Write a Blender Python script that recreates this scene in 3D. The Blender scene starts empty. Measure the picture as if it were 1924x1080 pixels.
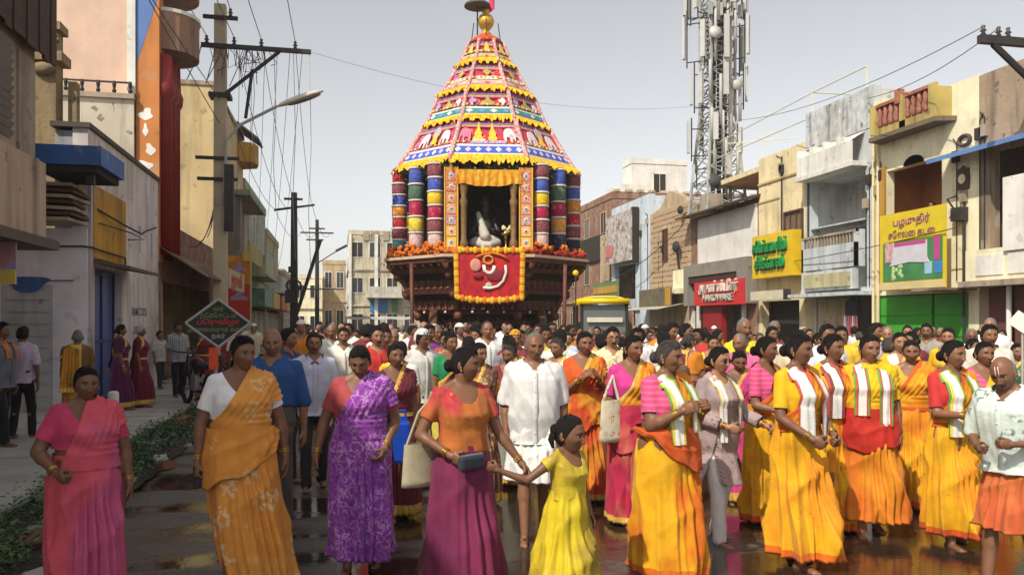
import bpy, bmesh, math, random
import numpy as np
from mathutils import Vector, Matrix, noise
R = math.radians
SC = bpy.context.scene
COL = SC.collection
# ------------------------------------------------------------------ camera
TH = R(12.03); CT, ST = math.cos(TH), math.sin(TH)
FPX = 1510.0; HZ = 605.0; CAMZ = 1.7
cd = bpy.data.cameras.new('camera'); cam = bpy.data.objects.new('camera', cd); COL.objects.link(cam)
cam.location = (0, 0, CAMZ); cam.rotation_euler = (R(90), 0, -TH)
cd.sensor_width = 36; cd.lens = 36 * FPX / 1924; cd.shift_y = (HZ - 540) / 1924
cd.clip_end = 2000; cd.clip_start = .05
SC.camera = cam
# ------------------------------------------------------------------ light
SUN_AZ, SUN_EL = (-.745, -.667), R(47)
w = bpy.data.worlds.new('World'); SC.world = w; w.use_nodes = True
nt = w.node_tree; nt.nodes.clear()
sky = nt.nodes.new('ShaderNodeTexSky'); sky.sky_type = 'NISHITA'; sky.sun_disc = False
sky.sun_elevation = SUN_EL; sky.sun_rotation = R(90) - math.atan2(SUN_AZ[1], SUN_AZ[0])
sky.air_density = 1.0; sky.dust_density = 1.4; sky.ozone_density = .6; sky.altitude = 100
hs = nt.nodes.new('ShaderNodeHueSaturation'); hs.inputs['Saturation'].default_value = .24
bg = nt.nodes.new('ShaderNodeBackground'); bg.inputs[1].default_value = .108
wo = nt.nodes.new('ShaderNodeOutputWorld')
nt.links.new(sky.outputs[0], hs.inputs['Color']); hz_ = nt.nodes.new('ShaderNodeMix'); hz_.data_type = 'RGBA'; hz_.blend_type = 'MULTIPLY'; hz_.inputs[0].default_value = 1; hz_.inputs[7].default_value = (1, .975, .94, 1); nt.links.new(hs.outputs[0], hz_.inputs[6]); nt.links.new(hz_.outputs[2], bg.inputs[0]); nt.links.new(bg.outputs[0], wo.inputs[0])
sl = bpy.data.lights.new('sun', 'SUN'); so = bpy.data.objects.new('sun', sl); COL.objects.link(so)
sl.energy = 2.95; sl.angle = R(.6); sl.color = (1, .93, .80)
so.rotation_euler = Vector((-SUN_AZ[0] * math.cos(SUN_EL), -SUN_AZ[1] * math.cos(SUN_EL), -math.sin(SUN_EL))).to_track_quat('-Z', 'Y').to_euler()
so.location = (-20, -20, 30)
SC.view_settings.view_transform = 'Standard'; SC.view_settings.look = 'None'
SC.view_settings.exposure = .66; SC.view_settings.gamma = 1; SC.view_settings.use_curve_mapping = False
SC.cycles.max_bounces = 6; SC.cycles.diffuse_bounces = 5; SC.cycles.glossy_bounces = 3
# ------------------------------------------------------------------ survey helpers (photo ray -> metres)
def onx(px, X):
    t = (px - 962) / FPX; d = X / (t * CT + ST); return d, d * (CT - t * ST)
def ony(px, Y):
    t = (px - 962) / FPX; d = Y / (CT - t * ST); return d, d * (ST + t * CT)
def zat(py, d): return CAMZ + (HZ - py) * d / FPX
def gnd(px, d):
    t = (px - 962) / FPX; return d * (ST + t * CT), d * (CT - t * ST)
# ------------------------------------------------------------------ materials
MATS = {}
def mat(name, col, rough=.8, var=.12, vs=2.5, col2=None, c2=.5, c2s=1.2, bump=0, bs=40, streak=0, metal=0, spec=.35, objcol=False, sheen=0, emit=0, speck=0, alpha_wet=None):
    if name in MATS: return MATS[name]
    m = bpy.data.materials.new(name); m.use_nodes = True; MATS[name] = m
    n = m.node_tree.nodes; L = m.node_tree.links.new; b = n['Principled BSDF']
    b.inputs['Roughness'].default_value = rough; b.inputs['Metallic'].default_value = metal
    b.inputs['Specular IOR Level'].default_value = spec
    if sheen: b.inputs['Sheen Weight'].default_value = sheen
    tc = n.new('ShaderNodeTexCoord'); co = tc.outputs['Object']
    if objcol:
        oi = n.new('ShaderNodeObjectInfo'); cur = oi.outputs['Color']
    else:
        rgb = n.new('ShaderNodeRGB'); rgb.outputs[0].default_value = (*col, 1); cur = rgb.outputs[0]
    def nz(scale, detail=4, vec=None):
        t = n.new('ShaderNodeTexNoise'); t.inputs['Scale'].default_value = scale; t.inputs['Detail'].default_value = detail
        L(vec or co, t.inputs['Vector']); return t.outputs['Fac']
    def mapr(x, a, b_, c, d_):
        r = n.new('ShaderNodeMapRange'); L(x, r.inputs[0])
        for i, v in enumerate((a, b_, c, d_)): r.inputs[i + 1].default_value = v
        return r.outputs[0]
    def mix(f, a, b_, mode='MIX'):
        x = n.new('ShaderNodeMix'); x.data_type = 'RGBA'; x.blend_type = mode
        if isinstance(f, (int, float)): x.inputs[0].default_value = f
        else: L(f, x.inputs[0])
        for s, v in ((x.inputs[6], a), (x.inputs[7], b_)):
            if isinstance(v, tuple): s.default_value = (*v, 1)
            else: L(v, s)
        return x.outputs[2]
    if col2:
        cur = mix(mapr(nz(c2s, 5), c2 - .06, c2 + .06, 0, 1), cur, col2)
    if var:
        g = mapr(nz(vs, 6), .25, .75, 1 - var, 1 + var)
        cc = n.new('ShaderNodeCombineColor'); L(g, cc.inputs[0]); L(g, cc.inputs[1]); L(g, cc.inputs[2])
        cur = mix(1.0, cur, cc.outputs[0], 'MULTIPLY')
    if streak:
        mp = n.new('ShaderNodeMapping'); mp.inputs['Scale'].default_value = (3.5, 3.5, .35); L(co, mp.inputs[0])
        f = mapr(nz(1.1, 7, mp.outputs[0]), .48, .72, 0, streak)
        cur = mix(f, cur, (.055, .045, .035))
        f2 = mapr(nz(.55, 6), .5, .7, 0, streak * .6)
        cur = mix(f2, cur, (.16, .12, .08))
        cur = mix(mapr(nz(1.7, 9), .60, .63, 0, min(.5, streak * .7)), cur, (.40, .34, .27))
        cur = mix(mapr(nz(3.1, 10), .64, .66, 0, min(.7, streak)), cur, (.10, .08, .065))
    if speck:
        cur = mix(mapr(nz(60, 2), .62, .68, 0, speck), cur, (.5, .48, .45))
    L(cur, b.inputs['Base Color'])
    if emit:
        L(cur, b.inputs['Emission Color']); b.inputs['Emission Strength'].default_value = emit
    if bump:
        bp = n.new('ShaderNodeBump'); bp.inputs['Strength'].default_value = bump; bp.inputs['Distance'].default_value = .02
        L(nz(bs, 5), bp.inputs['Height']); L(bp.outputs[0], b.inputs['Normal'])
    return m

def cloth(name, c1, c2=None, c3=None, pat='plain', sc=1.0, rough=.72, objcol=False):
    """woven cloth: plain / floral / splash (big dyed areas, shadow tones on the gown) / print (small motifs) / check / stripe"""
    if name in MATS: return MATS[name]
    m = bpy.data.materials.new(name); m.use_nodes = True; MATS[name] = m
    n = m.node_tree.nodes; L = m.node_tree.links.new; b = n['Principled BSDF']
    b.inputs['Roughness'].default_value = rough; b.inputs['Specular IOR Level'].default_value = .25
    b.inputs['Sheen Weight'].default_value = .08
    tc = n.new('ShaderNodeTexCoord'); co = tc.outputs['Object']
    def node(t, **kw):
        x = n.new(t)
        for k, v in kw.items(): setattr(x, k, v)
        return x
    def nz(scale, detail=3, vec=None):
        t = node('ShaderNodeTexNoise'); t.inputs['Scale'].default_value = scale; t.inputs['Detail'].default_value = detail
        L(vec or co, t.inputs['Vector']); return t.outputs['Fac']
    def mapr(x, a, b_, c=0, d_=1):
        r = node('ShaderNodeMapRange'); L(x, r.inputs[0])
        for i, v in enumerate((a, b_, c, d_)): r.inputs[i + 1].default_value = v
        return r.outputs[0]
    def mix(f, a, b_, mode='MIX'):
        x = node('ShaderNodeMix', data_type='RGBA', blend_type=mode)
        if isinstance(f, (int, float)): x.inputs[0].default_value = f
        else: L(f, x.inputs[0])
        for s, v in ((x.inputs[6], a), (x.inputs[7], b_)):
            if isinstance(v, tuple): s.default_value = (*v, 1)
            else: L(v, s)
        return x.outputs[2]
    if objcol:
        cur = node('ShaderNodeObjectInfo').outputs['Color']
    else:
        rg = node('ShaderNodeRGB'); rg.outputs[0].default_value = (*c1, 1); cur = rg.outputs[0]
    if pat == 'floral':
        v = node('ShaderNodeTexVoronoi'); v.inputs['Scale'].default_value = 7 * sc
        ad = node('ShaderNodeMix', data_type='RGBA'); ad.inputs[0].default_value = .12; L(co, ad.inputs[6])
        t = node('ShaderNodeTexNoise'); t.inputs['Scale'].default_value = 9; L(co, t.inputs['Vector']); L(t.outputs['Color'], ad.inputs[7])
        L(ad.outputs[2], v.inputs['Vector'])
        f = mapr(v.outputs['Distance'], .30, .40, 1, 0)
        g = mapr(nz(38 * sc, 2), .46, .56)
        mm = node('ShaderNodeMath', operation='MULTIPLY'); L(f, mm.inputs[0]); L(g, mm.inputs[1])
        cur = mix(mm.outputs[0], cur, c2)
        if c3: cur = mix(mapr(nz(1.7, 3), .5, .62, 0, .55), cur, c3)
    elif pat == 'splash':
        mp_ = node('ShaderNodeMapping'); mp_.inputs['Scale'].default_value = (1, 1, .55); mp_.inputs['Rotation'].default_value = (.3, .5, 0); L(co, mp_.inputs[0])
        cur = mix(mapr(nz(5 * sc, 5, mp_.outputs[0]), .46, .58), cur, c2)
        if c3:
            cur = mix(mapr(nz(4.5 * sc, 5), .56, .74, 0, .7), cur, c3)
            v = node('ShaderNodeTexVoronoi'); v.inputs['Scale'].default_value = 11; L(co, v.inputs['Vector'])
            cur = mix(mapr(v.outputs['Distance'], .10, .17, .55, 0), cur, c3)
    elif pat == 'print':
        v = node('ShaderNodeTexVoronoi', feature='DISTANCE_TO_EDGE'); v.inputs['Scale'].default_value = 26 * sc
        t = node('ShaderNodeTexNoise'); t.inputs['Scale'].default_value = 16; L(co, t.inputs['Vector'])
        ad = node('ShaderNodeMix', data_type='RGBA'); ad.inputs[0].default_value = .12; L(co, ad.inputs[6]); L(t.outputs['Color'], ad.inputs[7])
        L(ad.outputs[2], v.inputs['Vector'])
        cur = mix(mapr(v.outputs['Distance'], .03, .10, 1, 0), cur, c2)
        if c3: cur = mix(mapr(nz(5, 3), .5, .6, 0, .7), cur, c3)
    elif pat in ('check', 'stripe'):
        sp = node('ShaderNodeSeparateXYZ'); L(co, sp.inputs[0])
        axes = (0, 2) if pat == 'check' else (2,)
        for a in axes:
            mu = node('ShaderNodeMath', operation='MULTIPLY'); L(sp.outputs[a], mu.inputs[0]); mu.inputs[1].default_value = 22 * sc
            fr = node('ShaderNodeMath', operation='FRACT'); L(mu.outputs[0], fr.inputs[0])
            cur = mix(mapr(fr.outputs[0], .62, .7, 0, .75), cur, c2)
    g = mapr(nz(14, 4), .3, .7, .88, 1.1)
    cc = node('ShaderNodeCombineColor'); L(g, cc.inputs[0]); L(g, cc.inputs[1]); L(g, cc.inputs[2])
    cur = mix(1.0, cur, cc.outputs[0], 'MULTIPLY')
    L(cur, b.inputs['Base Color'])
    bp = node('ShaderNodeBump'); bp.inputs['Strength'].default_value = .25; bp.inputs['Distance'].default_value = .01
    L(nz(55, 3), bp.inputs['Height']); L(bp.outputs[0], b.inputs['Normal'])
    return m
# ------------------------------------------------------------------ mesh builder
def uvsphere(nu, nv):
    V = [(0, 0, 1)]; F = []
    for j in range(1, nv):
        p = math.pi * j / nv
        for i in range(nu):
            a = 2 * math.pi * i / nu; V.append((math.sin(p) * math.cos(a), math.sin(p) * math.sin(a), math.cos(p)))
    V.append((0, 0, -1)); e = len(V) - 1
    for i in range(nu):
        F.append((0, 1 + i, 1 + (i + 1) % nu)); F.append((e, e - nu + (i + 1) % nu, e - nu + i))
    for j in range(nv - 2):
        for i in range(nu):
            a = 1 + j * nu + i; b = 1 + j * nu + (i + 1) % nu
            F.append((a, a + nu, b + nu, b))
    return V, F
SPH = {}
class MB:
    def __init__(s): s.v = []; s.f = []; s.m = []
    def add(s, V, F, m=0):
        o = len(s.v); s.v.extend(tuple(p) for p in V); s.f.extend(tuple(i + o for i in q) for q in F)
        s.m.extend([m] * len(F) if isinstance(m, int) else m); return s
    def box(s, x0, x1, y0, y1, z0, z1, m=0):
        x0, x1 = sorted((x0, x1)); y0, y1 = sorted((y0, y1)); z0, z1 = sorted((z0, z1))
        return s.add([(x0, y0, z0), (x1, y0, z0), (x1, y1, z0), (x0, y1, z0), (x0, y0, z1), (x1, y0, z1), (x1, y1, z1), (x0, y1, z1)],
              [(3, 2, 1, 0), (4, 5, 6, 7), (0, 1, 5, 4), (1, 2, 6, 5), (2, 3, 7, 6), (3, 0, 4, 7)], m)
    def obox(s, c, size, M=None, m=0):
        b = MB(); x, y, z = (q / 2 for q in size); b.box(-x, x, -y, y, -z, z)
        M = M or Matrix(); return s.add([M.to_3x3() @ Vector(p) + Vector(c) for p in b.v], b.f, m)
    def tube(s, pts, r, n=8, m=0, sq=1.0, caps=True):
        pts = [Vector(p) for p in pts]; k = len(pts); rs = r if isinstance(r, (list, tuple)) else [r] * k
        V = []; F = []; prev = None
        for i, p in enumerate(pts):
            t = (pts[min(i + 1, k - 1)] - pts[max(i - 1, 0)]).normalized()
            if prev is None:
                u = t.orthogonal().normalized() if abs(t.z) < .99 else Vector((1, 0, 0))
                if abs(t.z) <= .99: u = t.cross(Vector((0, 0, 1))).normalized()
            else: u = (prev - t * prev.dot(t)).normalized()
            prev = u; w_ = t.cross(u)
            for j in range(n):
                a = 2 * math.pi * j / n + (math.pi / 4 if n == 4 else 0); V.append(p + rs[i] * (math.cos(a) * u + math.sin(a) * sq * w_))
        for i in range(k - 1):
            for j in range(n):
                a = i * n + j; b = i * n + (j + 1) % n; F.append((a, b, b + n, a + n))
        if caps: F.append(tuple(range(n - 1, -1, -1))); F.append(tuple((k - 1) * n + j for j in range(n)))
        return s.add(V, F, m)
    def cap(s, p0, p1, r0, r1, n=10, m=0):
        """round-ended tapered limb"""
        p0, p1 = Vector(p0), Vector(p1); d = (p1 - p0); d.normalize()
        P = []; Rr = []
        for a in (80, 50, 20): P.append(p0 - d * r0 * math.sin(R(a))); Rr.append(r0 * math.cos(R(a)))
        for a in (0, 20, 50, 80): P.append(p1 + d * r1 * math.sin(R(a))); Rr.append(r1 * math.cos(R(a)))
        return s.tube(P, Rr, n, m)
    def lathe(s, prof, n=16, c=(0, 0, 0), m=0, a0=0):
        V = []; F = []; k = len(prof)
        for r_, z in prof:
            for j in range(n):
                a = a0 + 2 * math.pi * j / n; V.append((c[0] + r_ * math.cos(a), c[1] + r_ * math.sin(a), c[2] + z))
        for i in range(k - 1):
            for j in range(n): a = i * n + j; b = i * n + (j + 1) % n; F.append((a, b, b + n, a + n))
        if prof[0][0] > 1e-4: F.append(tuple(range(n - 1, -1, -1)))
        if prof[-1][0] > 1e-4: F.append(tuple((k - 1) * n + j for j in range(n)))
        return s.add(V, F, m)
    def prism(s, poly, ex, m=0):
        """poly: list of 3D points in one plane, ex: extrusion vector"""
        ex = Vector(ex); A = [Vector(p) for p in poly]; n = len(A); V = A + [p + ex for p in A]
        F = [tuple(range(n)), tuple(range(2 * n - 1, n - 1, -1))]
        F += [((i + 1) % n, i, i + n, (i + 1) % n + n) for i in range(n)]
        return s.add(V, F, m)
    def ball(s, c, r, nu=12, nv=8, m=0, M=None):
        if (nu, nv) not in SPH: SPH[(nu, nv)] = uvsphere(nu, nv)
        V, F = SPH[(nu, nv)]; rr = r if isinstance(r, (tuple, list)) else (r, r, r); c = Vector(c)
        P = [Vector((x * rr[0], y * rr[1], z * rr[2])) for x, y, z in V]
        if M: P = [M @ p for p in P]
        return s.add([p + c for p in P], F, m)
    def grid(s, P, m=0, loop=False):
        """P[i][j] points"""
        k = len(P); n = len(P[0]); V = [p for row in P for p in row]; F = []
        for i in range(k - 1):
            for j in range(n if loop else n - 1):
                a = i * n + j; b = i * n + (j + 1) % n; F.append((a, b, b + n, a + n))
        return s.add(V, F, m)
    def xf(s, M):
        s.v = [tuple(M @ Vector(p)) for p in s.v]; return s
    def mesh(s, name, mats, smooth=False):
        me = bpy.data.meshes.new(name); me.from_pydata(s.v, [], s.f)
        for m in (mats if isinstance(mats, (list, tuple)) else [mats]): me.materials.append(m)
        if any(s.m): me.polygons.foreach_set('material_index', s.m)
        if smooth: me.polygons.foreach_set('use_smooth', [True] * len(s.f))
        me.update(); return me
    def build(s, name, mats, parent=None, smooth=False, loc=None, rot=None, bevel=0):
        """vertices are in the parent's space (a parent Empty that stands unrotated: world minus its place)"""
        if not s.v: return None
        o = bpy.data.objects.new(name, s.mesh(name, mats, smooth)); COL.objects.link(o)
        if parent: o.parent = parent
        if loc: o.location = loc
        if rot: o.rotation_euler = rot
        if bevel:
            bm_ = o.modifiers.new('edge', 'BEVEL'); bm_.width = bevel; bm_.segments = 2; bm_.limit_method = 'ANGLE'
        return o
def tag(o, label=None, cat=None, group=None, kind=None):
    if label: o['label'] = label
    if cat: o['category'] = cat
    if group: o['group'] = group
    if kind: o['kind'] = kind
    return o
def thing(name, label, cat, loc=(0, 0, 0), rotz=0, group=None):
    o = bpy.data.objects.new(name, None); COL.objects.link(o); o.location = loc; o.rotation_euler = (0, 0, rotz)
    o.empty_display_size = .2
    return tag(o, label, cat, group)
def inst(name, me, parent=None, loc=(0, 0, 0), rot=(0, 0, 0), scale=None):
    o = bpy.data.objects.new(name, me); COL.objects.link(o); o.parent = parent; o.location = loc; o.rotation_euler = rot
    if scale: o.scale = scale
    return o
def copy_tree(root, **kw):
    c = root.copy(); COL.objects.link(c)
    def rec(a, b):
        for ch in a.children:
            d = ch.copy(); COL.objects.link(d); d.parent = b; rec(ch, d)
    rec(root, c); return c
def text(name, body, mat_, parent, loc, rot, size, extrude=.01, align='CENTER', sx=1, fit=None):
    cu = bpy.data.curves.new(name, 'FONT'); cu.body = body; cu.size = size; cu.extrude = extrude; cu.align_x = align; cu.align_y = 'CENTER'
    cu.resolution_u = 3; cu.offset = size * .012
    cu.materials.append(mat_); f = bpy.data.objects.new('tmp', cu); COL.objects.link(f)
    me = bpy.data.meshes.new_from_object(f.evaluated_get(bpy.context.evaluated_depsgraph_get())); bpy.data.objects.remove(f); bpy.data.curves.remove(cu)
    wd = max(v.co.x for v in me.vertices) - min(v.co.x for v in me.vertices)
    if fit: sx = fit / wd
    o = bpy.data.objects.new(name, me); COL.objects.link(o)
    o.parent = parent; o.location = loc; o.rotation_euler = rot; o.scale = (sx, 1, 1)
    return o
def ss(a, b, x): t = np.clip((x - a) / (b - a), 0, 1); return t * t * (3 - 2 * t)
# ================================================================== ground
XL, XR = -4.4, 16.0
def road_material():
    m = bpy.data.materials.new('wet_asphalt'); m.use_nodes = True; n = m.node_tree.nodes; L = m.node_tree.links.new; b = n['Principled BSDF']
    tc = n.new('ShaderNodeTexCoord'); co = tc.outputs['Object']
    def nz(scale, detail, vec=None):
        t = n.new('ShaderNodeTexNoise'); t.inputs['Scale'].default_value = scale; t.inputs['Detail'].default_value = detail; L(vec or co, t.inputs['Vector']); return t.outputs['Fac']
    def mapr(x, a, b_, c=0, d=1):
        r = n.new('ShaderNodeMapRange'); L(x, r.inputs[0])
        for i, v in enumerate((a, b_, c, d)): r.inputs[i + 1].default_value = v
        return r.outputs[0]
    mp = n.new('ShaderNodeMapping'); mp.inputs['Scale'].default_value = (.55, 1.5, 1); mp.inputs['Rotation'].default_value = (0, 0, R(12)); L(co, mp.inputs[0])
    wet = nz(1.0, 6, mp.outputs[0])
    sx = n.new('ShaderNodeSeparateXYZ'); L(co, sx.inputs[0])
    ramp = mapr(sx.outputs[0], -2, 3.0, .0, .16)
    ad = n.new('ShaderNodeMath'); ad.operation = 'ADD'; L(wet, ad.inputs[0]); L(ramp, ad.inputs[1])
    W = mapr(ad.outputs[0], .44, .60)
    mx = n.new('ShaderNodeMix'); mx.data_type = 'RGBA'; L(W, mx.inputs[0]); mx.inputs[6].default_value = (.095, .085, .074, 1); mx.inputs[7].default_value = (.034, .022, .014, 1)
    g = mapr(nz(22, 6), .3, .7, .65, 1.35); cc = n.new('ShaderNodeCombineColor')
    for i in range(3): L(g, cc.inputs[i])
    m2 = n.new('ShaderNodeMix'); m2.data_type = 'RGBA'; m2.blend_type = 'MULTIPLY'; m2.inputs[0].default_value = 1; L(mx.outputs[2], m2.inputs[6]); L(cc.outputs[0], m2.inputs[7])
    L(m2.outputs[2], b.inputs['Base Color'])
    L(mapr(W, 0, 1, .60, .09), b.inputs['Roughness']); b.inputs['Specular IOR Level'].default_value = .6
    bp = n.new('ShaderNodeBump'); bp.inputs['Distance'].default_value = .02; L(mapr(W, 0, 1, .55, .07), bp.inputs['Strength'])
    h = n.new('ShaderNodeMath'); h.operation = 'ADD'; L(nz(26, 5), h.inputs[0]); L(nz(3.5, 3, mp.outputs[0]), h.inputs[1]); L(h.outputs[0], bp.inputs['Height']); L(bp.outputs[0], b.inputs['Normal'])
    return m
concrete = mat('pavement_concrete', (.40, .375, .335), .85, .2, 1.6, (.36, .33, .29), .52, 1.1, bump=.35, bs=30)
g = MB(); g.add([(-400, -200, -.06), (400, -200, -.06), (400, 700, -.06), (-400, 700, -.06)], [(0, 1, 2, 3)])
tag(g.build('ground', mat('dry_earth', (.16, .13, .10), .95)), kind='structure')
# road as a sheet with a slight crown and unevenness
rows = []
for y in np.concatenate([np.linspace(-6, 14, 60), np.linspace(14.6, 110, 40)]):
    rows.append([(x, y, .012 * math.sin(x * .9 + y * .3) * math.sin(y * .7) + .03 - .0006 * (x - 6) ** 2) for x in np.linspace(-2.72, 15.2, 60)])
road = MB().grid(rows).build('road', road_material(), None, True); tag(road, kind='structure')
pv = MB(); pv.box(-12, -2.74, -8, 120, -.05, .085)
pav = tag(pv.build('pavement', mat('joint_dirt', (.055, .05, .042), .95)), kind='structure')
rs = random.Random(4)
slab_me = {}
y = -4.0; k = 0
while y < 46:
    L_ = 2.05
    for i, (xa, xb) in enumerate(((-4.62, -2.745), (-6.55, -4.635))):
        key = (i, k % 4)
        if key not in slab_me:
            b = MB(); j = .012; q = rs.uniform(-.006, .006)
            b.box(xa + j, xb - j, j, L_ - j, .05, .125 + q); slab_me[key] = b.mesh('paving_slab', [concrete])
        inst('paving_slab', slab_me[key], pav, (0, y, rs.uniform(-.004, .004)), (rs.uniform(-.002, .002), 0, 0))
    y += L_; k += 1
rp = MB(); rp.box(15.2, 30, -8, 120, -.05, .12); tag(rp.build('far_pavement', mat('far_paving', (.2, .17, .14), .9, .25, 2, bump=.3)), kind='structure')
# verge strip with soil, weeds and rubble
rows = []
for y in np.linspace(-5, 60, 240):
    rows.append([(x + .05 * noise.noise((x * 3, y * 1.5, 2)), y, .035 + .05 * math.sin((x + 2.75) / .68 * math.pi) + .035 * noise.noise((x * 6, y * 4, 0))) for x in np.linspace(-2.76, -2.02, 9)])
tag(MB().grid(rows).build('verge', mat('verge_soil', (.06, .048, .036), .95, .4, 14, bump=.8, bs=60), None, True), kind='structure')
nr = np.random.RandomState(3); lf = MB(); mi = []
def weeds(yc, xc, spread, n, hgt, big):
    for _ in range(n):
        px = np.clip(xc + nr.normal(0, .22), -2.76, -2.0); py = yc + nr.normal(0, spread); a = nr.uniform(0, 6.28); h = abs(nr.normal(0, hgt)); ln = nr.uniform(.03, .075) * big; wd = ln * nr.uniform(.35, .6)
        tilt = nr.uniform(-.2, .9); c, s_ = math.cos(a), math.sin(a); z = .06 + h
        dx, dy, dz = c * math.cos(tilt), s_ * math.cos(tilt), math.sin(tilt)
        p0 = (px, py, z); pm = (px + dx * ln * .5, py + dy * ln * .5, z + dz * ln * .5 + .008); p1 = (px + dx * ln, py + dy * ln, z + dz * ln - .006)
        V = [p0, (pm[0] - s_ * wd * .5, pm[1] + c * wd * .5, pm[2] - .004), p1, (pm[0] + s_ * wd * .5, pm[1] - c * wd * .5, pm[2] - .004)]
        lf.add(V, [(0, 1, 2), (0, 2, 3)], int(nr.randint(0, 3)))
for yc in np.linspace(3, 14.5, 30): weeds(yc + nr.uniform(-.2, .2), -2.45, .22, int(nr.choice([50, 160, 330], p=[.3, .4, .3])), .05 + .06 * nr.rand(), 1)
for yc, n in ((4.7, 1400), (5.2, 1400), (5.7, 900), (6.2, 600), (8.4, 500), (8.9, 900), (9.6, 1100), (10.2, 900), (11, 500), (12, 300)): weeds(yc, -2.5, .2, n, .10, 1.1)
for yc in np.linspace(15, 45, 26): weeds(yc, -2.45, .4, 90, .08, 1.6)
tag(lf.build('weeds', [mat('leaf_a', (.065, .14, .04), .6, .3, 30), mat('leaf_b', (.10, .18, .055), .6, .3, 30), mat('leaf_c', (.03, .06, .022), .6, .3, 30)]), kind='stuff')
rb = MB()
for _ in range(160):
    x_, y_ = -2.4 + nr.normal(0, .22), nr.uniform(4, 16); r_ = abs(nr.normal(.02, .025)) + .012
    M = Matrix.Rotation(nr.uniform(0, 3), 3, 'Z') @ Matrix.Rotation(nr.uniform(-.6, .6), 3, 'X'); rb.obox((x_, y_, .06 + r_ * .4), (r_ * 2, r_ * 1.5, r_), M, int(nr.randint(0, 3)))
tag(rb.build('rubble', [mat('stone_grey', (.22, .2, .18), .9), mat('scrap_pale', (.45, .42, .38), .8), mat('brick_bit', (.22, .10, .06), .9)]), kind='stuff')

# ================================================================== building helpers
def wall(mb, ax, P, t, a0, a1, z0, z1, ops=(), m=0):
    """wall slab on plane ax=P going to P+t, spanning a0..a1, with openings (a,b,z,z)"""
    cs = sorted({a0, a1, *[o[0] for o in ops], *[o[1] for o in ops]}); zs = sorted({z0, z1, *[o[2] for o in ops], *[o[3] for o in ops]})
    cs = [c for c in cs if a0 <= c <= a1]; zs = [z for z in zs if z0 <= z <= z1]
    for i in range(len(cs) - 1):
        st = None
        for j in range(len(zs)):
            solid = False
            if j < len(zs) - 1:
                cx, cz = (cs[i] + cs[i + 1]) / 2, (zs[j] + zs[j + 1]) / 2; solid = not any(o[0] < cx < o[1] and o[2] < cz < o[3] for o in ops)
            if solid and st is None: st = zs[j]
            if not solid and st is not None:
                if ax == 'x': mb.box(P, P + t, cs[i], cs[i + 1], st, zs[j], m)
                else: mb.box(cs[i], cs[i + 1], P, P + t, st, zs[j], m)
                st = None
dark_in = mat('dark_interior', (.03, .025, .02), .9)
glass_d = mat('dark_pane', (.03, .035, .04), .15, 0, spec=.6)
class Bld:
    def __init__(s, name, label, cat, loc, group=None):
        s.o = thing(name, label, cat, loc, 0, group); s.loc = Vector(loc)
    def part(s, name, mb, mats, parent=None, smooth=False, label=None, kind=None):
        d = s.loc
        mb.v = [(p[0] - d.x, p[1] - d.y, p[2] - d.z) for p in mb.v]
        o = mb.build(name, mats, parent or s.o, smooth)
        if label: o['label'] = label
        if kind: o['kind'] = kind
        return o
    def window(s, ax, P, sg, a0, a1, z0, z1, fm, pm=None, bars=0, d=.05):
        """frame stands proud of the wall by d on side sg, pane just proud of the wall"""
        f = MB(); w_ = .06
        for aa, bb, za, zb in ((a0, a0 + w_, z0, z1), (a1 - w_, a1, z0, z1), (a0 + w_, a1 - w_, z0, z0 + w_), (a0 + w_, a1 - w_, z1 - w_, z1)):
            f.box(P, P + sg * d, aa, bb, za, zb) if ax == 'x' else f.box(aa, bb, P, P + sg * d, za, zb)
        for i in range(bars):
            c = a0 + (a1 - a0) * (i + 1) / (bars + 1); f.box(P, P + sg * d * .8, c - .015, c + .015, z0 + w_, z1 - w_) if ax == 'x' else f.box(c - .015, c + .015, P, P + sg * d * .8, z0 + w_, z1 - w_)
        fo = s.part('window', f, fm)
        p = MB(); p.box(P, P + sg * .012, a0 + w_, a1 - w_, z0 + w_, z1 - w_) if ax == 'x' else p.box(a0 + w_, a1 - w_, P, P + sg * .012, z0 + w_, z1 - w_)
        s.part('pane', p, pm or glass_d, fo)
def plaster(name, c, **k):
    kw = dict(rough=.88, var=.14, vs=1.3, streak=.45, bump=.22, bs=25); kw.update(k); return mat(name, c, **kw)
pl_dirty = plaster('plaster_brown', (.37, .30, .225), streak=.5)
pl_lav = plaster('plaster_pale_lavender', (.72, .67, .72), streak=.22)
pl_grey = plaster('plaster_old_grey', (.68, .63, .62), streak=.42, col2=(.66, .60, .56), c2s=.6)
pl_pink = plaster('plaster_pink', (.66, .46, .35), streak=.06)
pl_cream = plaster('plaster_cream', (.60, .46, .24), streak=.35)
pl_creamr = plaster('plaster_light_cream', (.82, .75, .52), streak=.22)
pl_creamr2 = plaster('plaster_buff', (.74, .62, .37), streak=.35)
pl_white = plaster('plaster_white', (.76, .74, .68), streak=.25)
pl_blue = plaster('plaster_grey_blue', (.52, .56, .58), streak=.4)
pl_brick = plaster('old_brick', (.25, .115, .075), streak=.6, col2=(.30, .17, .12), c2s=3)
pl_tan = plaster('plaster_tan', (.50, .38, .24), streak=.6)
red_dk = mat('dark_red_paint', (.22, .018, .016), .55, .15)
brown_w = mat('brown_timber', (.075, .045, .03), .8, .35, 5, bump=.3)
rust = mat('rusty_sheet', (.16, .085, .055), .8, .4, 3, (.25, .17, .12), .55, 2, streak=.6)
orange_p = plaster('orange_paint', (.55, .21, .06), streak=.3)
blue_p = mat('blue_sheet', (.025, .11, .36), .6, .2, 3, streak=.3)
steel = mat('galvanised_steel', (.35, .35, .35), .5, .2, metal=.6)
iron = mat('dark_iron', (.035, .03, .028), .7, .3)
yel = plaster('yellow_paint', (.50, .27, .035), streak=.5)

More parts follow.
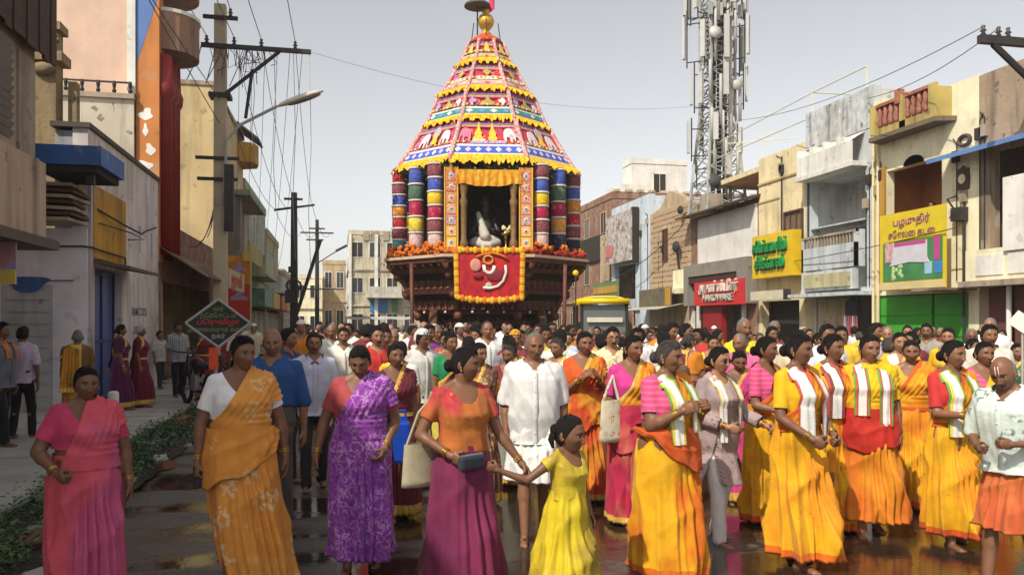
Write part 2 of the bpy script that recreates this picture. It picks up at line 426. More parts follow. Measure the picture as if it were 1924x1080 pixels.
# ================================================================== left row
B = Bld('shop_house', 'brown two storey house with slatted eaves at the left edge of the photo', 'house', (-6.5, 8, .0))
b = MB(); b.box(-10, -4.53, -1.0, 13.4, 4.1, 7.4); b.box(-10, -6.3, -1.0, 13.4, .1, 2.9); B.part('wall', b, pl_dirty)
b = MB(); b.box(-10, -4.38, -1.0, 13.42, 2.95, 4.1); B.part('balcony_parapet', b, plaster('parapet_brown', (.50, .37, .27), streak=.45))
b = MB()
for yy in (2.4, 5.0, 7.6, 10.2, 12.9): b.box(-4.38, -4.33, yy, yy + .1, 2.96, 4.09)
B.part('parapet_rib', b, pl_dirty)
b = MB(); b.box(-10, -4.25, -1.2, 13.6, 2.80, 2.945); B.part('floor_slab', b, mat('slab_concrete', (.12, .10, .085), .9))
b = MB(); b.box(-10, -4.40, -1.2, 13.7, 7.35, 7.5); B.part('roof', b, brown_w)
fb = None
for i in range(62):
    yy = -1.1 + i * .24
    if fb is None: q = MB(); q.box(-4.40, -4.36, 0, .225, 5.66, 7.34); q.v = [(v[0] + 6.5, v[1], v[2]) for v in q.v]; fb = q.mesh('eaves_board', [brown_w])
    inst('eaves_board', fb, B.o, (.02 * (i % 2), yy - 8, .02 * ((i * 7) % 3)), (0, 0, 0))
for ya, yb in ((9.2, 10.6),):
    B.window('x', -4.53, 1, ya, yb, 4.4, 5.5, brown_w, dark_in)
sl_me = None
for i in range(11):
    q = MB(); q.obox((-4.50, 11.9, 4.32 + i * .125), (.03, 1.1, .10), Matrix.Rotation(.5, 3, 'Y'), 0); B.part('louvre_slat', q, mat('louvre_grey', (.2, .18, .16), .7))
b = MB(); b.box(-4.53, -4.49, 12.7, 13.3, 4.15, 5.6); B.part('pilaster', b, pl_dirty)
# poster board hanging under the slab
S = Bld('poster_board', 'pink and yellow printed poster board hanging at the far left edge under the balcony', 'sign', (-4.7, 12.2, 2.4))
b = MB(); b.box(-4.98, -4.36, 12.2, 12.24, 2.22, 2.93); S.part('panel', b, mat('poster_pink', (.45, .22, .22), .6, .3, 6, (.25, .2, .45), .55, 5))
b = MB(); b.box(-4.985, -4.355, 12.17, 12.2, 2.22, 2.42); S.part('strip', b, mat('poster_yellow', (.6, .45, .08), .6))
# L2 white house
B = Bld('white_house', 'low pale lavender house with blue door and yellow panel at left', 'house', (-6, 18, 0))
b = MB()
wall(b, 'x', XL, -.25, 15.56, 21.2, .1, 5.15, [(15.95, 17.85, .12, 2.72), (19.25, 19.42, 3.25, 3.85), (20.4, 20.57, 3.2, 3.8)])
B.part('street_wall', b, pl_grey)
b = MB(); b.box(-6.2, XL - .002, 15.5, 15.75, .1, 3.35); b.box(-10, -6.2, 15.5, 15.75, .1, 3.1); B.part('end_wall', b, pl_lav)
b = MB(); b.box(-10, XL - .26, 15.8, 21.15, .1, 3.2); b.box(-4.95, XL - .26, 15.6, 21.15, 3.2, 5.1); B.part('core', b, plaster('plaster_blue_grey', (.32, .33, .38), streak=.5))
b = MB(); b.box(-5.0, XL + .05, 15.5, 21.25, 5.15, 5.24); B.part('coping', b, mat('coping_dark', (.10, .085, .07), .9))
b = MB(); b.box(-4.62, -4.56, 15.96, 17.84, .12, 2.7); d_ = B.part('door', b, mat('door_blue', (.06, .085, .28), .5, .2))
b = MB()
for yy in (16.0, 16.92, 17.74): b.box(-4.56, -4.53, yy, yy + .06, .14, 2.68)
for zz in (.16, 1.3, 2.6): b.box(-4.56, -4.532, 16.06, 17.74, zz, zz + .06)
B.part('door_rail', b, mat('door_blue_dark', (.025, .035, .11), .5), d_)
b = MB(); b.box(XL, XL + .06, 15.70, 17.9, 2.86, 4.17); B.part('yellow_panel', b, yel)
b = MB(); b.box(XL, XL + .05, 15.56, 15.70, .12, 4.3); B.part('pilaster', b, plaster('pinkish_white', (.5, .42, .42), streak=.3))
b = MB(); b.add([(XL, 15.75, 2.78), (XL, 18.3, 2.78), (-3.75, 18.3, 2.66), (-3.75, 15.75, 2.66), (XL, 15.75, 2.84), (XL, 18.3, 2.84), (-3.75, 18.3, 2.72), (-3.75, 15.75, 2.72)], [(3, 2, 1, 0), (4, 5, 6, 7), (0, 1, 5, 4), (1, 2, 6, 5), (2, 3, 7, 6), (3, 0, 4, 7)]); B.part('sunshade', b, mat('sunshade_grey', (.12, .10, .09), .9))
b = MB(); b.box(-5.75, -4.95, 15.44, 15.5, .12, 2.35); sh_ = B.part('shutter_door', b, plaster('shutter_white', (.42, .41, .42), streak=.5))
for i in range(10):
    q = MB(); q.box(-5.72, -4.98, 15.425, 15.44, .2 + i * .21, .36 + i * .21); B.part('slat', q, MATS['shutter_white'], sh_)
b = MB(); b.tube([(-5.9, 15.46, 3.0), (-4.45, 15.46, 3.04), (-4.3, 15.5, 3.02), (-4.28, 17.6, 3.0), (-4.28, 17.62, 2.86)], .018, 6); b.tube([(-5.4, 15.44, 2.42), (-4.6, 15.44, 2.43)], .012, 5); b.tube([(-4.33, 15.9, 3.75), (-4.2, 17.2, 3.62), (-4.1, 18.2, 3.55), (-4.2, 19, 3.7), (-4.3, 20.5, 3.95)], .02, 5); b.tube([(-4.3, 15.9, 3.5), (-4.15, 17.5, 3.5), (-4.0, 18.0, 3.42), (-4.2, 17.5, 3.36)], .014, 5)
B.part('cable', b, iron)
b = MB(); b.prism([(-5.33 + .34 * math.cos(a) * (1 + .2 * math.sin(3 * a)), 15.418, 2.38 + .14 * math.sin(a) + .03 * math.cos(2 * a)) for a in np.linspace(0, 6.28, 18)[:-1]], (0, -.004, 0)); B.part('paint_patch', b, mat('blue_wash', (.04, .09, .24), .8, .3, 8))
text('lettering', 'RAM COOL', mat('wall_letter', (.12, .13, .10), .8), B.o, (XL + .004 + 6, 19.3 - 18, 1.92), (R(90), 0, R(90)), .26, .002)
text('lettering', 'DRINKS', mat('wall_letter_green', (.14, .2, .08), .8), B.o, (XL + .004 + 6, 19.2 - 18, 1.52), (R(90), 0, R(90)), .24, .002)
A = Bld('blue_awning', 'bright blue sheet awning jutting out above the lavender house', 'awning', (-4.3, 14.6, 4.2))
b = MB(); b.box(-4.78, -3.76, 13.98, 15.4, 4.21, 4.52); A.part('sheet', b, blue_p)
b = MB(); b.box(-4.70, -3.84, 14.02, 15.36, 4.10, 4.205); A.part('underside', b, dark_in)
b = MB(); b.box(-4.02, -3.90, 14.1, 14.2, 3.92, 4.10); A.part('bracket', b, iron)
for i in range(7):
    q = thing('timber_plank', 'weathered timber planks stacked under the blue awning', 'plank', (-4.75, 14.9, 3.36 + i * .095), 0, 'planks piled under the blue awning')
    m_ = MB(); m_.obox((0, 0, .04), (.8 + .05 * (i % 3), .9, .055), Matrix.Rotation(.05 * ((i * 5) % 4 - 1.5), 3, 'Z') @ Matrix.Rotation(.02 * (i % 3), 3, 'Y')); m_.build('board', brown_w if i % 2 else pl_dirty, q)
# old stub wall with worn moulding behind the awning
B = Bld('old_gable', 'worn tan pillar wall with carved moulding between brown house and pink wall', 'wall', (-5.6, 17, 0))
b = MB(); b.box(-5.75, -5.25, 16.6, 17.0, 3.2, 7.2); b.box(-5.9, -5.12, 16.5, 17.05, 6.6, 6.78); b.box(-5.85, -5.16, 16.54, 17.02, 7.2, 7.35); b.box(-5.1, -4.95, 16.8, 17.0, 3.2, 6.3); B.part('pillar', b, plaster('old_tan', (.30, .22, .12), streak=.9, bump=.6, bs=12))
b = MB()
for i in range(9): a = i / 8 * math.pi; b.ball((-5.45 + .22 * math.cos(a), 16.58, 7.0 + .2 * math.sin(a)), .06, 8, 6)
b.ball((-5.45, 16.56, 6.45), (.2, .1, .12)); B.part('carving', b, MATS['old_tan'], smooth=True)
# L3 pink house with red columns
B = Bld('pink_house', 'tall pink walled house with orange fin and dark red round columns', 'house', (-7, 24, 0))
b = MB(); b.box(-8.3, -4.93, 21.45, 23.2, 3.4, 14.5); b.box(-8.3, XL - .3, 22, 23.2, .1, 14); B.part('wall', b, pl_pink)
b = MB(); b.box(-8.3, -4.96, 21.2, 21.44, 3.3, 7.15); B.part('lower_wall', b, plaster('plaster_dirty_white', (.52, .46, .36), streak=.75))
b = MB(); b.box(-8.3, -4.94, 21.12, 21.46, 7.15, 7.27); B.part('ledge', b, pl_dirty)
for i in range(7):
    q = MB(); xx = -7.2 + i * .36; q.lathe([(.03, 0), (.055, .06), (.03, .12), (.05, .22), (.03, .3)], 8, (xx, 21.18, 7.27)); B.part('baluster', q, iron)
b = MB(); b.box(-8.3, -5.0, 21.15, 21.19, 7.52, 7.56); B.part('rail', b, iron)
b = MB(); b.box(-5.13, -4.94, 21.25, 21.44, 7.3, 14.6); B.part('white_edge', b, pl_white)
b = MB(); b.prism([(-4.93, 21.3, 3.2), (-4.4, 21.3, 3.2), (-4.4, 21.3, 9.8), (-4.93, 21.3, 8.0)], (0, .5, 0)); B.part('orange_fin', b, orange_p)
b = MB(); b.prism([(-4.93, 21.3, 8.02), (-4.4, 21.3, 9.82), (-4.4, 21.3, 14.6), (-4.93, 21.3, 14.6)], (0, .5, 0)); B.part('blue_fin', b, mat('blue_paint', (.10, .19, .45), .6, .15))
for q_ in range(5):
    b = MB(); zc_ = 5.3 + q_ * .36 + .1 * math.sin(q_ * 5); b.prism([(-4.68 + .07 * math.sin(q_ * 4) + (.06 + .05 * ((q_ * 2) % 3)) * math.cos(a) * (1 + .35 * math.sin(3 * a + q_)), 21.296, zc_ + .13 * math.sin(a) * (1 + .3 * math.cos(2 * a + q_))) for a in np.linspace(0, 6.28, 15)[:-1]], (0, -.003, 0)); B.part('flaked_patch', b, pl_white)
for i, yy in enumerate((21.62, 22.12, 22.62)):
    q = MB(); q.lathe([(.19, 3.4), (.19, 7.3), (.25, 7.4), (.27, 7.6), (.21, 7.75), (.19, 8.4)], 16, (-4.34, yy, 0)); B.part('column', q, red_dk, smooth=True)
b = MB(); b.box(-4.7, -4.4, 21.8, 23.0, 3.3, 8.6); B.part('red_wall', b, mat('maroon_wall', (.12, .014, .014), .7))
for z0, z1, pr in ((8.55, 9.5, .95), (10.1, 11.0, .95)):
    b = MB(); P = [(XL - .3, 21.5)] + [(XL + pr * math.sin(a) * .8, 22.35 - .85 * math.cos(a)) for a in np.linspace(0, math.pi, 12)] + [(XL - .3, 23.2)]
    b.prism([(x_, y_, z0) for x_, y_ in P], (0, 0, z1 - z0)); B.part('round_balcony', b, plaster('balcony_brown', (.30, .18, .12), streak=.5))
    b = MB(); b.prism([(x_ + .04, y_, z1) for x_, y_ in P], (0, 0, .09)); B.part('balcony_rim', b, pl_white)
b = MB(); b.prism([(XL - .3, 21.5, 11.9), (XL + .8, 21.7, 11.4), (XL + .9, 22.4, 11.4), (XL + .8, 23.0, 11.4), (XL - .3, 23.2, 11.9)], (0, 0, .8)); B.part('top_canopy', b, plaster('canopy_tan', (.42, .25, .15)))
# shop with rusty awning
B = Bld('awning_shop', 'dark open shop under a rusty sheet awning beside the red columns', 'shop', (-5, 26, 0))
b = MB(); wall(b, 'x', XL - .02, -.3, 21.25, 29.95, .1, 4.3, [(21.7, 29.2, .12, 2.75)]); B.part('wall', b, pl_brick)
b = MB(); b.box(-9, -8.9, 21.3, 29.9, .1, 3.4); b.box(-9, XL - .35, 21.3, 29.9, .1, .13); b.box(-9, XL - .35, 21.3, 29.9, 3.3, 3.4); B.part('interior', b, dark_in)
for i in range(17):
    q = MB(); ya = 21.3 + i * .5
    q.add([(XL + .02, ya, 3.55), (XL + .02, ya + .485, 3.55), (-3.35, ya + .485, 2.86), (-3.35, ya, 2.86), (XL + .02, ya, 3.58), (XL + .02, ya + .485, 3.60), (-3.35, ya + .485, 2.91), (-3.35, ya, 2.89)], [(3, 2, 1, 0), (4, 5, 6, 7), (0, 1, 5, 4), (1, 2, 6, 5), (2, 3, 7, 6), (3, 0, 4, 7)]); B.part('awning_sheet', q, rust)
S = Bld('shop_board', 'cream shop board with orange lettering above the rusty awning shop', 'sign', (-3.3, 27, 2.9))
b = MB(); b.box(-3.32, -3.28, 25.3, 29.3, 2.72, 3.32); S.part('panel', b, mat('board_cream', (.48, .33, .2), .6, .2))
text('lettering', 'ஜவுளி', mat('orange_letter', (.5, .12, .03), .6), S.o, (.03, .2, .1), (R(90), 0, R(90)), .55, .01, sx=1.2)
B.o['label'] = 'dark open shop under a rusty sheet awning beside the red columns'
# small things stacked in the shop mouth
for i in range(9):
    q = thing('goods_sack', 'filled sack leaning in the dark awning shop', 'sack', (-4.75 - .25 * (i % 2), 22.2 + i * .75, .13), 0, 'sacks in the shop mouth'); m_ = MB(); m_.ball((0, 0, .38), (.26, .28, .40)); m_.tube([(0, 0, .7), (0, .02, .86)], [.14, .09], 8); m_.build('bag', [cloth('sacking', (.22, .16, .09))], q, True)
# L4 tall cream house
B = Bld('cream_house', 'tall plain cream house with small yellow balcony behind the concrete pole', 'house', (-7, 34, 0))
b = MB(); b.box(-11, XL, 30, 38.8, .1, 10.05); B.part('wall', b, pl_cream)
b = MB(); b.box(-11, XL + .06, 29.95, 30.1, 10.05, 10.2); b.box(-4.9, XL + .06, 30.1, 38.85, 10.05, 10.2); B.part('parapet', b, pl_dirty)
b = MB(); b.prism([(XL, 36.6, 8.7), (-3.75, 36.8, 8.7), (-3.6, 37.6, 8.7), (-3.75, 38.4, 8.7), (XL, 38.7, 8.7)], (0, 0, .85)); B.part('yellow_balcony', b, plaster('ochre', (.46, .26, .04), streak=.5))
b = MB(); b.add([(XL, 36.4, 10.4), (XL, 38.8, 10.4), (-3.5, 38.5, 9.75), (-3.5, 36.7, 9.75), (XL, 36.4, 10.3), (XL, 38.8, 10.3), (-3.5, 38.5, 9.65), (-3.5, 36.7, 9.65)], [(0, 1, 2, 3), (7, 6, 5, 4), (0, 3, 7, 4), (3, 2, 6, 7), (2, 1, 5, 6)]); B.part('balcony_roof', b, brown_w)
b = MB(); b.box(XL, -3.5, 33.2, 39.5, 6.72, 6.92); B.part('slab', b, plaster('slab_green', (.3, .32, .24)))
b = MB(); b.box(XL, -3.9, 33.4, 34, 2.6, 6.7); B.part('grey_pier', b, plaster('pier_grey', (.2, .19, .17)))
b = MB(); b.box(XL, XL + .03, 34.2, 38.6, 4.4, 6.7); B.part('orange_recess', b, orange_p)
b = MB(); b.box(-3.7, -3.6, 34.1, 39.4, 4.2, 5.0); B.part('balcony_front', b, plaster('pale_yellow', (.5, .4, .16)))
for a, c in ((30.8, 31.6), (32, 32.8)): B.window('x', XL, 1, a, c, 7.2, 8.4, brown_w)
S = Bld('red_hoarding', 'tall red and orange printed hoarding facing the street below the cream house', 'sign', (-3.9, 33, 1.8))
b = MB(); b.box(-4.38, -3.46, 32.98, 33.03, 3.2, 4.3); S.part('upper_print', b, mat('print_yellow', (.52, .17, .02), .5, .35, 3, (.6, .36, .03), .55, 2))
b = MB(); b.box(-4.38, -3.46, 32.98, 33.03, 1.8, 3.2); S.part('lower_print', b, mat('print_red', (.48, .03, .02), .5, .25, 3))
for zc, s_ in ((3.85, .2), (2.75, .24)):
    b = MB(); b.prism([(-3.9 + s_ * 1.4 * x_, 32.975, zc + s_ * z_) for x_, z_ in ((-1, -.8), (1, -.8), (.9, -.3), (.4, 0), (.15, 1), (-.15, 1), (-.4, .1), (-.9, -.3))], (0, -.006, 0)); S.part('print_motif', b, mat('print_lilac', (.32, .25, .42), .5, .3, 12))
b = MB(); b.box(-4.40, -4.36, 32.95, 33.06, 1.0, 4.5); b.box(-3.48, -3.43, 32.95, 33.06, 1.0, 4.5); b.box(-3.75, -3.44, 32.94, 32.975, 4.1, 4.42); S.part('frame', b, mat('frame_yellow', (.6, .42, .1), .6))
def far_house(name, label, x0, x1, y0, y1, h, m, sides, nfl, nwx, nwy, wm=None, parapet=.4, tank=False, bal=None, pm=None, seed=0):
    q = random.Random(seed); Bh = Bld(name, label, 'house', ((x0 + x1) / 2, (y0 + y1) / 2, 0)); b = MB(); b.box(x0, x1, y0, y1, .05, h); Bh.part('wall', b, m)
    b = MB()
    for aa in ((x0 - .05, x1 + .05, y0 - .05, y0 + .15), (x0 - .05, x0 + .15, y0 + .15, y1), (x1 - .15, x1 + .05, y0 + .15, y1)): b.box(*aa, h, h + parapet)
    Bh.part('parapet', b, m)
    fh = h / nfl
    for f in range(nfl):
        if f: b = MB(); b.box(x0 - .12, x1 + .12, y0 - .12, y1, f * fh - .07, f * fh + .07); Bh.part('floor_band', b, pl_dirty if q.random() < .4 else m)
        z0 = f * fh + fh * .35; z1 = f * fh + fh * .8
        if f == 0: z0, z1 = .1, fh * .78
        for sd in sides:
            ax, P, sg, a0, a1, n = {'s': ('y', y0, -1, x0, x1, nwx), 'e': ('x', x1, 1, y0, y1, nwy), 'w': ('x', x0, -1, y0, y1, nwy)}[sd]
            for i in range(n):
                c = a0 + (a1 - a0) * (i + .5) / n; hw = min(.55, (a1 - a0) / n * .34)
                Bh.window(ax, P, sg, c - hw, c + hw, z0, z1, wm or pl_white, pm or (glass_d if q.random() < .7 else dark_in), 1)
    if tank:
        b = MB(); b.lathe([(.6, 0), (.65, .1), (.65, .9), (.5, 1.05), (.2, 1.1), (.2, 1.2)], 14, ((x0 + x1) / 2, (y0 + y1) / 2, h)); Bh.part('water_tank', b, mat('tank_black', (.05, .05, .05), .6), smooth=True)
    if bal:
        for (ax, a0, a1, z0, col) in bal:
            b = MB()
            if ax == 'e': b.box(x1, x1 + .9, a0, a1, z0, z0 + .9); b.box(x1, x1 + 1.0, a0 - .1, a1 + .1, z0 - .12, z0)
            elif ax == 'w': b.box(x0 - .9, x0, a0, a1, z0, z0 + .9); b.box(x0 - 1.0, x0, a0 - .1, a1 + .1, z0 - .12, z0)
            else: b.box(a0, a1, y0 - .9, y0, z0, z0 + .9); b.box(a0 - .1, a1 + .1, y0 - 1, y0, z0 - .12, z0)
            Bh.part('balcony', b, plaster(col[0], col[1]))
    return Bh
far_house('green_house', 'pale green two storey house beyond the red hoarding on the left', -10, XL, 39.2, 50, 8.0, plaster('pale_green', (.36, .40, .28)), 'se', 2, 3, 4, bal=[('e', 40, 46, 4.0, ('pale_green_b', (.45, .47, .32)))], seed=1)
far_house('ochre_house', 'ochre house with white balcony left of the dark pole', -10, XL, 50.5, 60, 7.0, plaster('ochre_wall', (.42, .34, .16)), 'se', 2, 3, 4, bal=[('e', 51, 57, 3.6, ('white_b', (.55, .52, .46)))], seed=2)
far_house('low_house', 'low tan house far down the left side of the street', -10, XL + .3, 61, 74, 5.2, pl_tan, 'se', 2, 3, 5, seed=3)
far_house('pale_house', 'pale cream house at the far end of the street on the left', -9, -1.8, 82, 92, 6.0, pl_creamr, 'se', 2, 5, 4, seed=4)
far_house('brownish_house', 'small tan house at the street end left of the tall cream one', -1.8, .5, 84, 95, 7.6, pl_tan, 'se', 2, 2, 3, seed=5)
Bt = far_house('tall_far_house', 'tall cream house at the end of the street beside the chariot', .7, 8.5, 74, 86, 9.6, plaster('far_cream', (.58, .51, .37), streak=.7), 'sw', 3, 5, 4, tank=False, seed=6, bal=[('s', 2.4, 5.4, 4.0, ('far_white_b', (.55, .52, .45)))])
b = MB(); b.box(2.6, 4.2, 73.86, 73.9, 2.6, 3.9); Bt.part('blue_shutter', b, mat('cyan_blue', (.03, .2, .38), .6))
b = MB(); b.box(4.6, 5.1, 73.86, 73.9, 2.6, 3.9); Bt.part('green_shutter', b, mat('leaf_green', (.07, .2, .09), .6))
b = MB(); b.box(.7, .95, 73.75, 74, .1, 9.6); b.box(3.0, 3.3, 73.75, 74, .1, 9.6); Bt.part('pier', b, pl_white)
b = MB()
for i in range(3): b.box(2.0 + i * .9, 2.5 + i * .9, 73.9, 74.1, 9.1, 9.95)
Bt.part('parapet_opening', b, pl_dirty)
# shop fronts low along the left in the distance
for i, (ya, yb, c) in enumerate(((39.5, 44, (.10, .22, .16)), (44.5, 49, (.5, .3, .04)), (51, 55, (.45, .10, .03)), (55.5, 60, (.5, .33, .08)))):
    S = Bld('shop_board', ['green', 'yellow', 'red', 'mustard'][i] + ' shop board low on the far left row of houses', 'sign', (-4, (ya + yb) / 2, 2.4)); b = MB(); b.box(XL + .08, XL + .9, ya, yb, 2.45, 3.3); S.part('panel', b, mat('shopboard%d' % i, c, .6, .3, 3)); b = MB(); b.box(XL + .01, XL + .075, ya, yb, 2.3, 3.4); S.part('backing', b, dark_in)
# white stretched cloth on poles, far left of the chariot
S = Bld('cloth_canopy', 'low white cloth canopy on poles left of the chariot', 'canopy', (3, 40, 0))
b = MB(); b.grid([[(x_, y_, 1.95 + .05 * math.sin(x_ * 2) * math.sin(y_)) for x_ in np.linspace(.2, 4.6, 10)] for y_ in np.linspace(39, 41.5, 6)]); b.grid([[(x_, 39, 1.95 - z_ + .02 * math.sin(x_ * 6)) for x_ in np.linspace(.2, 4.6, 24)] for z_ in (0, .12)]); S.part('sheet', b, cloth('white_cotton', (.72, .70, .66)))
for xx in (.25, 2.4, 4.55): q = MB(); q.tube([(xx, 39.05, 0), (xx, 39.05, 1.95)], .03); S.part('pole', q, brown_w)
# ================================================================== right row (facades on x = 16)
# R1 house at the right edge
B = Bld('balcony_house', 'tan topped house with dark balcony at the right edge of the photo', 'house', (18, 14, 0))
b = MB(); wall(b, 'x', XR, .3, 9, 17.65, .12, 8.0, [(9.5, 17.3, 3.55, 6.0), (9.4, 17.2, .12, 2.6)]); B.part('wall', b, plaster('rough_tan', (.36, .27, .19), streak=.9, bump=.7, bs=9))
b = MB(); b.box(22, 22.2, 9, 17.65, .1, 8); b.box(16.3, 22, 17.45, 17.64, .1, 8); b.box(16.3, 22, 9, 17.4, 7.8, 7.95); b.box(16.3, 22, 9, 17.4, 3.3, 3.5); b.box(18.5, 18.7, 9, 17.4, 3.5, 7.8); b.box(17.2, 17.4, 9, 17.3, .12, 3.3); B.part('interior', b, mat('interior_brown', (.10, .06, .04), .9))
b = MB(); b.box(XR - .45, XR - .02, 9, 17.6, 2.72, 3.5); B.part('balcony_parapet', b, pl_creamr)
for i in range(8): q = MB(); q.box(XR - .475, XR - .45, 9.4 + i, 10.25 + i, 2.85, 3.35); B.part('parapet_panel', q, pl_white)
b = MB(); b.box(XR - .65, XR, 9, 17.64, 2.58, 2.72); B.part('sunshade', b, pl_dirty)
b = MB(); b.box(XR - .03, XR, 16.6, 17.3, .12, 2.55); B.part('maroon_shutter', b, mat('maroon_shutter', (.14, .045, .04), .7, .2, streak=.3))
for yy in (10.2, 12.4, 14.6): q = MB(); q.box(XR - .03, XR, yy, yy + 1.9, .12, 2.55); B.part('maroon_shutter', q, MATS['maroon_shutter'])
for yy in (12.2, 14.4, 16.5): q = MB(); q.tube([(XR - .2, yy, .12), (XR - .2, yy, 2.6)], .06, 8); B.part('post', q, pl_white)
b = MB(); b.add([(XR - .02, 9, 6.15), (XR - .02, 18.6, 6.12), (XR - .7, 18.7, 5.98), (XR - .7, 9, 6.0)], [(0, 1, 2, 3)]); b.add([(XR - .02, 9, 6.2), (XR - .02, 18.6, 6.17), (XR - .7, 18.7, 6.03), (XR - .7, 9, 6.05)], [(3, 2, 1, 0)]); b.add([(XR - .7, 9, 5.93), (XR - .7, 18.7, 5.91), (XR - .7, 18.7, 6.03), (XR - .7, 9, 6.05)], [(0, 1, 2, 3)]); B.part('blue_awning', b, mat('tarp_blue', (.12, .22, .48), .6, .2))
b = MB(); b.tube([(16.6, 16.2, 5.6), (16.6, 16.7, 5.4)], .05, 6); b.box(16.4, 16.5, 16.9, 17.2, 3.6, 5.2); B.part('lamp_tube', b, pl_white)
S = Bld('white_board', 'blank white board standing on the balcony at the right edge', 'sign', (15.8, 15, 3.5)); b = MB(); b.box(XR - .52, XR - .47, 9.2, 16.35, 3.4, 5.15); S.part('panel', b, pl_white); b = MB(); b.box(XR - .46, XR - .42, 9.2, 9.3, 3.4, 5.1); b.box(XR - .46, XR - .42, 16.2, 16.3, 3.4, 5.1); S.part('batten', b, brown_w)
# R2 cream house
ly, hy_ = 17.65, 21.85
B = Bld('parapet_house', 'cream house with red latticed roof parapet and green shop shutters', 'house', (18, 20, 0))
b = MB(); wall(b, 'x', XR, .25, ly, hy_, .12, 7.05, [(18.95, 21.2, 3.6, 6.2), (18.0, 21.75, .12, 2.5)]); b.box(XR, XR + .25, ly, 18.6, 7.05, 8.05); b.box(XR + .02, XR + .27, 21.4, hy_, 7.05, 8.45); B.part('wall', b, pl_creamr)
b = MB(); b.box(XR + .26, 23, hy_ - .2, hy_ - .01, .1, 8.3); b.box(XR + .26, 23, ly + .01, ly + .2, .1, 7.9); b.box(XR + .26, 23, ly + .2, hy_ - .2, 7.0, 7.1); b.box(XR + .26, 23, ly + .2, hy_ - .2, 2.9, 3.1); b.box(17.6, 17.8, ly + .2, hy_ - .2, 3.1, 7.0); B.part('interior', b, mat('room_brown', (.42, .17, .05), .9, .2))
b = MB()
for i in range(3): b.prism([(XR - .06, 20.0 + .42 * math.cos(a), 6.2 + .25 * math.sin(a)) for a in np.linspace(0, math.pi, 9)], (.02 + .003 * i, 0, 0))
B.part('arch_boss', b, mat('arch_dark', (.12, .06, .03), .8))
b = MB(); P = [(XR, 18.4), (XR - .55, 18.55), (XR - .55, 21.3), (XR, 21.45)]
b.prism([(x_, y_, 7.05) for x_, y_ in P], (0, 0, .13)); B.part('balcony_slab', b, mat('slab_stain', (.16, .12, .08), .9))
bp_ = MB(); bp_.box(XR - .52, XR - .42, 18.58, 18.85, 7.18, 8.1); bp_.box(XR - .52, XR - .42, 21.0, 21.28, 7.18, 8.1); bp_.box(XR - .52, XR - .42, 19.75, 20.0, 7.18, 8.15); bp_.box(XR - .52, XR - .42, 18.85, 21.0, 7.18, 7.38); bp_.box(XR - .42, XR, 18.58, 18.68, 7.18, 8.0); bp_.box(XR - .42, XR, 21.18, 21.28, 7.18, 8.0)
B.part('parapet', bp_, plaster('mustard_paint', (.52, .40, .12), streak=.6))
bp_ = MB(); bp_.box(XR - .40, XR - .36, 18.85, 19.74, 7.38, 8.0); bp_.box(XR - .40, XR - .36, 20.01, 21.0, 7.38, 8.0); B.part('parapet_back', bp_, plaster('faded_pink', (.50, .27, .2), streak=.4))
for a0 in (18.9, 20.07):
    for i in range(4): q = MB(); q.lathe([(.035, 0), (.075, .12), (.04, .3), (.075, .45), (.035, .6)], 8, (XR - .47, a0 + .1 + i * .235, 7.385)); B.part('baluster', q, mat('brick_red_paint', (.40, .14, .09), .8, .35, 6, streak=.3), smooth=True)
b = MB(); b.box(XR - .54, XR - .40, 18.85, 19.74, 8.0, 8.09); b.box(XR - .54, XR - .40, 20.01, 21.0, 8.0, 8.09); b.box(XR - .56, XR - .38, 19.95, 20.15, 7.9, 8.3); B.part('parapet_cap', b, MATS['brick_red_paint'])
b = MB(); b.box(XR - .08, XR - .003, 21.22, 21.42, 3.1, 6.35); B.part('yellow_pilaster', b, yel)
for yy in (21.5, 21.72): q = MB(); q.tube([(XR - .08, yy, .2), (XR - .08, yy, 7.9)], .045, 8); B.part('drain_pipe', q, pl_creamr2)
b = MB(); b.prism([(XR - .05, 18.15 + .24 * x_, 5.45 + .36 * z_) for x_, z_ in ((-.8, -.75), (-.3, -.8), (0, -1), (.3, -.8), (.8, -.75), (.9, 0), (.8, .75), (.3, .8), (0, 1), (-.3, .8), (-.8, .75), (-.9, 0))], (.045, 0, 0)); o_ = B.part('wall_medallion', b, mat('medallion_dark', (.09, .05, .04), .7))
b = MB(); b.lathe([(.10, 0), (.13, .02)], 12); b.xf(Matrix.Translation((XR - .06, 18.15, 5.45)) @ Matrix.Rotation(R(-90), 4, 'Y')); B.part('boss', b, pl_creamr, o_)
b = MB(); b.tube([(XR - .04, 18.1 + .2 * math.cos(a), 6.45 + .13 * math.sin(a)) for a in np.linspace(0, 2 * math.pi, 14)], .05, 6); B.part('ring_moulding', b, MATS['medallion_dark'])
b = MB(); b.box(XR - .25, XR - .01, 18.0, 18.35, 4.35, 4.7); b.tube([(XR - .1, 18.05, .2), (XR - .1, 18.05, 4.4)], .04, 6); b.tube([(XR - .12, 18.3, 4.6), (XR - .3, 18.4, 4.95), (XR - .2, 18.2, 5.0)], .03, 5); B.part('meter_box', b, iron)
for z_, m_ in ((0, 1),):
    for i, (ya, yb) in enumerate(((18.05, 19.3), (19.42, 21.7))):
        q = MB(); q.box(XR + .08, XR + .12, ya, yb, .14, 2.48); s_ = B.part('green_shutter', q, mat('shutter_green', (.05, .33, .03), .5, .12))
        for j in range(4): r_ = MB(); r_.box(XR + .055, XR + .08, ya, yb, .16 + j * .58, .70 + j * .58); B.part('slat', r_, MATS['shutter_green'], s_)
b = MB(); b.box(XR - 1.0, XR - .005, 17.7, 18.9, 2.52, 2.58); B.part('sunshade', b, rust)
S = Bld('fruit_hoarding', 'yellow and green printed hoarding hung below the open balcony', 'sign', (15.8, 20, 2.6))
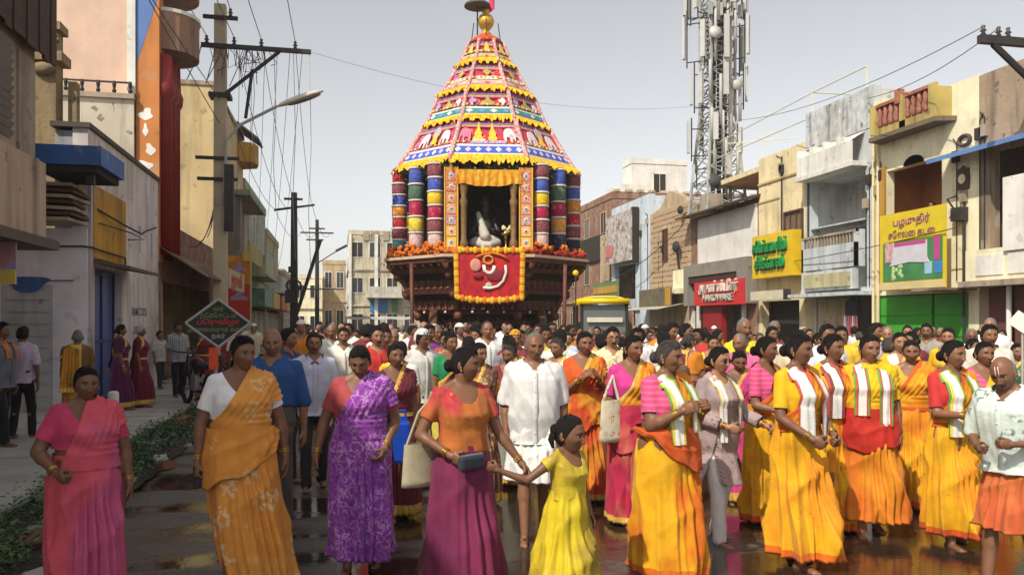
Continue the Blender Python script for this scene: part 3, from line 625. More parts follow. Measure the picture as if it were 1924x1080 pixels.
xh = XR - .62
b = MB(); b.box(xh, xh + .04, 18.75, 21.35, 2.60, 4.78); S.part('frame', b, mat('hoard_yellow', (.66, .50, .02), .5, .1))
b = MB(); b.box(xh - .012, xh - .002, 18.85, 21.2, 2.85, 3.95); S.part('green_print', b, mat('hoard_green', (.06, .22, .08), .5, .25, 2))
b = MB(); b.box(xh - .03, xh - .016, 19.4, 20.75, 3.45, 3.92); b.prism([(xh - .03, 19.4, 3.45), (xh - .03, 20.75, 3.45), (xh - .03, 20.9, 3.28), (xh - .03, 20.1, 3.36), (xh - .03, 19.3, 3.30)], (.013, 0, 0)); S.part('white_print', b, mat('hoard_white', (.58, .56, .62), .5))
b = MB(); b.box(xh - .034, xh - .031, 19.45, 20.7, 3.82, 3.92); b.box(xh - .02, xh - .013, 18.95, 19.15, 3.35, 4.0); S.part('magenta_print', b, mat('hoard_magenta', (.5, .06, .25), .5))
for yy, c in ((18.98, 'blue_print'), (19.35, 'cyan_print')):
    b = MB(); b.prism([(xh - .02, yy - .12, 3.0), (xh - .02, yy + .14, 3.0), (xh - .02, yy + .16, 3.32), (xh - .02, yy - .14, 3.32)], (.006, 0, 0)); S.part(c, b, mat(c, (.05, .22, .5) if c == 'blue_print' else (.3, .5, .6), .5))
b = MB()
for i in range(14): b.ball((xh - .012, 20.4 + .5 * nr.rand(), 2.92 + .35 * nr.rand()), (.012, .07, .06), 8, 6)
S.part('leaf_print', b, mat('pale_leaf', (.45, .55, .25), .5, .3, 20))
b = MB(); b.box(xh - .02, xh - .013, 20.7, 21.1, 3.4, 3.95); S.part('pink_print', b, mat('pink_white', (.6, .35, .35), .5, .5, 10))
b = MB(); b.box(xh - .02, xh - .001, 18.75, 21.35, 2.62, 2.82); S.part('cream_strip', b, mat('hoard_cream', (.62, .5, .25), .5)); S.o.location.y -= onx(1640, 16)[1] - onx(1667, 16)[1]
pr = mat('purple_letter', (.28, .07, .18), .5)
text('lettering', 'பழமுதிர்', pr, S.o, (xh - .012 - 15.8, 20.05 - 20, 4.5 - 2.6), (R(90), 0, R(-90)), .27, .004, fit=1.45)
text('lettering', 'சோலை கடை', mat('brown_letter', (.25, .12, .10), .5), S.o, (xh - .012 - 15.8, 20.05 - 20, 4.15 - 2.6), (R(90), 0, R(-90)), .27, .004, fit=1.85)
# R3 grey blue house
ly, hy_ = 21.87, 25.5
B = Bld('grey_house', 'narrow pale grey blue house with deep balcony recess', 'house', (18, 23.7, 0))
b = MB(); wall(b, 'x', XR, .3, ly, hy_, 2.66, 9.0, [(22.2, 25.2, 4.95, 6.55), (22.2, 25.2, 2.8, 4.9)]); B.part('wall', b, pl_blue)
b = MB(); b.box(XR + .31, 22, ly, ly + .15, .1, 8.9); b.box(XR + .31, 22, hy_ - .15, hy_, .1, 8.9); b.box(17.5, 17.7, ly + .15, hy_ - .15, 2.66, 8.8); b.box(XR + .31, 17.5, ly + .15, hy_ - .15, 6.56, 6.7); b.box(XR + .31, 17.5, ly + .15, hy_ - .15, 4.75, 4.9); b.box(XR + .31, 22, ly + .15, hy_ - .15, 2.66, 2.78); b.box(19, 19.2, ly + .15, hy_ - .15, .1, 2.6); B.part('recess', b, plaster('recess_grey', (.56, .57, .55), streak=.35))
b = MB(); b.box(XR - .55, XR, 22.1, 25.3, 6.55, 6.7); B.part('sunshade', b, pl_white)
for i in range(4):
    q = MB(); ya = 22.22 + i * .76; q.box(XR - .5, XR - .44, ya, ya + .62, 6.7, 7.35); q.add([(XR - .5, ya, 7.35), (XR - .5, ya + .62, 7.35), (XR - .02, ya + .62, 7.65), (XR - .02, ya, 7.65)], [(0, 1, 2, 3)]); B.part('louvre_box', q, pl_white)
    q = MB(); q.box(XR - .52, XR - .02, ya + .64, ya + .74, 6.7, 7.6); B.part('fin', q, pl_white)
for i in range(5): b = MB(); b.box(XR - .02 - .006 * (i % 2), XR - .002, 21.95 + .7 * i, 22.63 + .7 * i, 7.7, 8.98 - .05 * (i % 3)); B.part('worn_cladding', b, plaster('worn_white', (.50, .52, .52), streak=.8, vs=4, var=.3))
b = MB(); b.box(XR - .35, XR - .25, 22.2, 25.2, 3.45, 4.2); b.box(XR - .35, XR - .02, 22.2, 22.3, 3.45, 4.6); b.box(XR - .35, XR - .02, 25.1, 25.2, 3.45, 4.6); B.part('balcony_parapet', b, pl_blue)
b = MB(); b.box(XR - .36, XR - .24, 22.2, 25.2, 4.52, 4.6); B.part('rail', b, pl_dirty)
for i in range(17): q = MB(); q.box(XR - .33, XR - .28, 22.34 + i * .17, 22.40 + i * .17, 4.2, 4.52); B.part('baluster', q, pl_dirty)
b = MB(); b.box(XR - .32, XR - .22, 22.25, 25.25, 2.75, 3.40); B.part('fascia', b, pl_blue)
b = MB(); b.box(XR - .4, XR - .325, 22.5, 25.0, 2.85, 3.3); n_ = B.part('name_board', b, plaster('board_stained', (.46, .42, .24), streak=.5))
b = MB(); b.box(XR - .7, XR - .03, ly, hy_, 2.54, 2.655); B.part('shop_lintel', b, pl_blue)
b = MB(); b.box(XR + .1, XR + .3, 23.4, 24.9, .12, 2.5); B.part('shop_wall', b, pl_tan)
b = MB(); b.box(XR + .05, XR + .1, 22.7, 23.3, .12, 2.4); B.part('shop_door', b, mat('door_ink', (.03, .03, .06), .5))
for i in range(8):
    q = thing('hanging_cloth', 'folded cloth lengths hanging at the shop beside green shutters', 'cloth', (XR - .45, 22.0 + i * .1, 1.2), 0, 'cloths hanging by the green shutters'); m_ = MB(); m_.grid([[(.02 * math.sin(u * 3 + v), -.04 + .08 * u / 3, v * .3 - .5) for u in range(4)] for v in range(5)]); m_.build('cloth', cloth('hang%d' % (i % 4), [(.35, .05, .05), (.1, .1, .2), (.4, .3, .2), (.2, .05, .1)][i % 4]), q)
# roof pipe frame
S = Bld('roof_frame', 'yellow pipe frame standing on the roofs above the buff house', 'railing', (17, 27, 8))
for p in (((16.2, 25.4, 8.0), (16.2, 25.4, 9.75)), ((16.2, 28.8, 8.0), (16.2, 28.8, 9.5)), ((16.2, 33.0, 8.0), (16.2, 33.0, 9.55)), ((16.2, 25.4, 9.75), (16.2, 33.0, 9.55)), ((16.2, 25.4, 9.75), (16.2, 22.4, 9.75)), ((16.2, 22.4, 9.0), (16.2, 22.4, 9.75)), ((16.2, 25.4, 8.9), (16.2, 33.0, 8.9)), ((16.2, 33.0, 9.55), (19.5, 31.5, 9.7)), ((16.2, 25.4, 9.75), (19.5, 25.4, 9.8))):
    b = MB(); b.tube(p, .022, 6); S.part('pipe', b, mat('pipe_yellow', (.66, .62, .44), .6))
# R4 buff house
B = Bld('buff_house', 'plain buff house with one brown shuttered window above the yellow sign', 'house', (18, 28, 0))
b = MB(); wall(b, 'x', XR, .3, 25.52, 28.75, .12, 8.05, [(25.9, 28.5, .12, 2.5), (25.7, 26.75, 4.55, 5.65)]); b.box(XR + .3, 24, 25.52, 25.7, .1, 8.0); b.box(XR + .31, 24, 25.75, 33.5, 7.7, 7.9); b.box(18.6, 24, 28.8, 33.6, .1, 8.1); B.part('wall', b, pl_creamr2)
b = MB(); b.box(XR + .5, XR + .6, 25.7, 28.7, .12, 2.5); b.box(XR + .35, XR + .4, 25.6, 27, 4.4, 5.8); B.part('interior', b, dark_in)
B.window('x', XR, -1, 25.62, 26.83, 4.47, 5.73, brown_w, mat('shutter_brown', (.16, .11, .07), .8), 2, d=.09)
b = MB(); b.box(XR - .05, XR - .003, 25.55, 28.75, 7.0, 7.08); b.box(XR - .03, XR - .003, 27.2, 28.75, 6.3, 6.36); B.part('ledge', b, plaster('ledge_buff', (.5, .36, .18)))
b = MB(); b.box(18.45, 18.6, 28.8, 33.6, 8.0, 8.5); B.part('back_parapet', b, plaster('rusty_cream', (.5, .38, .2), streak=.9))
for yy in (29.3, 30.8, 32.2): q = MB(); q.tube([(18.52, yy, 6.2), (18.52, yy, 8.0)], .05, 6); B.part('drain_pipe', q, pl_dirty)
S = Bld('yellow_sign', 'yellow sign box with two lines of raised green letters', 'sign', (15.6, 27.4, 3))
b = MB(); b.box(XR - .55, XR - .20, 25.95, 28.75, 3.35, 4.95); S.part('sign_box', b, mat('sign_yellow', (.72, .46, .015), .45, .12))
gl_ = mat('letter_green', (.015, .26, .06), .4); dg_ = mat('letter_shadow', (.03, .06, .02), .5)
for tx, zc, sz in (('சென்னை சில்', 4.46, .58), ('சிக்னல்', 3.86, .58)):
    text('raised_lettering', tx, gl_, S.o, (XR - .62 - 15.6, 27.4 - 27.4, zc - 3), (R(90), 0, R(-90)), sz, .06, fit=2.3 if zc > 4.2 else 2.0)
    text('lettering_shadow', tx, dg_, S.o, (XR - .575 - 15.6, 27.45 - 27.4, zc - .03 - 3), (R(90), 0, R(-90)), sz * 1.07, .02, fit=2.38 if zc > 4.2 else 2.08)  # dark offset copy of the letters stands in for their cast shadow
S.o.location.y -= onx(1415, 16)[1] - onx(1427, 16)[1]
S = Bld('strip_sign', 'narrow cream strip sign below the yellow sign', 'sign', (15.5, 27, 2.6)); b = MB(); b.box(XR - .6, XR - .35, 25.95, 28.3, 2.52, 2.86); S.part('panel', b, mat('strip_cream', (.6, .55, .4), .6, .15)); b = MB(); b.box(XR - .61, XR - .34, 25.9, 25.95, 2.5, 2.88); S.part('end_cap', b, iron)
# R5 white panel shop with the red sign
B = Bld('panel_shop', 'shop with a big white upper panel and grey framed red sign', 'shop', (18, 31.8, 0))
b = MB(); wall(b, 'x', XR, .3, 28.78, 34.9, .12, 6.6, [(29.6, 34.5, .12, 2.45)]); b.box(XR + .3, 24, 28.8, 34.9, 6.3, 6.5); b.box(XR + .3, 24, 34.6, 34.88, .1, 6.3); b.box(XR + 1.2, XR + 1.3, 29, 34.6, .12, 2.6); B.part('wall', b, pl_brick)
b = MB(); b.box(XR - .12, XR - .004, 28.82, 34.0, 4.3, 6.35); B.part('white_panel', b, plaster('panel_white', (.70, .67, .62), streak=.12))
b = MB(); b.add([(XR + .02, 28.6, 6.62), (XR + .02, 35, 6.62), (XR - .8, 35, 6.42), (XR - .8, 28.6, 6.42), (XR + .02, 28.6, 6.72), (XR + .02, 35, 6.72), (XR - .8, 35, 6.5), (XR - .8, 28.6, 6.5)], [(3, 2, 1, 0), (4, 5, 6, 7), (0, 1, 5, 4), (1, 2, 6, 5), (2, 3, 7, 6), (3, 0, 4, 7)]); B.part('eaves', b, brown_w)
b = MB(); b.box(XR - .45, XR - .003, 28.85, 34.8, 3.75, 4.28); b.box(XR - .45, XR - .003, 34.35, 34.8, 2.45, 3.75); b.box(XR - .45, XR - .003, 28.85, 29.7, 2.45, 3.75); B.part('grey_surround', b, plaster('surround_grey', (.25, .22, .19), streak=.2))
b = MB(); b.box(XR - .40, XR - .04, 29.7, 34.35, 3.45, 3.74); B.part('sign_recess', b, mat('recess_red_brown', (.06, .02, .018), .8))
b = MB(); b.box(XR - .25, XR - .02, 31.4, 33.2, .12, 2.4); B.part('red_door', b, mat('door_red', (.28, .012, .014), .5))
for yy in (29.7, 33.9, 34.5): q = MB(); q.box(XR - .12, XR - .01, yy, yy + .22, .12, 2.44); B.part('pillar', q, pl_white)
S = Bld('red_sign', 'bright red shop sign with two rows of pale raised letters', 'sign', (15.6, 32, 2.5))
b = MB(); b.box(XR - .50, XR - .42, 29.75, 34.3, 2.42, 3.44); b.box(XR - .42, XR - .05, 29.75, 34.3, 2.42, 2.5); S.part('panel', b, mat('sign_red', (.58, .022, .03), .4, .08))
lt = mat('letter_cream', (.66, .60, .52), .5)
text('raised_lettering', 'அருண் ஸ்டோர்', lt, S.o, (XR - .54 - 15.6, 0, 3.16 - 2.5), (R(90), 0, R(-90)), .58, .04, fit=3.5)
text('raised_lettering', 'HARDWARE', mat('letter_grey', (.45, .44, .38), .5), S.o, (XR - .54 - 15.6, 0, 2.72 - 2.5), (R(90), 0, R(-90)), .40, .03, fit=2.7)
S.o.location.y -= onx(1310, 16)[1] - onx(1324, 16)[1]
# R6 gabled tan house
B = Bld('gabled_house', 'narrow tan brick house with pointed gable left of the red sign', 'house', (18, 37.5, 0))
b = MB(); b.box(XR + .3, 23, 34.95, 40, .1, 7.3); b.prism([(XR, 34.95, .1), (XR, 40, .1), (XR, 40, 7.35), (XR, 38.7, 7.5), (XR, 37.6, 8.25), (XR, 36.5, 7.95), (XR, 34.95, 7.3)], (.3, 0, 0)); B.part('wall', b, pl_tan)
for r_ in range(26):
    pass
brk = None
for r_ in range(15):
    for c_ in range(9):
        if brk is None: q = MB(); q.box(-.02, .02, -.235, .235, -.11, .11); brk = q.mesh('block', [plaster('block_tan', (.47, .33, .20), streak=.35), ])
        yy = 35.25 + c_ * .52 + (.26 if r_ % 2 else 0)
        if yy > 39.75 or (37.5 < yy < 38.5 and 4.6 < 3.6 + r_ * .26 < 6.5): continue
        inst('block', brk, B.o, (XR - .012 - 18 + .006 * ((r_ * 7 + c_ * 3) % 5 - 2), yy - 37.5, 3.6 + r_ * .26 - 0))
B.window('x', XR, -1, 37.65, 38.35, 4.75, 6.4, mat('window_red_brown', (.2, .06, .04), .7), dark_in, 1)
b = MB(); b.box(XR - .5, XR, 35.2, 39.8, 3.05, 3.3); b.box(XR - .2, XR, 35.0, 36.6, 3.3, 4.2); B.part('ledge', b, pl_creamr)
b = MB(); b.ball((XR - .3, 36.0, 5.3), (.15, .3, .28)); b.tube([(XR - .25, 36, 5.1), (XR - .1, 36.1, 4.2)], .05); b.ball((XR - .3, 35.5, 7.0), (.12, .25, .2)); B.part('wire_cluster', b, iron)
S = Bld('low_shop_boards', 'small dark and yellow shop board under the gabled house', 'sign', (15.4, 37.5, 2.5)); b = MB(); b.box(XR - .75, XR - .68, 35.6, 39.7, 2.45, 3.35); S.part('panel', b, mat('olive_board', (.13, .11, .07), .6, .4, 3)); b = MB(); b.box(XR - .78, XR - .755, 35.6, 36.2, 2.5, 3.35); S.part('yellow_edge', b, yel); b = MB(); b.add([(XR, 35.2, 2.62), (XR, 40.4, 2.62), (XR - 1.6, 40.4, 2.3), (XR - 1.6, 35.2, 2.3)], [(0, 1, 2, 3)]); S.part('awning', b, mat('awning_pale', (.42, .38, .3), .7))
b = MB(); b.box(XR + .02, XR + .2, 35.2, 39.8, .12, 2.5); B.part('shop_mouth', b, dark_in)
# R7 pale blue house
B = Bld('pale_blue_house', 'white and pale blue house with a grimy shop board on its front', 'house', (18, 43, 0))
b = MB(); wall(b, 'x', XR, .3, 40.05, 46.2, .12, 8.5, [(42.2, 45.7, 3.0, 5.0), (41.5, 45.8, .12, 2.5)]); b.box(XR + .3, 22, 40.05, 46.2, 7.5, 8.4); b.box(XR + 1.5, 22, 40.1, 46.2, .1, 7.5); b.box(XR + .3, XR + 1.5, 40.05, 40.3, .1, 7.5); B.part('wall', b, plaster('sky_white', (.55, .62, .68), streak=.4))
S = Bld('grimy_board', 'large grimy white billboard projecting from the pale blue house', 'sign', (15, 43, 5)); b = MB(); b.box(XR - .5, XR - .42, 41.6, 45.9, 5.1, 7.9); S.part('panel', b, mat('board_grime', (.45, .42, .38), .7, .5, 4, (.25, .16, .14), .55, 3)); b = MB(); b.box(XR - .42, XR - .05, 41.55, 41.8, 5.0, 8.0); S.part('side', b, dark_in); b = MB(); b.box(XR - .53, XR - .505, 44.6, 45.8, 5.5, 6.2); S.part('red_patch', b, mat('faded_red', (.5, .16, .14), .7))
S = Bld('green_board', 'green and yellow shop board low beside the yellow vehicle', 'sign', (15, 44, 3)); b = MB(); b.box(XR - 1.1, XR - 1.02, 42, 46.4, 2.5, 4.0); S.part('panel', b, mat('board_green', (.12, .2, .08), .6, .3, 3)); b = MB(); b.box(XR - 1.13, XR - 1.105, 42.1, 46.3, 3.35, 3.75); S.part('yellow_band', b, yel); b = MB(); b.box(XR - 1.13, XR - 1.105, 43, 45.4, 2.7, 3.1); S.part('white_band', b, pl_white)
# R8 brick block behind
Bk = far_house('brick_house', 'large red brick house behind the pale blue one right of the chariot', XR + .1, 27, 46.3, 60, 9.2, pl_brick, 'sw', 3, 3, 4, wm=pl_tan, seed=8)
b = MB()
for i in range(14): b.box(XR + .2 + i * .75, XR + .55 + i * .75, 46.2, 46.5, 9.6, 9.75)
Bk.part('coping_brick', b, pl_tan)
b = MB(); b.box(XR - .4, XR, 46.6, 47.2, .1, 7); Bk.part('pier', b, pl_tan)
b = MB(); b.box(XR - .05, XR + .08, 47.4, 58, 5.6, 7.2); Bk.part('dark_opening', b, dark_in)
Bw = far_house('roof_house', 'white upper house rising behind the brick block', 21.7, 26.2, 58, 60, 13.8, plaster('bright_white', (.74, .72, .66), streak=.15), 's', 4, 1, 1, seed=9)
b = MB(); b.box(20.6, 21.5, 57.4, 61, 11.2, 12.1); b.box(20.4, 21.55, 57.2, 61.2, 10.95, 11.2); Bw.part('side_balcony', b, pl_white)
# conduits, boxes and brackets fixed to the right hand fronts
rq = random.Random(12)
for nm, ya, yb, zlo, zhi in (('parapet_house', 18.0, 18.8, 2.8, 7), ('parapet_house', 21.3, 21.8, 2.6, 6.8), ('grey_house', 21.95, 22.15, 2.8, 7.5), ('grey_house', 25.25, 25.45, 2.8, 8), ('buff_house', 26.9, 28.6, 5.1, 7.8), ('panel_shop', 29, 34, 3.8, 4.3), ('gabled_house', 35.2, 39.6, 3.4, 7.2), ('pale_blue_house', 40.3, 42, 2.6, 8), ('balcony_house', 17.35, 17.6, 2.7, 7.5)):
    o_ = bpy.data.objects[nm]
    for i in range(2):
        y_ = rq.uniform(ya, yb); z1 = rq.uniform(zlo + .6 * (zhi - zlo), zhi); b = MB(); b.tube([(XR - .03, y_, zlo), (XR - .03, y_, z1), (XR - .03, y_ + rq.uniform(-.4, .4), z1 + .15)], .016, 5); b.v = [(p[0] - o_.location.x, p[1] - o_.location.y, p[2]) for p in b.v]; c_ = b.build('conduit', [iron], o_)
        b = MB(); b.box(XR - .11, XR - .005, y_ - .1, y_ + .1, z1 - .5, z1 - .2); b.v = [(p[0] - o_.location.x, p[1] - o_.location.y, p[2]) for p in b.v]; b.build('junction_box', [pl_dirty if i else iron], c_)
# ================================================================== cell tower
T = Bld('cell_tower', 'tall lattice mobile phone tower crowded with white antennas', 'tower', (16.9, 33.4, 6.6)); cx, cy = 16.6, 33.5
tw_m = mat('tower_steel', (.34, .34, .32), .6, .25); tw_d = mat('tower_dark', (.05, .05, .048), .7); ant = mat('antenna_white', (.46, .46, .44), .5, .1)
legs_ = [(-1, -1), (1, -1), (1, 1), (-1, 1)]
hw = lambda z: .95 - .38 * min(1, (z - 6.6) / 4.5)
for sx_, sy_ in legs_:
    b = MB(); b.tube([(cx + sx_ * hw(z), cy + sy_ * hw(z), z) for z in (6.5, 11.1, 17.6)], .075, 6); T.part('leg', b, tw_m)
zz = list(np.arange(6.7, 17.5, .62))
for i in range(len(zz) - 1):
    b = MB(); z0, z1 = zz[i], zz[i + 1]
    for k in range(4):
        (ax_, ay_), (bx_, by_) = legs_[k], legs_[(k + 1) % 4]; h0, h1 = hw(z0), hw(z1)
        b.tube([(cx + ax_ * h0, cy + ay_ * h0, z0), (cx + bx_ * h1, cy + by_ * h1, z1)], .033, 4); b.tube([(cx + bx_ * h0, cy + by_ * h0, z0), (cx + ax_ * h1, cy + ay_ * h1, z1)], .033, 4); b.tube([(cx + ax_ * h0, cy + ay_ * h0, z0), (cx + bx_ * h0, cy + by_ * h0, z0)], .026, 4)
    T.part('bracing', b, tw_m)
b = MB()
for i in range(9): a = (i - 4) * .1; b.tube([(cx + a, cy - .2 + .05 * (i % 3), 6.7), (cx + a * .8, cy - .2, 17.4)], .038, 5)
T.part('cable_run', b, tw_d)
b = MB(); b.box(cx + .30, cx + .42, cy - .6, cy - .48, 7.0, 16.5); T.part('cable_tray', b, ant)
rt = random.Random(5)
def outrig(ang, z, L_, hz, mw, pw=.11):
    c, s_ = math.cos(ang), math.sin(ang); b = MB()
    b.tube([(cx + c * .4, cy + s_ * .4, z), (cx + c * L_, cy + s_ * L_, z)], .03, 5); b.tube([(cx + c * .4, cy + s_ * .4, z + hz * .8), (cx + c * L_, cy + s_ * L_, z + hz * .8)], .03, 5); b.tube([(cx + c * L_, cy + s_ * L_, z - .25), (cx + c * L_, cy + s_ * L_, z + hz + .2)], .035, 6)
    o = T.part('outrigger', b, tw_d); q = MB(); q.obox((cx + c * (L_ + .14), cy + s_ * (L_ + .14), z + hz * .55), (.12, pw * 2, hz * .95), Matrix.Rotation(ang, 3, 'Z')); T.part('antenna_panel', q, ant, o)
for lev, n, L_, hz in ((15.6, 7, 1.35, 1.7), (13.3, 6, 1.35, 2.0), (11.2, 6, 1.25, 1.8), (9.3, 5, 1.15, 1.4), (7.9, 3, 1.0, 1.0)):
    for i in range(n): outrig(i * 6.283 / n + .5 + rt.uniform(-.2, .2) - (.4 if lev > 14 else 0), lev + rt.uniform(-.3, .3), L_ + rt.uniform(-.25, .15), hz * rt.uniform(.8, 1.1), ant)
for i, (dx, z, h) in enumerate(((-.45, 13.2, 2.6), (.12, 12.8, 2.9), (.5, 13.6, 2.2), (-.2, 10.4, 2.2), (.3, 9.6, 2.6), (-.5, 8.3, 1.8), (.05, 7.2, 2.6), (-.7, 11.6, 1.6), (.72, 10.6, 1.9), (-.3, 15, 2.2), (.25, 15.4, 2.0), (.62, 8.0, 1.6), (-.62, 9.6, 1.5), (-.1, 8.6, 2.4))):
    b = MB(); b.lathe([(.075, 0), (.075, h), (.04, h + .05)], 10, (cx + dx, cy - .75, z)); T.part('antenna_pole', b, ant, smooth=True)
for i in range(11):
    b = MB(); b.box(cx - .75 + .16 * i, cx - .63 + .16 * i, cy - .85, cy - .6, 15.2 + .35 * (i % 3), 15.75 + .35 * (i % 3)); T.part('radio_unit', b, ant if i % 2 else tw_m)
for dx, z, r_ in ((-.55, 7.9, .34), (.5, 12.2, .3), (-.5, 14.4, .3)):
    b = MB(); b.lathe([(.02, -.12), (r_ * .7, -.06), (r_, .02), (r_, .1), (.02, .16)], 14); b.xf(Matrix.Translation((cx + dx, cy - .8, z)) @ Matrix.Rotation(R(75), 4, 'X')); T.part('dish', b, tw_d if z < 9 else ant, smooth=True)
b = MB(); b.box(cx - 1.1, cx + 1.1, cy - 1.0, cy + 1.0, 6.45, 6.6); b.box(cx - 1.0, cx - .2, cy - .95, cy - .3, 6.6, 7.3); T.part('base_plinth', b, pl_dirty)
# ================================================================== poles and wires
def insulator(b, p, m=0): b.lathe([(.03, 0), (.06, .03), (.03, .07), (.075, .10), (.03, .15), (.05, .2), (.015, .23)], 8, p, m)
P1 = Bld('electric_pole', 'tall concrete electric pole with street lamp arm and long crossarm on the left pavement', 'pole', (-3.4, 24.5, 0)); px_, py_ = -3.4, 24.5
b = MB(); b.tube([(px_, py_, 0), (px_, py_, 10.85)], [.27, .22], 4); P1.part('shaft', b, plaster('pole_concrete', (.52, .44, .31), streak=.3))
b = MB(); b.box(px_ - .45, px_ + .5, py_ - .25, py_ - .16, 10.38, 10.48); P1.part('short_crossarm', b, iron)
b = MB(); b.box(px_ - .5, px_ + 2.55, py_ - .27, py_ - .16, 9.55, 9.67); P1.part('long_crossarm', b, iron)
b = MB(); b.tube([(px_ + .1, py_ - .2, 8.2), (px_ + 1.65, py_ - .2, 9.56)], .055, 6); P1.part('strut', b, iron)
b = MB(); b.box(px_ - .3, px_ + .3, py_ - .26, py_ + .26, 8.16, 8.28); P1.part('clamp', b, iron)
for zz_, w_ in ((6.35, .55), (5.75, .5)): b = MB(); b.box(px_ - w_ - .1, px_ + w_, py_ - .26, py_ - .18, zz_, zz_ + .09); P1.part('step_bracket', b, iron)
for dx, z_ in ((-.35, 9.67), (.4, 9.67), (1.15, 9.67), (2.1, 9.67), (.3, 10.48)): b = MB(); insulator(b, (px_ + dx, py_ - .21, z_)); P1.part('insulator', b, mat('porcelain_brown', (.06, .04, .035), .4), smooth=True)
b = MB(); b.tube([(px_ + .12, py_ - .24, 5.3), (px_ + .2, py_ - .26, 6.9), (px_ + .55, py_ - .28, 7.35), (px_ + 1.6, py_ - .3, 7.95)], .045, 7); P1.part('lamp_arm', b, tw_m)
b = MB(); M = Matrix.Translation((px_ + 2.25, py_ - .3, 8.2)) @ Matrix.Rotation(R(-22), 4, 'Y'); b.ball((0, 0, 0), (.72, .17, .12), 18, 10); b.v = [(x_, y_, z_ * (1 if z_ > 0 else .5)) for x_, y_, z_ in b.v]; b.xf(M); lo = P1.part('lamp_head', b, mat('lamp_shell', (.55, .50, .42), .5, .2), smooth=True)
b = MB(); b.ball((.1, 0, -.06), (.52, .13, .06), 14, 6); b.xf(M); P1.part('lamp_glass', b, mat('lamp_glass', (.12, .11, .10), .2), lo, True)
b = MB(); b.tube([(px_ + .9, py_ - .2, 9.0), (px_ + .7, py_ - .1, 7.6)], .05, 5); b.box(px_ + .15, px_ + .4, py_ - .4, py_ - .15, 4.3, 6.2); P1.part('service_cable', b, iron)
P2 = Bld('dark_pole', 'dark pole with a plain crossarm standing mid distance on the left', 'pole', (-2.15, 39.2, 0))
b = MB(); b.tube([(-2.15, 39.2, 0), (-2.15, 39.2, 7.8)], [.2, .14], 6); P2.part('shaft', b, iron)
b = MB(); b.box(-2.6, -1.75, 39.0, 39.08, 7.42, 7.52); b.add([(-3.05, 39.0, 6.88), (-1.2, 39.0, 7.18), (-1.2, 39.0, 7.27), (-3.05, 39.0, 6.98), (-3.05, 39.09, 6.88), (-1.2, 39.09, 7.18), (-1.2, 39.09, 7.27), (-3.05, 39.09, 6.98)], [(0, 1, 2, 3), (7, 6, 5, 4), (4, 5, 1, 0), (3, 2, 6, 7), (1, 5, 6, 2), (4, 0, 3, 7)]); P2.part('crossarm', b, iron)
b = MB(); b.box(-2.55, -2.1, 38.85, 39.05, 2.6, 3.2); b.box(-2.4, -2.0, 38.9, 39.05, 4.0, 4.3); [b.tube([(-2.15 + .3 * math.cos(a) * k_, 38.9, 3.4 + .25 * math.sin(a) * k_) for a in np.linspace(0, 6.28, 12)], .03, 5) for k_ in (.7, 1, 1.2)]; b.tube([(-2.05, 39, 2.0), (-.95, 39.4, 5.6)], .09, 6); P2.part('stay_and_box', b, iron)
P3 = Bld('far_pole', 'slim pole with twin crossarms and small street lamp beyond the dark pole', 'pole', (-1.65, 59, 0))
b = MB(); b.tube([(-1.65, 59, 0), (-1.65, 59, 9.0)], [.17, .12], 6); P3.part('shaft', b, iron); b = MB(); b.box(-2.8, -.5, 58.8, 58.9, 8.0, 8.1); b.box(-2.2, -1.1, 58.8, 58.9, 8.3, 8.4); b.box(-2.4, -1.2, 58.8, 58.9, 7.5, 7.6); b.box(-2.6, .2, 58.8, 58.9, 4.0, 4.1); P3.part('crossarm', b, iron)
b = MB(); b.tube([(-1.6, 58.9, 5.9), (-.7, 58.8, 6.5), (-.3, 58.8, 6.75)], .04, 5); P3.part('lamp_arm', b, iron); b = MB(); b.obox((.05, 58.8, 6.98), (.9, .25, .16), Matrix.Rotation(R(-28), 3, 'Y')); P3.part('lamp_head', b, iron)
P4 = Bld('right_pole', 'concrete pole just outside the right edge carrying a braced crossarm', 'pole', (15.0, 15.45, 0))
b = MB(); b.tube([(15.85, 15.45, 0), (15.85, 15.45, 9.2)], [.2, .15], 4); P4.part('shaft', b, MATS['pole_concrete'])
b = MB(); b.box(13.85, 16.2, 15.2, 15.34, 7.88, 8.06); b.tube([(14.2, 15.26, 7.88), (15.75, 15.3, 6.75)], .075, 6); P4.part('crossarm', b, iron)
for xx in (13.95, 14.35, 14.6, 15.2): b = MB(); insulator(b, (xx, 15.27, 8.06)); P4.part('insulator', b, MATS['porcelain_brown'], smooth=True)
wire_m = mat('wire_black', (.03, .03, .03), .6)
NW = [0]
def wire(label, p, q, sag=.3, r=.012, n=14):
    p, q = Vector(p), Vector(q); b = MB(); b.tube([(p.lerp(q, i / n) - Vector((0, 0, sag * 4 * (i / n) * (1 - i / n)))) for i in range(n + 1)], r, 4)
    b.v = [(x_ - p.x, y_ - p.y, z_ - p.z) for x_, y_, z_ in b.v]; o = b.build('overhead_wire', wire_m, None, True, loc=p); tag(o, label, 'wire', 'overhead wires'); return o
Z0 = 10.0
for dx, z_, x2 in ((-.35, 9.88, -4.1), (.4, 9.88, -3.1), (1.15, 9.88, -2.2), (2.1, 9.88, -1.2)):
    wire('overhead wire running from the concrete pole crossarm out over the top left edge', (px_ + dx, py_ - .21, z_), (x2, -12, 10.3), .7)
    wire('thin wire drooping from the concrete pole crossarm to the dark pole', (px_ + dx, py_ - .21, z_), (-3.0 + (dx + .35) * .7, 39.04, 6.95 + (dx + .35) * .1), .9, .011)
wire('thin wire from the pole top out over the top left edge', (px_ + .3, py_ - .21, 10.68), (-2.6, -12, 11), .5)
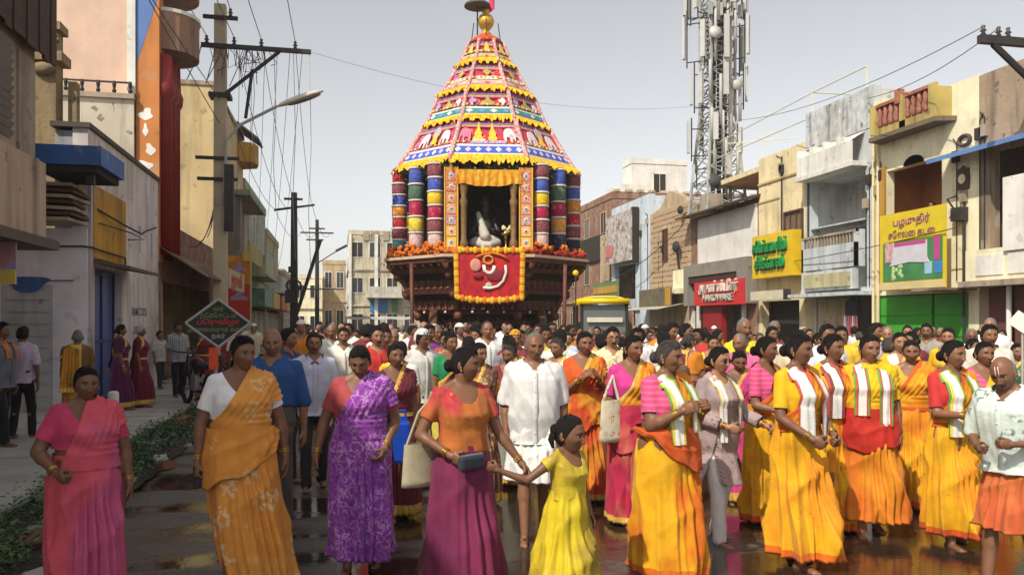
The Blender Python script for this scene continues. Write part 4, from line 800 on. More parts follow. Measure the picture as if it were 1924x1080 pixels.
for i, (z_, y2) in enumerate(((8.1, 4.0), (7.4, 4.5))): wire('service wire crossing in front of the pink wall', (px_, py_ - .1, z_), (-4.6, y2, 9.5 + i), .25, .011)
for i in range(3): wire('slack wire between the dark pole and the far pole', (-3.0 + i * .85, 39.05, 6.95 + i * .1), (-2.7 + i * 1.0, 58.85, 8.1), .8, .012)
for i, (dx, ln) in enumerate(((.9, 3.2), (1.5, 4.6), (2.05, 6.0), (2.5, 6.6))):
    b = MB(); b.tube([(0, 0, 0), (.05, .1, -ln * .4), (-.03, .2, -ln * .7), (.04, .25, -ln)], .012, 4); o = b.build('hanging_wire', tw_m, None, True, loc=(px_ + dx, py_ - .22, 9.56)); tag(o, 'loose wire end hanging from the long crossarm of the concrete pole', 'wire', 'loose hanging wires')
wire('overhead wire from the right crossarm over the cream parapet', (13.95, 15.27, 8.25), (15.9, 30, 9.9), .4, .01); wire('slack wire drooping from the right crossarm past the parapet', (14.35, 15.27, 8.25), (15.9, 22, 8.6), .25, .01)
wire('thin cable stretched across the street in front of the grey house', (15.3, 17.6, 4.1), (15.7, 30.5, 3.9), .15, .015)
wire('cable sagging across the front of the pale blue house', (15.6, 35, 6.2), (15.2, 47, 4.0), .5, .02)
wire('thin stray cable across the sky to the chariot side', (-1.2, 24.3, 9.7), (16.2, 33.6, 11.5), .8, .005)
for i in range(7): wire('thin slack wire from the long crossarm down to the houses on the left', (px_ + .2 + .35 * i, py_ - .2, 9.6), (-4.2 + .1 * i, 31 + 3 * i, 7.0 - .35 * i), .5 + .1 * i, .010)
b = MB(); rw = random.Random(6)
for i in range(26): x0_ = px_ + rw.uniform(-.5, 1.4); b.tube([(x0_, py_ - .3, 9.55), (x0_ + rw.uniform(-.3, .3), py_ - .35, 9.55 - rw.uniform(.2, .7)), (x0_ + rw.uniform(-.4, .4), py_ - .3, 9.5 - rw.uniform(.0, 1.2))], .013, 4)
P1.part('wire_tangle', b, wire_m, kind='stuff')
for i in range(4): wire('service wire looping from the concrete pole to the awning shop', (px_, py_ - .1, 5.5 + .5 * i), (-4.3, 25 + 1.5 * i, 3.9 + .3 * i), .5, .014)
# ================================================================== temple chariot
cxw, cyw = gnd(913, 28.0)
CAR = thing('temple_chariot', 'towering wooden temple chariot with red embroidered canopy, striped cloth columns and gold finial', 'chariot', (cxw, cyw, 0), R(-8.5))
wood = mat('chariot_wood', (.11, .042, .026), .6, .45, 7, (.11, .05, .03), .55, 4, bump=.5, bs=25)
wood2 = mat('chariot_wood_red', (.135, .048, .029), .6, .4, 8, bump=.5, bs=30)
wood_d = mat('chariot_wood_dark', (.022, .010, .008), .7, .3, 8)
def octp(Rr, z, rot=0): return [(Rr * math.cos(R(22.5 + 45 * i) + rot), Rr * math.sin(R(22.5 + 45 * i) + rot), z) for i in range(8)]
def octslab(b, R0, z0, R1, z1): b.lathe([(R0, z0), (R1, z1)], 8, (0, 0, 0), 0, R(22.5))
# --- wheels
wm_ = None
for sx_ in (-1, 1):
    for yy in (-1.5, 1.5):
        b = MB(); b.lathe([(.12, -.16), (1.0, -.14), (1.05, -.1), (1.05, .1), (1.0, .14), (.12, .16)], 32); b.lathe([(.001, .16), (.22, .16), (.22, .26), (.001, .26)], 14); b.lathe([(.85, .14), (.9, .17), (.95, .14)], 32)
        b.xf(Matrix.Rotation(R(90), 4, 'Y')); b.build('wheel', [wood], CAR, True, loc=(sx_ * 1.75, yy, 1.08))
b = MB(); b.box(-1.75, 1.75, -2.6, 2.6, .95, 1.3); b.build('chassis', [wood_d], CAR)
# --- tiered carved base
tiers = [(1.3, 2.05, 1.45, 2.15, 0), (1.45, 2.08, 1.95, 2.25, 1), (1.95, 2.5, 2.05, 2.6, 0), (2.05, 2.35, 2.6, 2.72, 1), (2.6, 2.98, 2.72, 3.05, 0), (2.72, 2.8, 3.25, 3.0, 1), (3.25, 3.35, 3.38, 3.5, 0), (3.38, 3.4, 3.55, 3.6, 1), (3.55, 3.56, 3.68, 3.6, 0)]
for z0, r0, z1, r1, rec in tiers:
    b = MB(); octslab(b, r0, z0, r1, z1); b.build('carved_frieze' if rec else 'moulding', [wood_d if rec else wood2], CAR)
fig = MB(); fig.lathe([(.07, 0), (.09, .04), (.05, .1), (.075, .18), (.06, .27), (.03, .30), (.05, .33), (.055, .38), (.02, .44)], 8); fig.ball((-.08, -.02, .2), (.03, .03, .08), 6, 5); fig.ball((.08, -.02, .2), (.03, .03, .08), 6, 5); fig_me = fig.mesh('carved_figure', [wood2], True)
arch = MB(); arch.tube([(-.16, 0, 0), (-.16, 0, .34), (-.1, 0, .44), (0, 0, .48), (.1, 0, .44), (.16, 0, .34), (.16, 0, 0)], .028, 5); arch_me = arch.mesh('arch_niche', [wood])
brk_ = MB(); brk_.prism([(0, -.05, 0), (-.0, -.05, -.34), (-.0, -.05, -.34), (.06, -.05, -.34), (.12, -.05, -.22), (.26, -.05, -.10), (.30, -.05, 0)], (0, .1, 0)); brk_me = brk_.mesh('bracket', [wood2])
for k in range(8):
    a = R(45 * k - 90); n_ = Vector((math.cos(a), math.sin(a), 0)); t_ = Vector((-math.sin(a), math.cos(a), 0)); yaw = a + R(90)
    if k in (3, 4, 5): continue
    for z0, rr, n, sc_ in ((1.47, 2.14, 5, 1.0), (2.08, 2.52, 6, 1.15), (2.74, 2.86, 7, 1.1)):
        ap = rr * math.cos(R(22.5)); side = 2 * rr * math.sin(R(22.5))
        for i in range(n):
            u = (i + .5) / n - .5; p = n_ * (ap + .03) + t_ * (u * side * .96)
            inst('carved_figure', fig_me, CAR, (p.x, p.y, z0), (0, 0, yaw), (sc_, sc_, sc_))
            inst('arch_niche', arch_me, CAR, (p.x, p.y, z0), (0, 0, yaw), (sc_ * .9, sc_, sc_ * .95))
    ap = 3.45 * math.cos(R(22.5)); side = 2 * 3.45 * math.sin(R(22.5))
    for i in range(7):
        u = (i + .5) / 7 - .5; p = n_ * (ap - .18) + t_ * (u * side * .95); inst('bracket', brk_me, CAR, (p.x, p.y, 3.56), (0, 0, a))
    ap = 2.62 * math.cos(R(22.5)); side = 2 * 2.6 * math.sin(R(22.5))
    for i in range(6):
        u = (i + .5) / 6 - .5; p = n_ * (ap + .1) + t_ * (u * side * .95); inst('bracket', brk_me, CAR, (p.x - n_.x * .2, p.y - n_.y * .2, 2.72), (0, 0, a), (.8, .8, .45))
    p = n_ * 2.42
    for i in range(3):
        u = (i + .5) / 3 - .5; q = n_ * (2.43) + t_ * (u * 1.5); b = MB(); b.ball((0, 0, 0), .045, 8, 6); b.build('white_knob', [mat('knob_white', (.7, .68, .62), .4)], CAR, True, loc=(q.x, q.y, 2.02))
for v in octp(3.1, 0):
    b = MB(); b.tube([(v[0] * .70, v[1] * .70, 1.4), (v[0] * .86, v[1] * .86, 2.4), (v[0] * 1.0, v[1] * 1.0, 3.2), (v[0] * 1.13, v[1] * 1.13, 3.58)], [.10, .09, .10, .13], 8)
    for z_, s_ in ((1.9, .78), (2.6, .90), (3.2, 1.0)): b.ball((v[0] * s_ * 1.03, v[1] * s_ * 1.03, z_), (.15, .15, .16), 8, 6)
    b.build('corner_bracket', [wood2], CAR, True)
for xx in (-2.35, 2.35): b = MB(); b.tube([(xx, -2.95, .4), (xx * 1.02, -2.95, 3.5)], .06, 7); b.build('wood_post', [wood2], CAR, True)
# --- deck
b = MB(); octslab(b, 3.60, 3.68, 3.64, 3.80); b.build('deck', [wood], CAR)
b = MB()
for k in range(8):
    v, v2 = octp(3.62, 0)[k], octp(3.62, 0)[(k + 1) % 8]; b.prism([(v[0], v[1], 3.70), (v2[0], v2[1], 3.70), (v2[0] * 1.012, v2[1] * 1.012, 3.70), (v[0] * 1.012, v[1] * 1.012, 3.70)], (0, 0, .09))
b.build('deck_edge', [mat('cream_trim', (.55, .40, .28), .6)], CAR)
mar = mat('marigold', (.62, .16, .012), .8, .35, 25); mar_y = mat('marigold_yellow', (.72, .42, .02), .8, .3, 25); mar_r = mat('deck_red_cloth', (.40, .03, .02), .8, .3, 9)
rs2 = random.Random(8)
for k in range(8):
    v, v2 = Vector(octp(3.52, 3.9)[k]), Vector(octp(3.52, 3.9)[(k + 1) % 8]); b = MB()
    for i in range(84):
        p = v.lerp(v2, (i + .5) / 84); b.ball(p + Vector((rs2.uniform(-.06, .06), rs2.uniform(-.06, .06), rs2.uniform(-.07, .06) + .04 * math.sin(i * .5))), .052 + rs2.uniform(-.015, .02), 6, 4)
    b.build('marigold_garland', [mar if k in (3, 4, 5) else mar_r], CAR)
b = MB(); octslab(b, 3.5, 3.80, 3.45, 3.86); b.build('deck_cloth', [mar_r], CAR)
# --- cloth bound columns
cc_ = dict(r=(.42, .02, .025), m=(.16, .02, .03), b=(.02, .05, .30), o=(.60, .22, .03), y=(.70, .46, .02), c=(.38, .012, .06), t=(.03, .28, .36), g=(.04, .09, .05), w=(.66, .6, .55), p=(.52, .32, .30), k=(.015, .02, .05))
ring_w = mat('cloth_ring_white', (.62, .58, .54), .8)
def column(x_, y_, seq, r_=.235, z0=3.86, z1=6.7):
    b = MB(); b.lathe([(r_ * .8, z0), (r_ * .8, z1)], 12, (x_, y_, 0)); co_ = b.build('column', [wood], CAR, True)
    h = (z1 - z0 - .25) / len(seq)
    for i, ch in enumerate(reversed(seq)):
        za = z0 + .2 + i * h; q = MB(); rr = r_ * (1 + .06 * ((i * 3) % 2)); q.lathe([(rr * .94, za + .02), (rr, za + .06), (rr * 1.02, za + h * .5), (rr, za + h - .08), (rr * .94, za + h - .05)], 18, (x_, y_, 0))
        pt = 'print' if ch in 'pmg' or i % 3 == 1 else 'floral'; q.build('cloth_band', [cloth('band_' + ch + pt, cc_[ch], tuple(min(.75, c * 1.6 + .12) for c in cc_[ch]), pat=pt, sc=.8)], co_, True)
        q = MB(); q.lathe([(rr * .96, za + h - .05), (rr * 1.08, za + h - .04), (rr * 1.08, za + h + .01), (rr * .96, za + h + .02)], 18, (x_, y_, 0)); q.build('band_ring', [ring_w], co_, True)
    q = MB()
    for i in range(26): a = rs2.uniform(0, 6.28); q.ball((x_ + math.cos(a) * r_ * 1.25, y_ + math.sin(a) * r_ * 1.25, z0 + rs2.uniform(.05, .3)), .075, 6, 5)
    q.build('marigold_cuff', [mar], co_)
for sx_ in (-1, 1):
    column(sx_ * 2.9, -1.15, 'rmbormtk'[:7] if sx_ < 0 else 'mbormk'); column(sx_ * 2.30, -1.95, 'bgcyp' if sx_ < 0 else 'bgcok'); column(sx_ * 1.66, -2.72, 'mbycmp'); column(sx_ * 2.9, 1.3, 'rbymo'); column(sx_ * 1.6, 2.75, 'rbymo')
    # embroidered flat pilaster banners
    ba = MB(); ba.box(sx_ * 1.16 - .20, sx_ * 1.16 + .20, -3.06, -3.0, 3.9, 6.5); bo = ba.build('banner_strip', [mat('banner_orange', (.62, .24, .03), .7, .25, 14)], CAR)
    for i in range(7):
        z_ = 4.02 + i * .345; q = MB(); q.box(sx_ * 1.16 - .145, sx_ * 1.16 + .145, -3.075, -3.061, z_, z_ + .30); q.build('banner_square', [cloth('bs%d' % i, [(.72, .48, .02), (.65, .4, .03), (.30, .12, .35), (.62, .2, .04), (.5, .12, .05), (.45, .03, .03), (.5, .04, .03)][i], (.75, .6, .45), pat='print', sc=.7)], bo)
        q = MB(); q.ball((sx_ * 1.16, -3.075, z_ + .15), (.085, .015, .085), 12, 6); q.ball((sx_ * 1.16, -3.085, z_ + .15), (.045, .015, .045), 10, 6, 1); q.build('rosette', [mat('rosette_pale', (.62, .50, .38), .7, .3, 20), cloth('ros%d' % (i % 3), [(.1, .2, .5), (.55, .05, .1), (.3, .3, .1)][i % 3])], bo)
    for dx_ in (-.2, .2): q = MB(); q.tube([(sx_ * 1.16 + dx_, -3.07, 3.9), (sx_ * 1.16 + dx_, -3.07, 6.5)], .022, 6); q.build('banner_edge', [mat('gold_edge', (.7, .40, .06), .6)], bo)
# --- shrine
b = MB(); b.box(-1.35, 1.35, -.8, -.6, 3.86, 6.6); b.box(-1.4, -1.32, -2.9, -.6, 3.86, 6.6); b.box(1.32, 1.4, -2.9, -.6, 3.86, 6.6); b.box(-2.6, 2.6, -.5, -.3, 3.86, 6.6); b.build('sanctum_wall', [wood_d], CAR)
for sx_ in (-1, 1):
    b = MB(); b.lathe([(.13, 3.86), (.13, 4.2), (.09, 4.3), (.10, 5.3), (.14, 5.45), (.08, 5.6), (.15, 5.95), (.15, 6.1)], 12, (sx_ * .78, -2.95, 0)); b.build('sanctum_pillar', [mat('gilt_wood', (.20, .11, .04), .5, .4, 12)], CAR, True)
b = MB(); b.box(-1.0, 1.0, -2.98, -2.88, 6.05, 6.45); b.build('lintel', [wood2], CAR)
b = MB()
b.grid([[(x_, -3.1 + .035 * math.sin(x_ * 26) * (j / 4) - .02, 6.42 - .10 * j - (.05 * abs(math.sin(x_ * 4.2)) + .10 * (1 - abs(x_))) * (j / 4)) for x_ in np.linspace(-1.02, 1.02, 70)] for j in range(5)]); b.build('door_valance', [cloth('valance_orange', (.66, .24, .015), (.7, .42, .03), pat='splash', sc=2)], CAR, True)
I = thing('shrine_figure', 'seated dark shrine figure wrapped in white cloth inside the chariot opening', 'figure', (0, 0, 0)); I.parent = None
b = MB(); b.ball((0, 0, .62), (.24, .17, .34)); b.ball((0, 0, 1.14), (.125, .13, .16)); b.lathe([(.13, 1.22), (.14, 1.3), (.09, 1.42), (.03, 1.56)], 12); b.cap((-.24, 0, .84), (-.36, -.12, .5), .075, .06); b.cap((.24, 0, .84), (.36, -.12, .5), .075, .06); b.cap((-.36, -.12, .5), (-.16, -.3, .42), .06, .05); b.cap((.36, -.12, .5), (.2, -.3, .55), .06, .05); b.cap((0, 0, .9), (0, 0, 1.05), .07, .07)
b.build('statue', [mat('stone_black', (.03, .028, .026), .45, .2)], I, True)
b = MB(); b.ball((0, -.05, .22), (.46, .34, .24)); b.cap((-.3, -.2, .2), (.1, -.42, .12), .14, .1); b.cap((.3, -.2, .2), (-.05, -.42, .10), .14, .1); b.cap((-.20, -.08, 1.02), (-.02, -.34, .38), .07, .15)
b.build('white_cloth', [cloth('idol_cloth', (.46, .43, .38))], I, True)
wp = Matrix.Translation((cxw, cyw, 0)) @ Matrix.Rotation(R(-8.5), 4, 'Z'); I.location = wp @ Vector((-.08, -2.2, 3.98)); I.rotation_euler = (0, 0, R(-8.5)); I.scale = (1.15, 1.15, 1.15)
b = MB(); b.box(-.8, .8, -2.75, -1.5, 3.86, 3.98); b.build('pedestal', [wood2], CAR)
V_ = thing('oil_lamp', 'small brass oil lamp with flowers beside the shrine figure', 'lamp', wp @ Vector((.55, -2.75, 3.90)))
b = MB(); b.lathe([(.14, 0), (.12, .04), (.03, .08), (.03, .42), (.06, .46), (.03, .5), (.14, .56), (.15, .6), (.02, .6)], 12); b.build('stand', [mat('brass', (.5, .33, .09), .3, .1, metal=.9)], V_, True)
b = MB()
for i in range(16): b.ball((rs2.uniform(-.14, .14), rs2.uniform(-.1, .1), .62 + rs2.uniform(0, .2)), .05, 6, 5)
b.build('flowers', [mat('pale_flower', (.66, .6, .3), .8)], V_)
# --- hanging front cloth with emblem
fc = MB(); W_ = .98
def bx(u, v): return (u * W_ * (1 + .03 * v), -3.72 - .03 * math.sin(u * 5) * (1 - v) - .10 * (1 - v) * 0, 2.45 + v * 1.42 - .10 * (1 - u * u) * (1 - v))
fc.grid([[bx(-1 + 2 * i / 24, 1 - j / 12) for i in range(25)] for j in range(13)]); fco = fc.build('front_cloth', [cloth('front_red', (.50, .018, .02), (.36, .012, .03), (.55, .05, .03), pat='splash', sc=1.2)], CAR, True)
for i in range(70):
    t = i / 70 * 4; sgm = int(t); f_ = t - sgm
    u, v = ((-1 + 2 * f_, 1), (1, 1 - f_), (1 - 2 * f_, 0), (-1, f_))[sgm]; p = bx(u, v); b = MB(); b.ball((0, 0, 0), (.085, .04, .085 + .03 * (i % 2)), 8, 6); b.build('gold_frill', [mar_y if i % 3 else mar], fco, True, loc=(p[0], p[1] - .02, p[2]))
def emb(pts, r_, m, nm, y_=-3.78):
    b = MB(); b.tube([(x_, y_, z_) for x_, z_ in pts], r_, 6); b.v = [(x_, y_ + (q_ - y_) * .4, z_) for x_, q_, z_ in b.v]; b.build(nm, [m], fco, True)
ew = mat('emblem_white', (.72, .62, .58), .7); eg = mat('emblem_gold', (.62, .32, .06), .7)
emb([(-.17, 3.42), (-.15, 3.26), (-.06, 3.18), (.04, 3.18), (.12, 3.26), (.15, 3.40)], .055, ew, 'emblem_mark')
emb([(.48, 3.42), (.50, 3.2), (.42, 2.95), (.25, 2.78), (.02, 2.72), (-.2, 2.74)], .04, ew, 'emblem_arc')
emb([(-.14 + .14 * math.cos(a) + .1, 3.58 + .12 * math.sin(a)) for a in np.linspace(0, 6.28, 14)], .03, eg, 'emblem_ring')
emb([(-.4, 3.66), (-.2, 3.74), (.1, 3.78), (.35, 3.72), (.55, 3.6)], .04, mar, 'emblem_arc')
for cx_, cz_, rx_, rz_, m_ in ((-.42, 3.42, .17, .2, mat('emblem_salmon', (.6, .25, .2), .7, .3, 10)), (-.03, 2.78, .11, .12, mat('emblem_sage', (.42, .45, .3), .7)), (.2, 3.12, .3, .2, mat('emblem_maroon', (.22, .015, .03), .7, .3, 9)), (-.35, 3.1, .16, .1, MATS['emblem_maroon'])):
    b = MB(); b.ball((cx_, -3.75, cz_), (rx_, .03, rz_), 14, 8); b.build('emblem_patch', [m_], fco, True)
# --- canopy: four stepped tiers of embroidered cloth
TZ = [6.72, 8.2, 9.3, 10.4, 11.35]; TR = [3.2, 2.24, 1.72, 1.04, .60]
pan = [cloth('pan_red%d' % i, c1, c2, c3, pat='floral', sc=s_) for i, (c1, c2, c3, s_) in enumerate((((.52, .028, .03), (.62, .36, .3), (.36, .05, .12), .62), ((.54, .03, .03), (.66, .42, .36), (.34, .05, .14), .8), ((.54, .03, .03), (.62, .5, .3), (.4, .06, .16), 1.0), ((.55, .06, .02), (.7, .5, .1), (.5, .04, .05), 1.2)))]
pan_side = [cloth('pan_side%d' % i, (.52, .04, .07), (.62, .40, .46), (.32, .12, .40), pat='floral', sc=.8 + .2 * i) for i in range(4)]
bandm = [((.05, .10, .45), (.60, .42, .62), (.62, .58, .6)), ((.04, .22, .25), (.10, .28, .5), (.66, .64, .56)), ((.60, .30, .30), (.5, .10, .14), (.64, .46, .30)), ((.58, .34, .12), (.45, .10, .12), (.62, .44, .22))]
frill_y = cloth('frill_yellow', (.76, .46, .015), (.66, .30, .01), pat='splash', sc=2)
wht = mat('applique_white', (.66, .55, .55), .7, .15, 9); gld = mat('applique_gold', (.74, .46, .03), .6, .2, 12); gry = mat('applique_grey', (.40, .36, .40), .7, .2, 9); lil = mat('applique_lilac', (.42, .28, .5), .7, .3, 8); pnk = mat('applique_pink', (.62, .16, .26), .7, .2, 9)
for t in range(4):
    z0, z1, r0, r1 = TZ[t], TZ[t + 1], TR[t], TR[t + 1] * 1.02
    hb = [.40, .30, .24, .20][t]; zb = z0 + .20
    rad = lambda z: r0 + (r1 - r0) * ((z - z0) / (z1 - z0)) - .03 * math.sin(math.pi * (z - z0) / (z1 - z0))
    for k in range(8):
        A0 = R(22.5 + 45 * k - 90 - 45); A1 = A0 + R(45); am = (A0 + A1) / 2; n_ = Vector((math.cos(am), math.sin(am), 0)); t_ = Vector((-math.sin(am), math.cos(am), 0))
        def pt(u, z, off=0):
            r_ = rad(z); a = Vector((math.cos(A0) * r_, math.sin(A0) * r_, z)); c = Vector((math.cos(A1) * r_, math.sin(A1) * r_, z)); return a.lerp(c, u) + n_ * off
        front = k in (0, 1); isf = abs(math.degrees(am) % 360 - 270) < 1
        b = MB(); b.grid([[tuple(pt(.02 + .96 * i / 10, zb + hb + (z1 - .02 - zb - hb) * j / 6, .035 * math.sin(i * 1.7 + t + k) * math.sin(j * 1.1 + k) + .012 * math.sin(i * 4.1 + j * 2.3 + k) - .05 * math.sin(math.pi * i / 10) * math.sin(math.pi * j / 6))) for i in range(11)] for j in range(7)]); po = b.build('canopy_panel', [pan[t] if isf else pan_side[t]], CAR, True)
        # band with separate diamonds
        c1, c2, c3 = bandm[t]; b = MB(); b.grid([[tuple(pt(u, z, .03)) for u in (.01, .5, .99)] for z in (zb + .02, zb + hb)]); bo = b.build('cloth_band', [mat('bandw%d' % t, c3, .7, .15, 12)], CAR)
        b = MB(); b.grid([[tuple(pt(u, z, .045)) for u in (.01, .5, .99)] for z in (zb + hb * .22, zb + hb * .80)]); b.build('band_stripe', [mat('bandc%d' % t, c1, .7, .25, 6)], bo)
        nd = max(3, int(r0 * 2.2))
        for i in range(nd):
            u = (i + .5) / nd; zc = zb + hb * .51; du = .32 / nd; dz = hb * .24; b = MB(); b.add([tuple(pt(u - du, zc, .055)), tuple(pt(u, zc - dz, .055)), tuple(pt(u + du, zc, .055)), tuple(pt(u, zc + dz, .055))], [(0, 1, 2, 3)]); b.build('band_diamond', [mat('bandd%d%d' % (t, i % 2), c2 if i % 2 else c3, .7)], bo)
        for q_, (cz_, hz_, mm_) in enumerate(((.06, .05, 'trim_blue'), (.125, .04, 'trim_cream'), (.17, .035, 'trim_pink'))):
            b = MB(); b.grid([[tuple(pt(u, z1 - z_, .03)) for u in (.01, .25, .5, .75, .99)] for z_ in (cz_ + .06 + hz_, cz_ + .06)]); b.build('trim_band', [mat(mm_, dict(trim_blue=(.10, .16, .42), trim_cream=(.62, .30, .06), trim_pink=(.55, .16, .26))[mm_], .7, .35, 14)], po)
        for q_ in range(5 + int(r0 * 2)):
            u_ = (q_ + .5) / (5 + int(r0 * 2)); b = MB(); cpos = pt(u_, zb + hb + .07, .03); b.ball(cpos, (.055, .055, .05), 8, 5); b.build('rosette', [mat('ros_%d' % (q_ % 3), ((.66, .5, .08), (.62, .56, .52), (.2, .3, .12))[q_ % 3], .7)], po)
        # frill
        n = int(26 * r0 / 3.4) + 10; b = MB(); rows = []
        for j in range(5):
            rows.append([tuple(pt(-.005 + 1.01 * i / (n * 4), zb + .03 - .058 * j * (1.2 if t == 0 else .9), .05 + .03 * j + .022 * (j / 4) * math.sin(i * math.pi / 2) * 1.2) - Vector((0, 0, (j / 4) * (.05 * abs(math.sin(i * math.pi / 8 + k)) + .05 * math.sin(i * .31 + k * 2 + t) + .03 * math.sin(i * .83 + k))))) for i in range(n * 4 + 1)])
        b.grid(rows); b.build('frill', [frill_y], CAR, True)
        # applique figures
        if k in (6, 7, 0, 1, 2, 3) or True:
            zc0 = zb + hb; hh = z1 - zc0; sc_ = hh
            def app(poly, u0, w0, m, nm):
                q = MB(); side = 2 * rad(zc0 + hh * .4) * math.sin(R(22.5)); F_ = [pt(u0 + x_ * w0 * sc_ / side, zc0 + y_ * hh, .028) for x_, y_ in poly]; G_ = [p + n_ * .03 for p in F_]; m0 = len(F_)
                q.add([tuple(p) for p in F_ + G_], [tuple(range(m0, 2 * m0))] + [(i, (i + 1) % m0, (i + 1) % m0 + m0, i + m0) for i in range(m0)]); q.build(nm, [m], po)
            bell = [(-.16, .15), (.16, .15), (.2, .25), (.13, .32), (.15, .45), (.07, .6), (.03, .8), (0, .92), (-.03, .8), (-.07, .6), (-.15, .45), (-.13, .32), (-.2, .25)]
            eleph = [(-.22, .12), (-.14, .12), (-.12, .28), (.02, .28), (.04, .12), (.12, .12), (.14, .35), (.22, .30), (.24, .12), (.29, .14), (.28, .45), (.20, .62), (.08, .66), (-.14, .62), (-.24, .48), (-.27, .25)]
            fish = [(-.2, .3), (-.1, .2), (.05, .18), (.2, .3), (.26, .2), (.28, .5), (.2, .42), (.02, .55), (-.12, .5)]
            if t == 0:
                if isf: app(bell, .34, .9, gld, 'applique_tower'); app(bell, .57, .85, gld, 'applique_tower'); app(eleph, .83, .75, wht, 'applique_elephant'); app([(-x_, y_) for x_, y_ in eleph][::-1], .14, .75, pnk, 'applique_elephant'); app(fish, .88, .8, gry, 'applique_swan'); app([(-.7, .02), (.7, .02), (.62, .14), (-.62, .14)], .5, .9, lil, 'applique_base'); app([(-.25, .12), (.2, .12), (.3, .2), (-.3, .2)], .36, .8, wht, 'applique_base')
                else: app(eleph, .28, .8, wht, 'applique_elephant'); app(bell, .52, .75, gld if k % 2 else gry, 'applique_tower'); app([(-x_, y_) for x_, y_ in eleph][::-1], .77, .8, wht if k % 2 else lil, 'applique_elephant'); app([(.2 * math.cos(a), .62 + .22 * math.sin(a)) for a in np.linspace(0, 6.28, 13)[:-1]], .52, 1, gry, 'applique_wheel')
            elif t == 1: app([(-.5, .1), (.5, .1), (.4, .3), (.15, .4), (0, .75), (-.15, .4), (-.4, .3)], .5, .8, mat('applique_olive', (.4, .3, .08), .7, .3, 9), 'applique_crest'); app(fish, .15, .8, lil, 'applique_bird'); app([(-x_, y_) for x_, y_ in fish][::-1], .84, .8, wht, 'applique_bird')
            elif t == 2: app([(-.3, .5), (0, .2), (.3, .5), (.1, .55), (0, .8), (-.1, .55)], .5, .8, MATS['applique_olive'], 'applique_crest'); app([(-.8, .0), (.8, .0), (.75, .2), (-.75, .2)], .5, .62, mat('applique_cream', (.66, .54, .42), .7, .4, 14), 'applique_base')
            else: app([(-.3, .15), (.3, .15), (.22, .5), (0, .8), (-.22, .5)], .5, .55, gld, 'applique_crest')
    for k in range(8):      # ribs where the panels meet
        a = R(22.5 + 45 * k); b = MB(); b.tube([(math.cos(a) * (rad(z) + .03), math.sin(a) * (rad(z) + .03), z) for z in np.linspace(z0 + .02, z1, 8)], [.085 * (.6 + .12 * r0)] * 8, 6); b.build('corner_rib', [cloth('rib_cloth', (.55, .16, .16), (.66, .55, .50), (.35, .08, .06), pat='splash', sc=6)], CAR, True)
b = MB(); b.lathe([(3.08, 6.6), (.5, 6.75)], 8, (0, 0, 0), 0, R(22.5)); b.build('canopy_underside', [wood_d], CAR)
b = MB(); b.lathe([(.66, 11.33), (.45, 11.55), (.25, 11.66), (.02, 11.7)], 12); b.build('canopy_cap', [pan[3]], CAR, True)
# leaf garland under the frill
lg = MB(); nr2 = np.random.RandomState(9)
for k in range(8):
    v, v2 = Vector(octp(3.1, 6.5)[k]), Vector(octp(3.1, 6.5)[(k + 1) % 8])
    for i in range(420):
        p = v.lerp(v2, nr2.rand()); q = p + Vector((nr2.normal(0, .08), nr2.normal(0, .08), -abs(nr2.normal(0, .22)) + .15)); a = nr2.uniform(0, 6.28); d_ = Vector((math.cos(a), math.sin(a), nr2.uniform(-1.2, .1))).normalized() * nr2.uniform(.08, .2); w_ = d_.cross(Vector((nr2.normal(), nr2.normal(), nr2.normal()))).normalized() * .035
        lg.add([q, q + d_ * .5 + w_, q + d_, q + d_ * .5 - w_], [(0, 1, 2, 3)], int(nr2.randint(0, 3)))
o = lg.build('leaf_garland', [mat('leaf_a', (.045, .095, .028)), mat('leaf_b', (.07, .12, .04)), mat('mango_leaf', (.10, .16, .03), .6, .3, 12)], CAR); o['kind'] = 'stuff'
# --- finial
b = MB(); b.lathe([(.10, 11.62), (.22, 11.7), (.10, 11.8), (.16, 11.88), (.26, 12.02), (.30, 12.18), (.22, 12.34), (.10, 12.42), (.14, 12.48), (.05, 12.6), (.02, 12.85)], 16); b.build('finial_pot', [mat('gilded', (.62, .36, .05), .35, .25, 9, metal=.4)], CAR, True)
b = MB(); b.grid([[(.10 + .05 * i, -.03 + .05 * math.sin(i * 1.4 + j * .5), 12.45 + .16 * j + .03 * i) for i in range(5)] for j in range(7)]); b.build('pink_flag', [cloth('flag_pink', (.60, .05, .13))], CAR, True)
b = MB(); b.tube([(-.30, -.1, 11.6), (-.30, -.1, 12.75)], .025, 6); pa = b.build('parasol_pole', [iron], CAR)
b = MB(); b.lathe([(.46, 12.62), (.44, 12.70), (.30, 12.80), (.02, 12.86)], 16, (-.30, -.1, 0)); b.build('parasol', [mat('parasol_cloth', (.10, .085, .07), .8, .3)], pa, True)
for a in (0, 1.6, 3.1, 4.7): b = MB(); b.tube([(.5 * math.cos(a), .5 * math.sin(a), 11.5), (.42 * math.cos(a), .42 * math.sin(a), 12.1)], .018, 5); b.build('finial_rod', [iron], CAR)
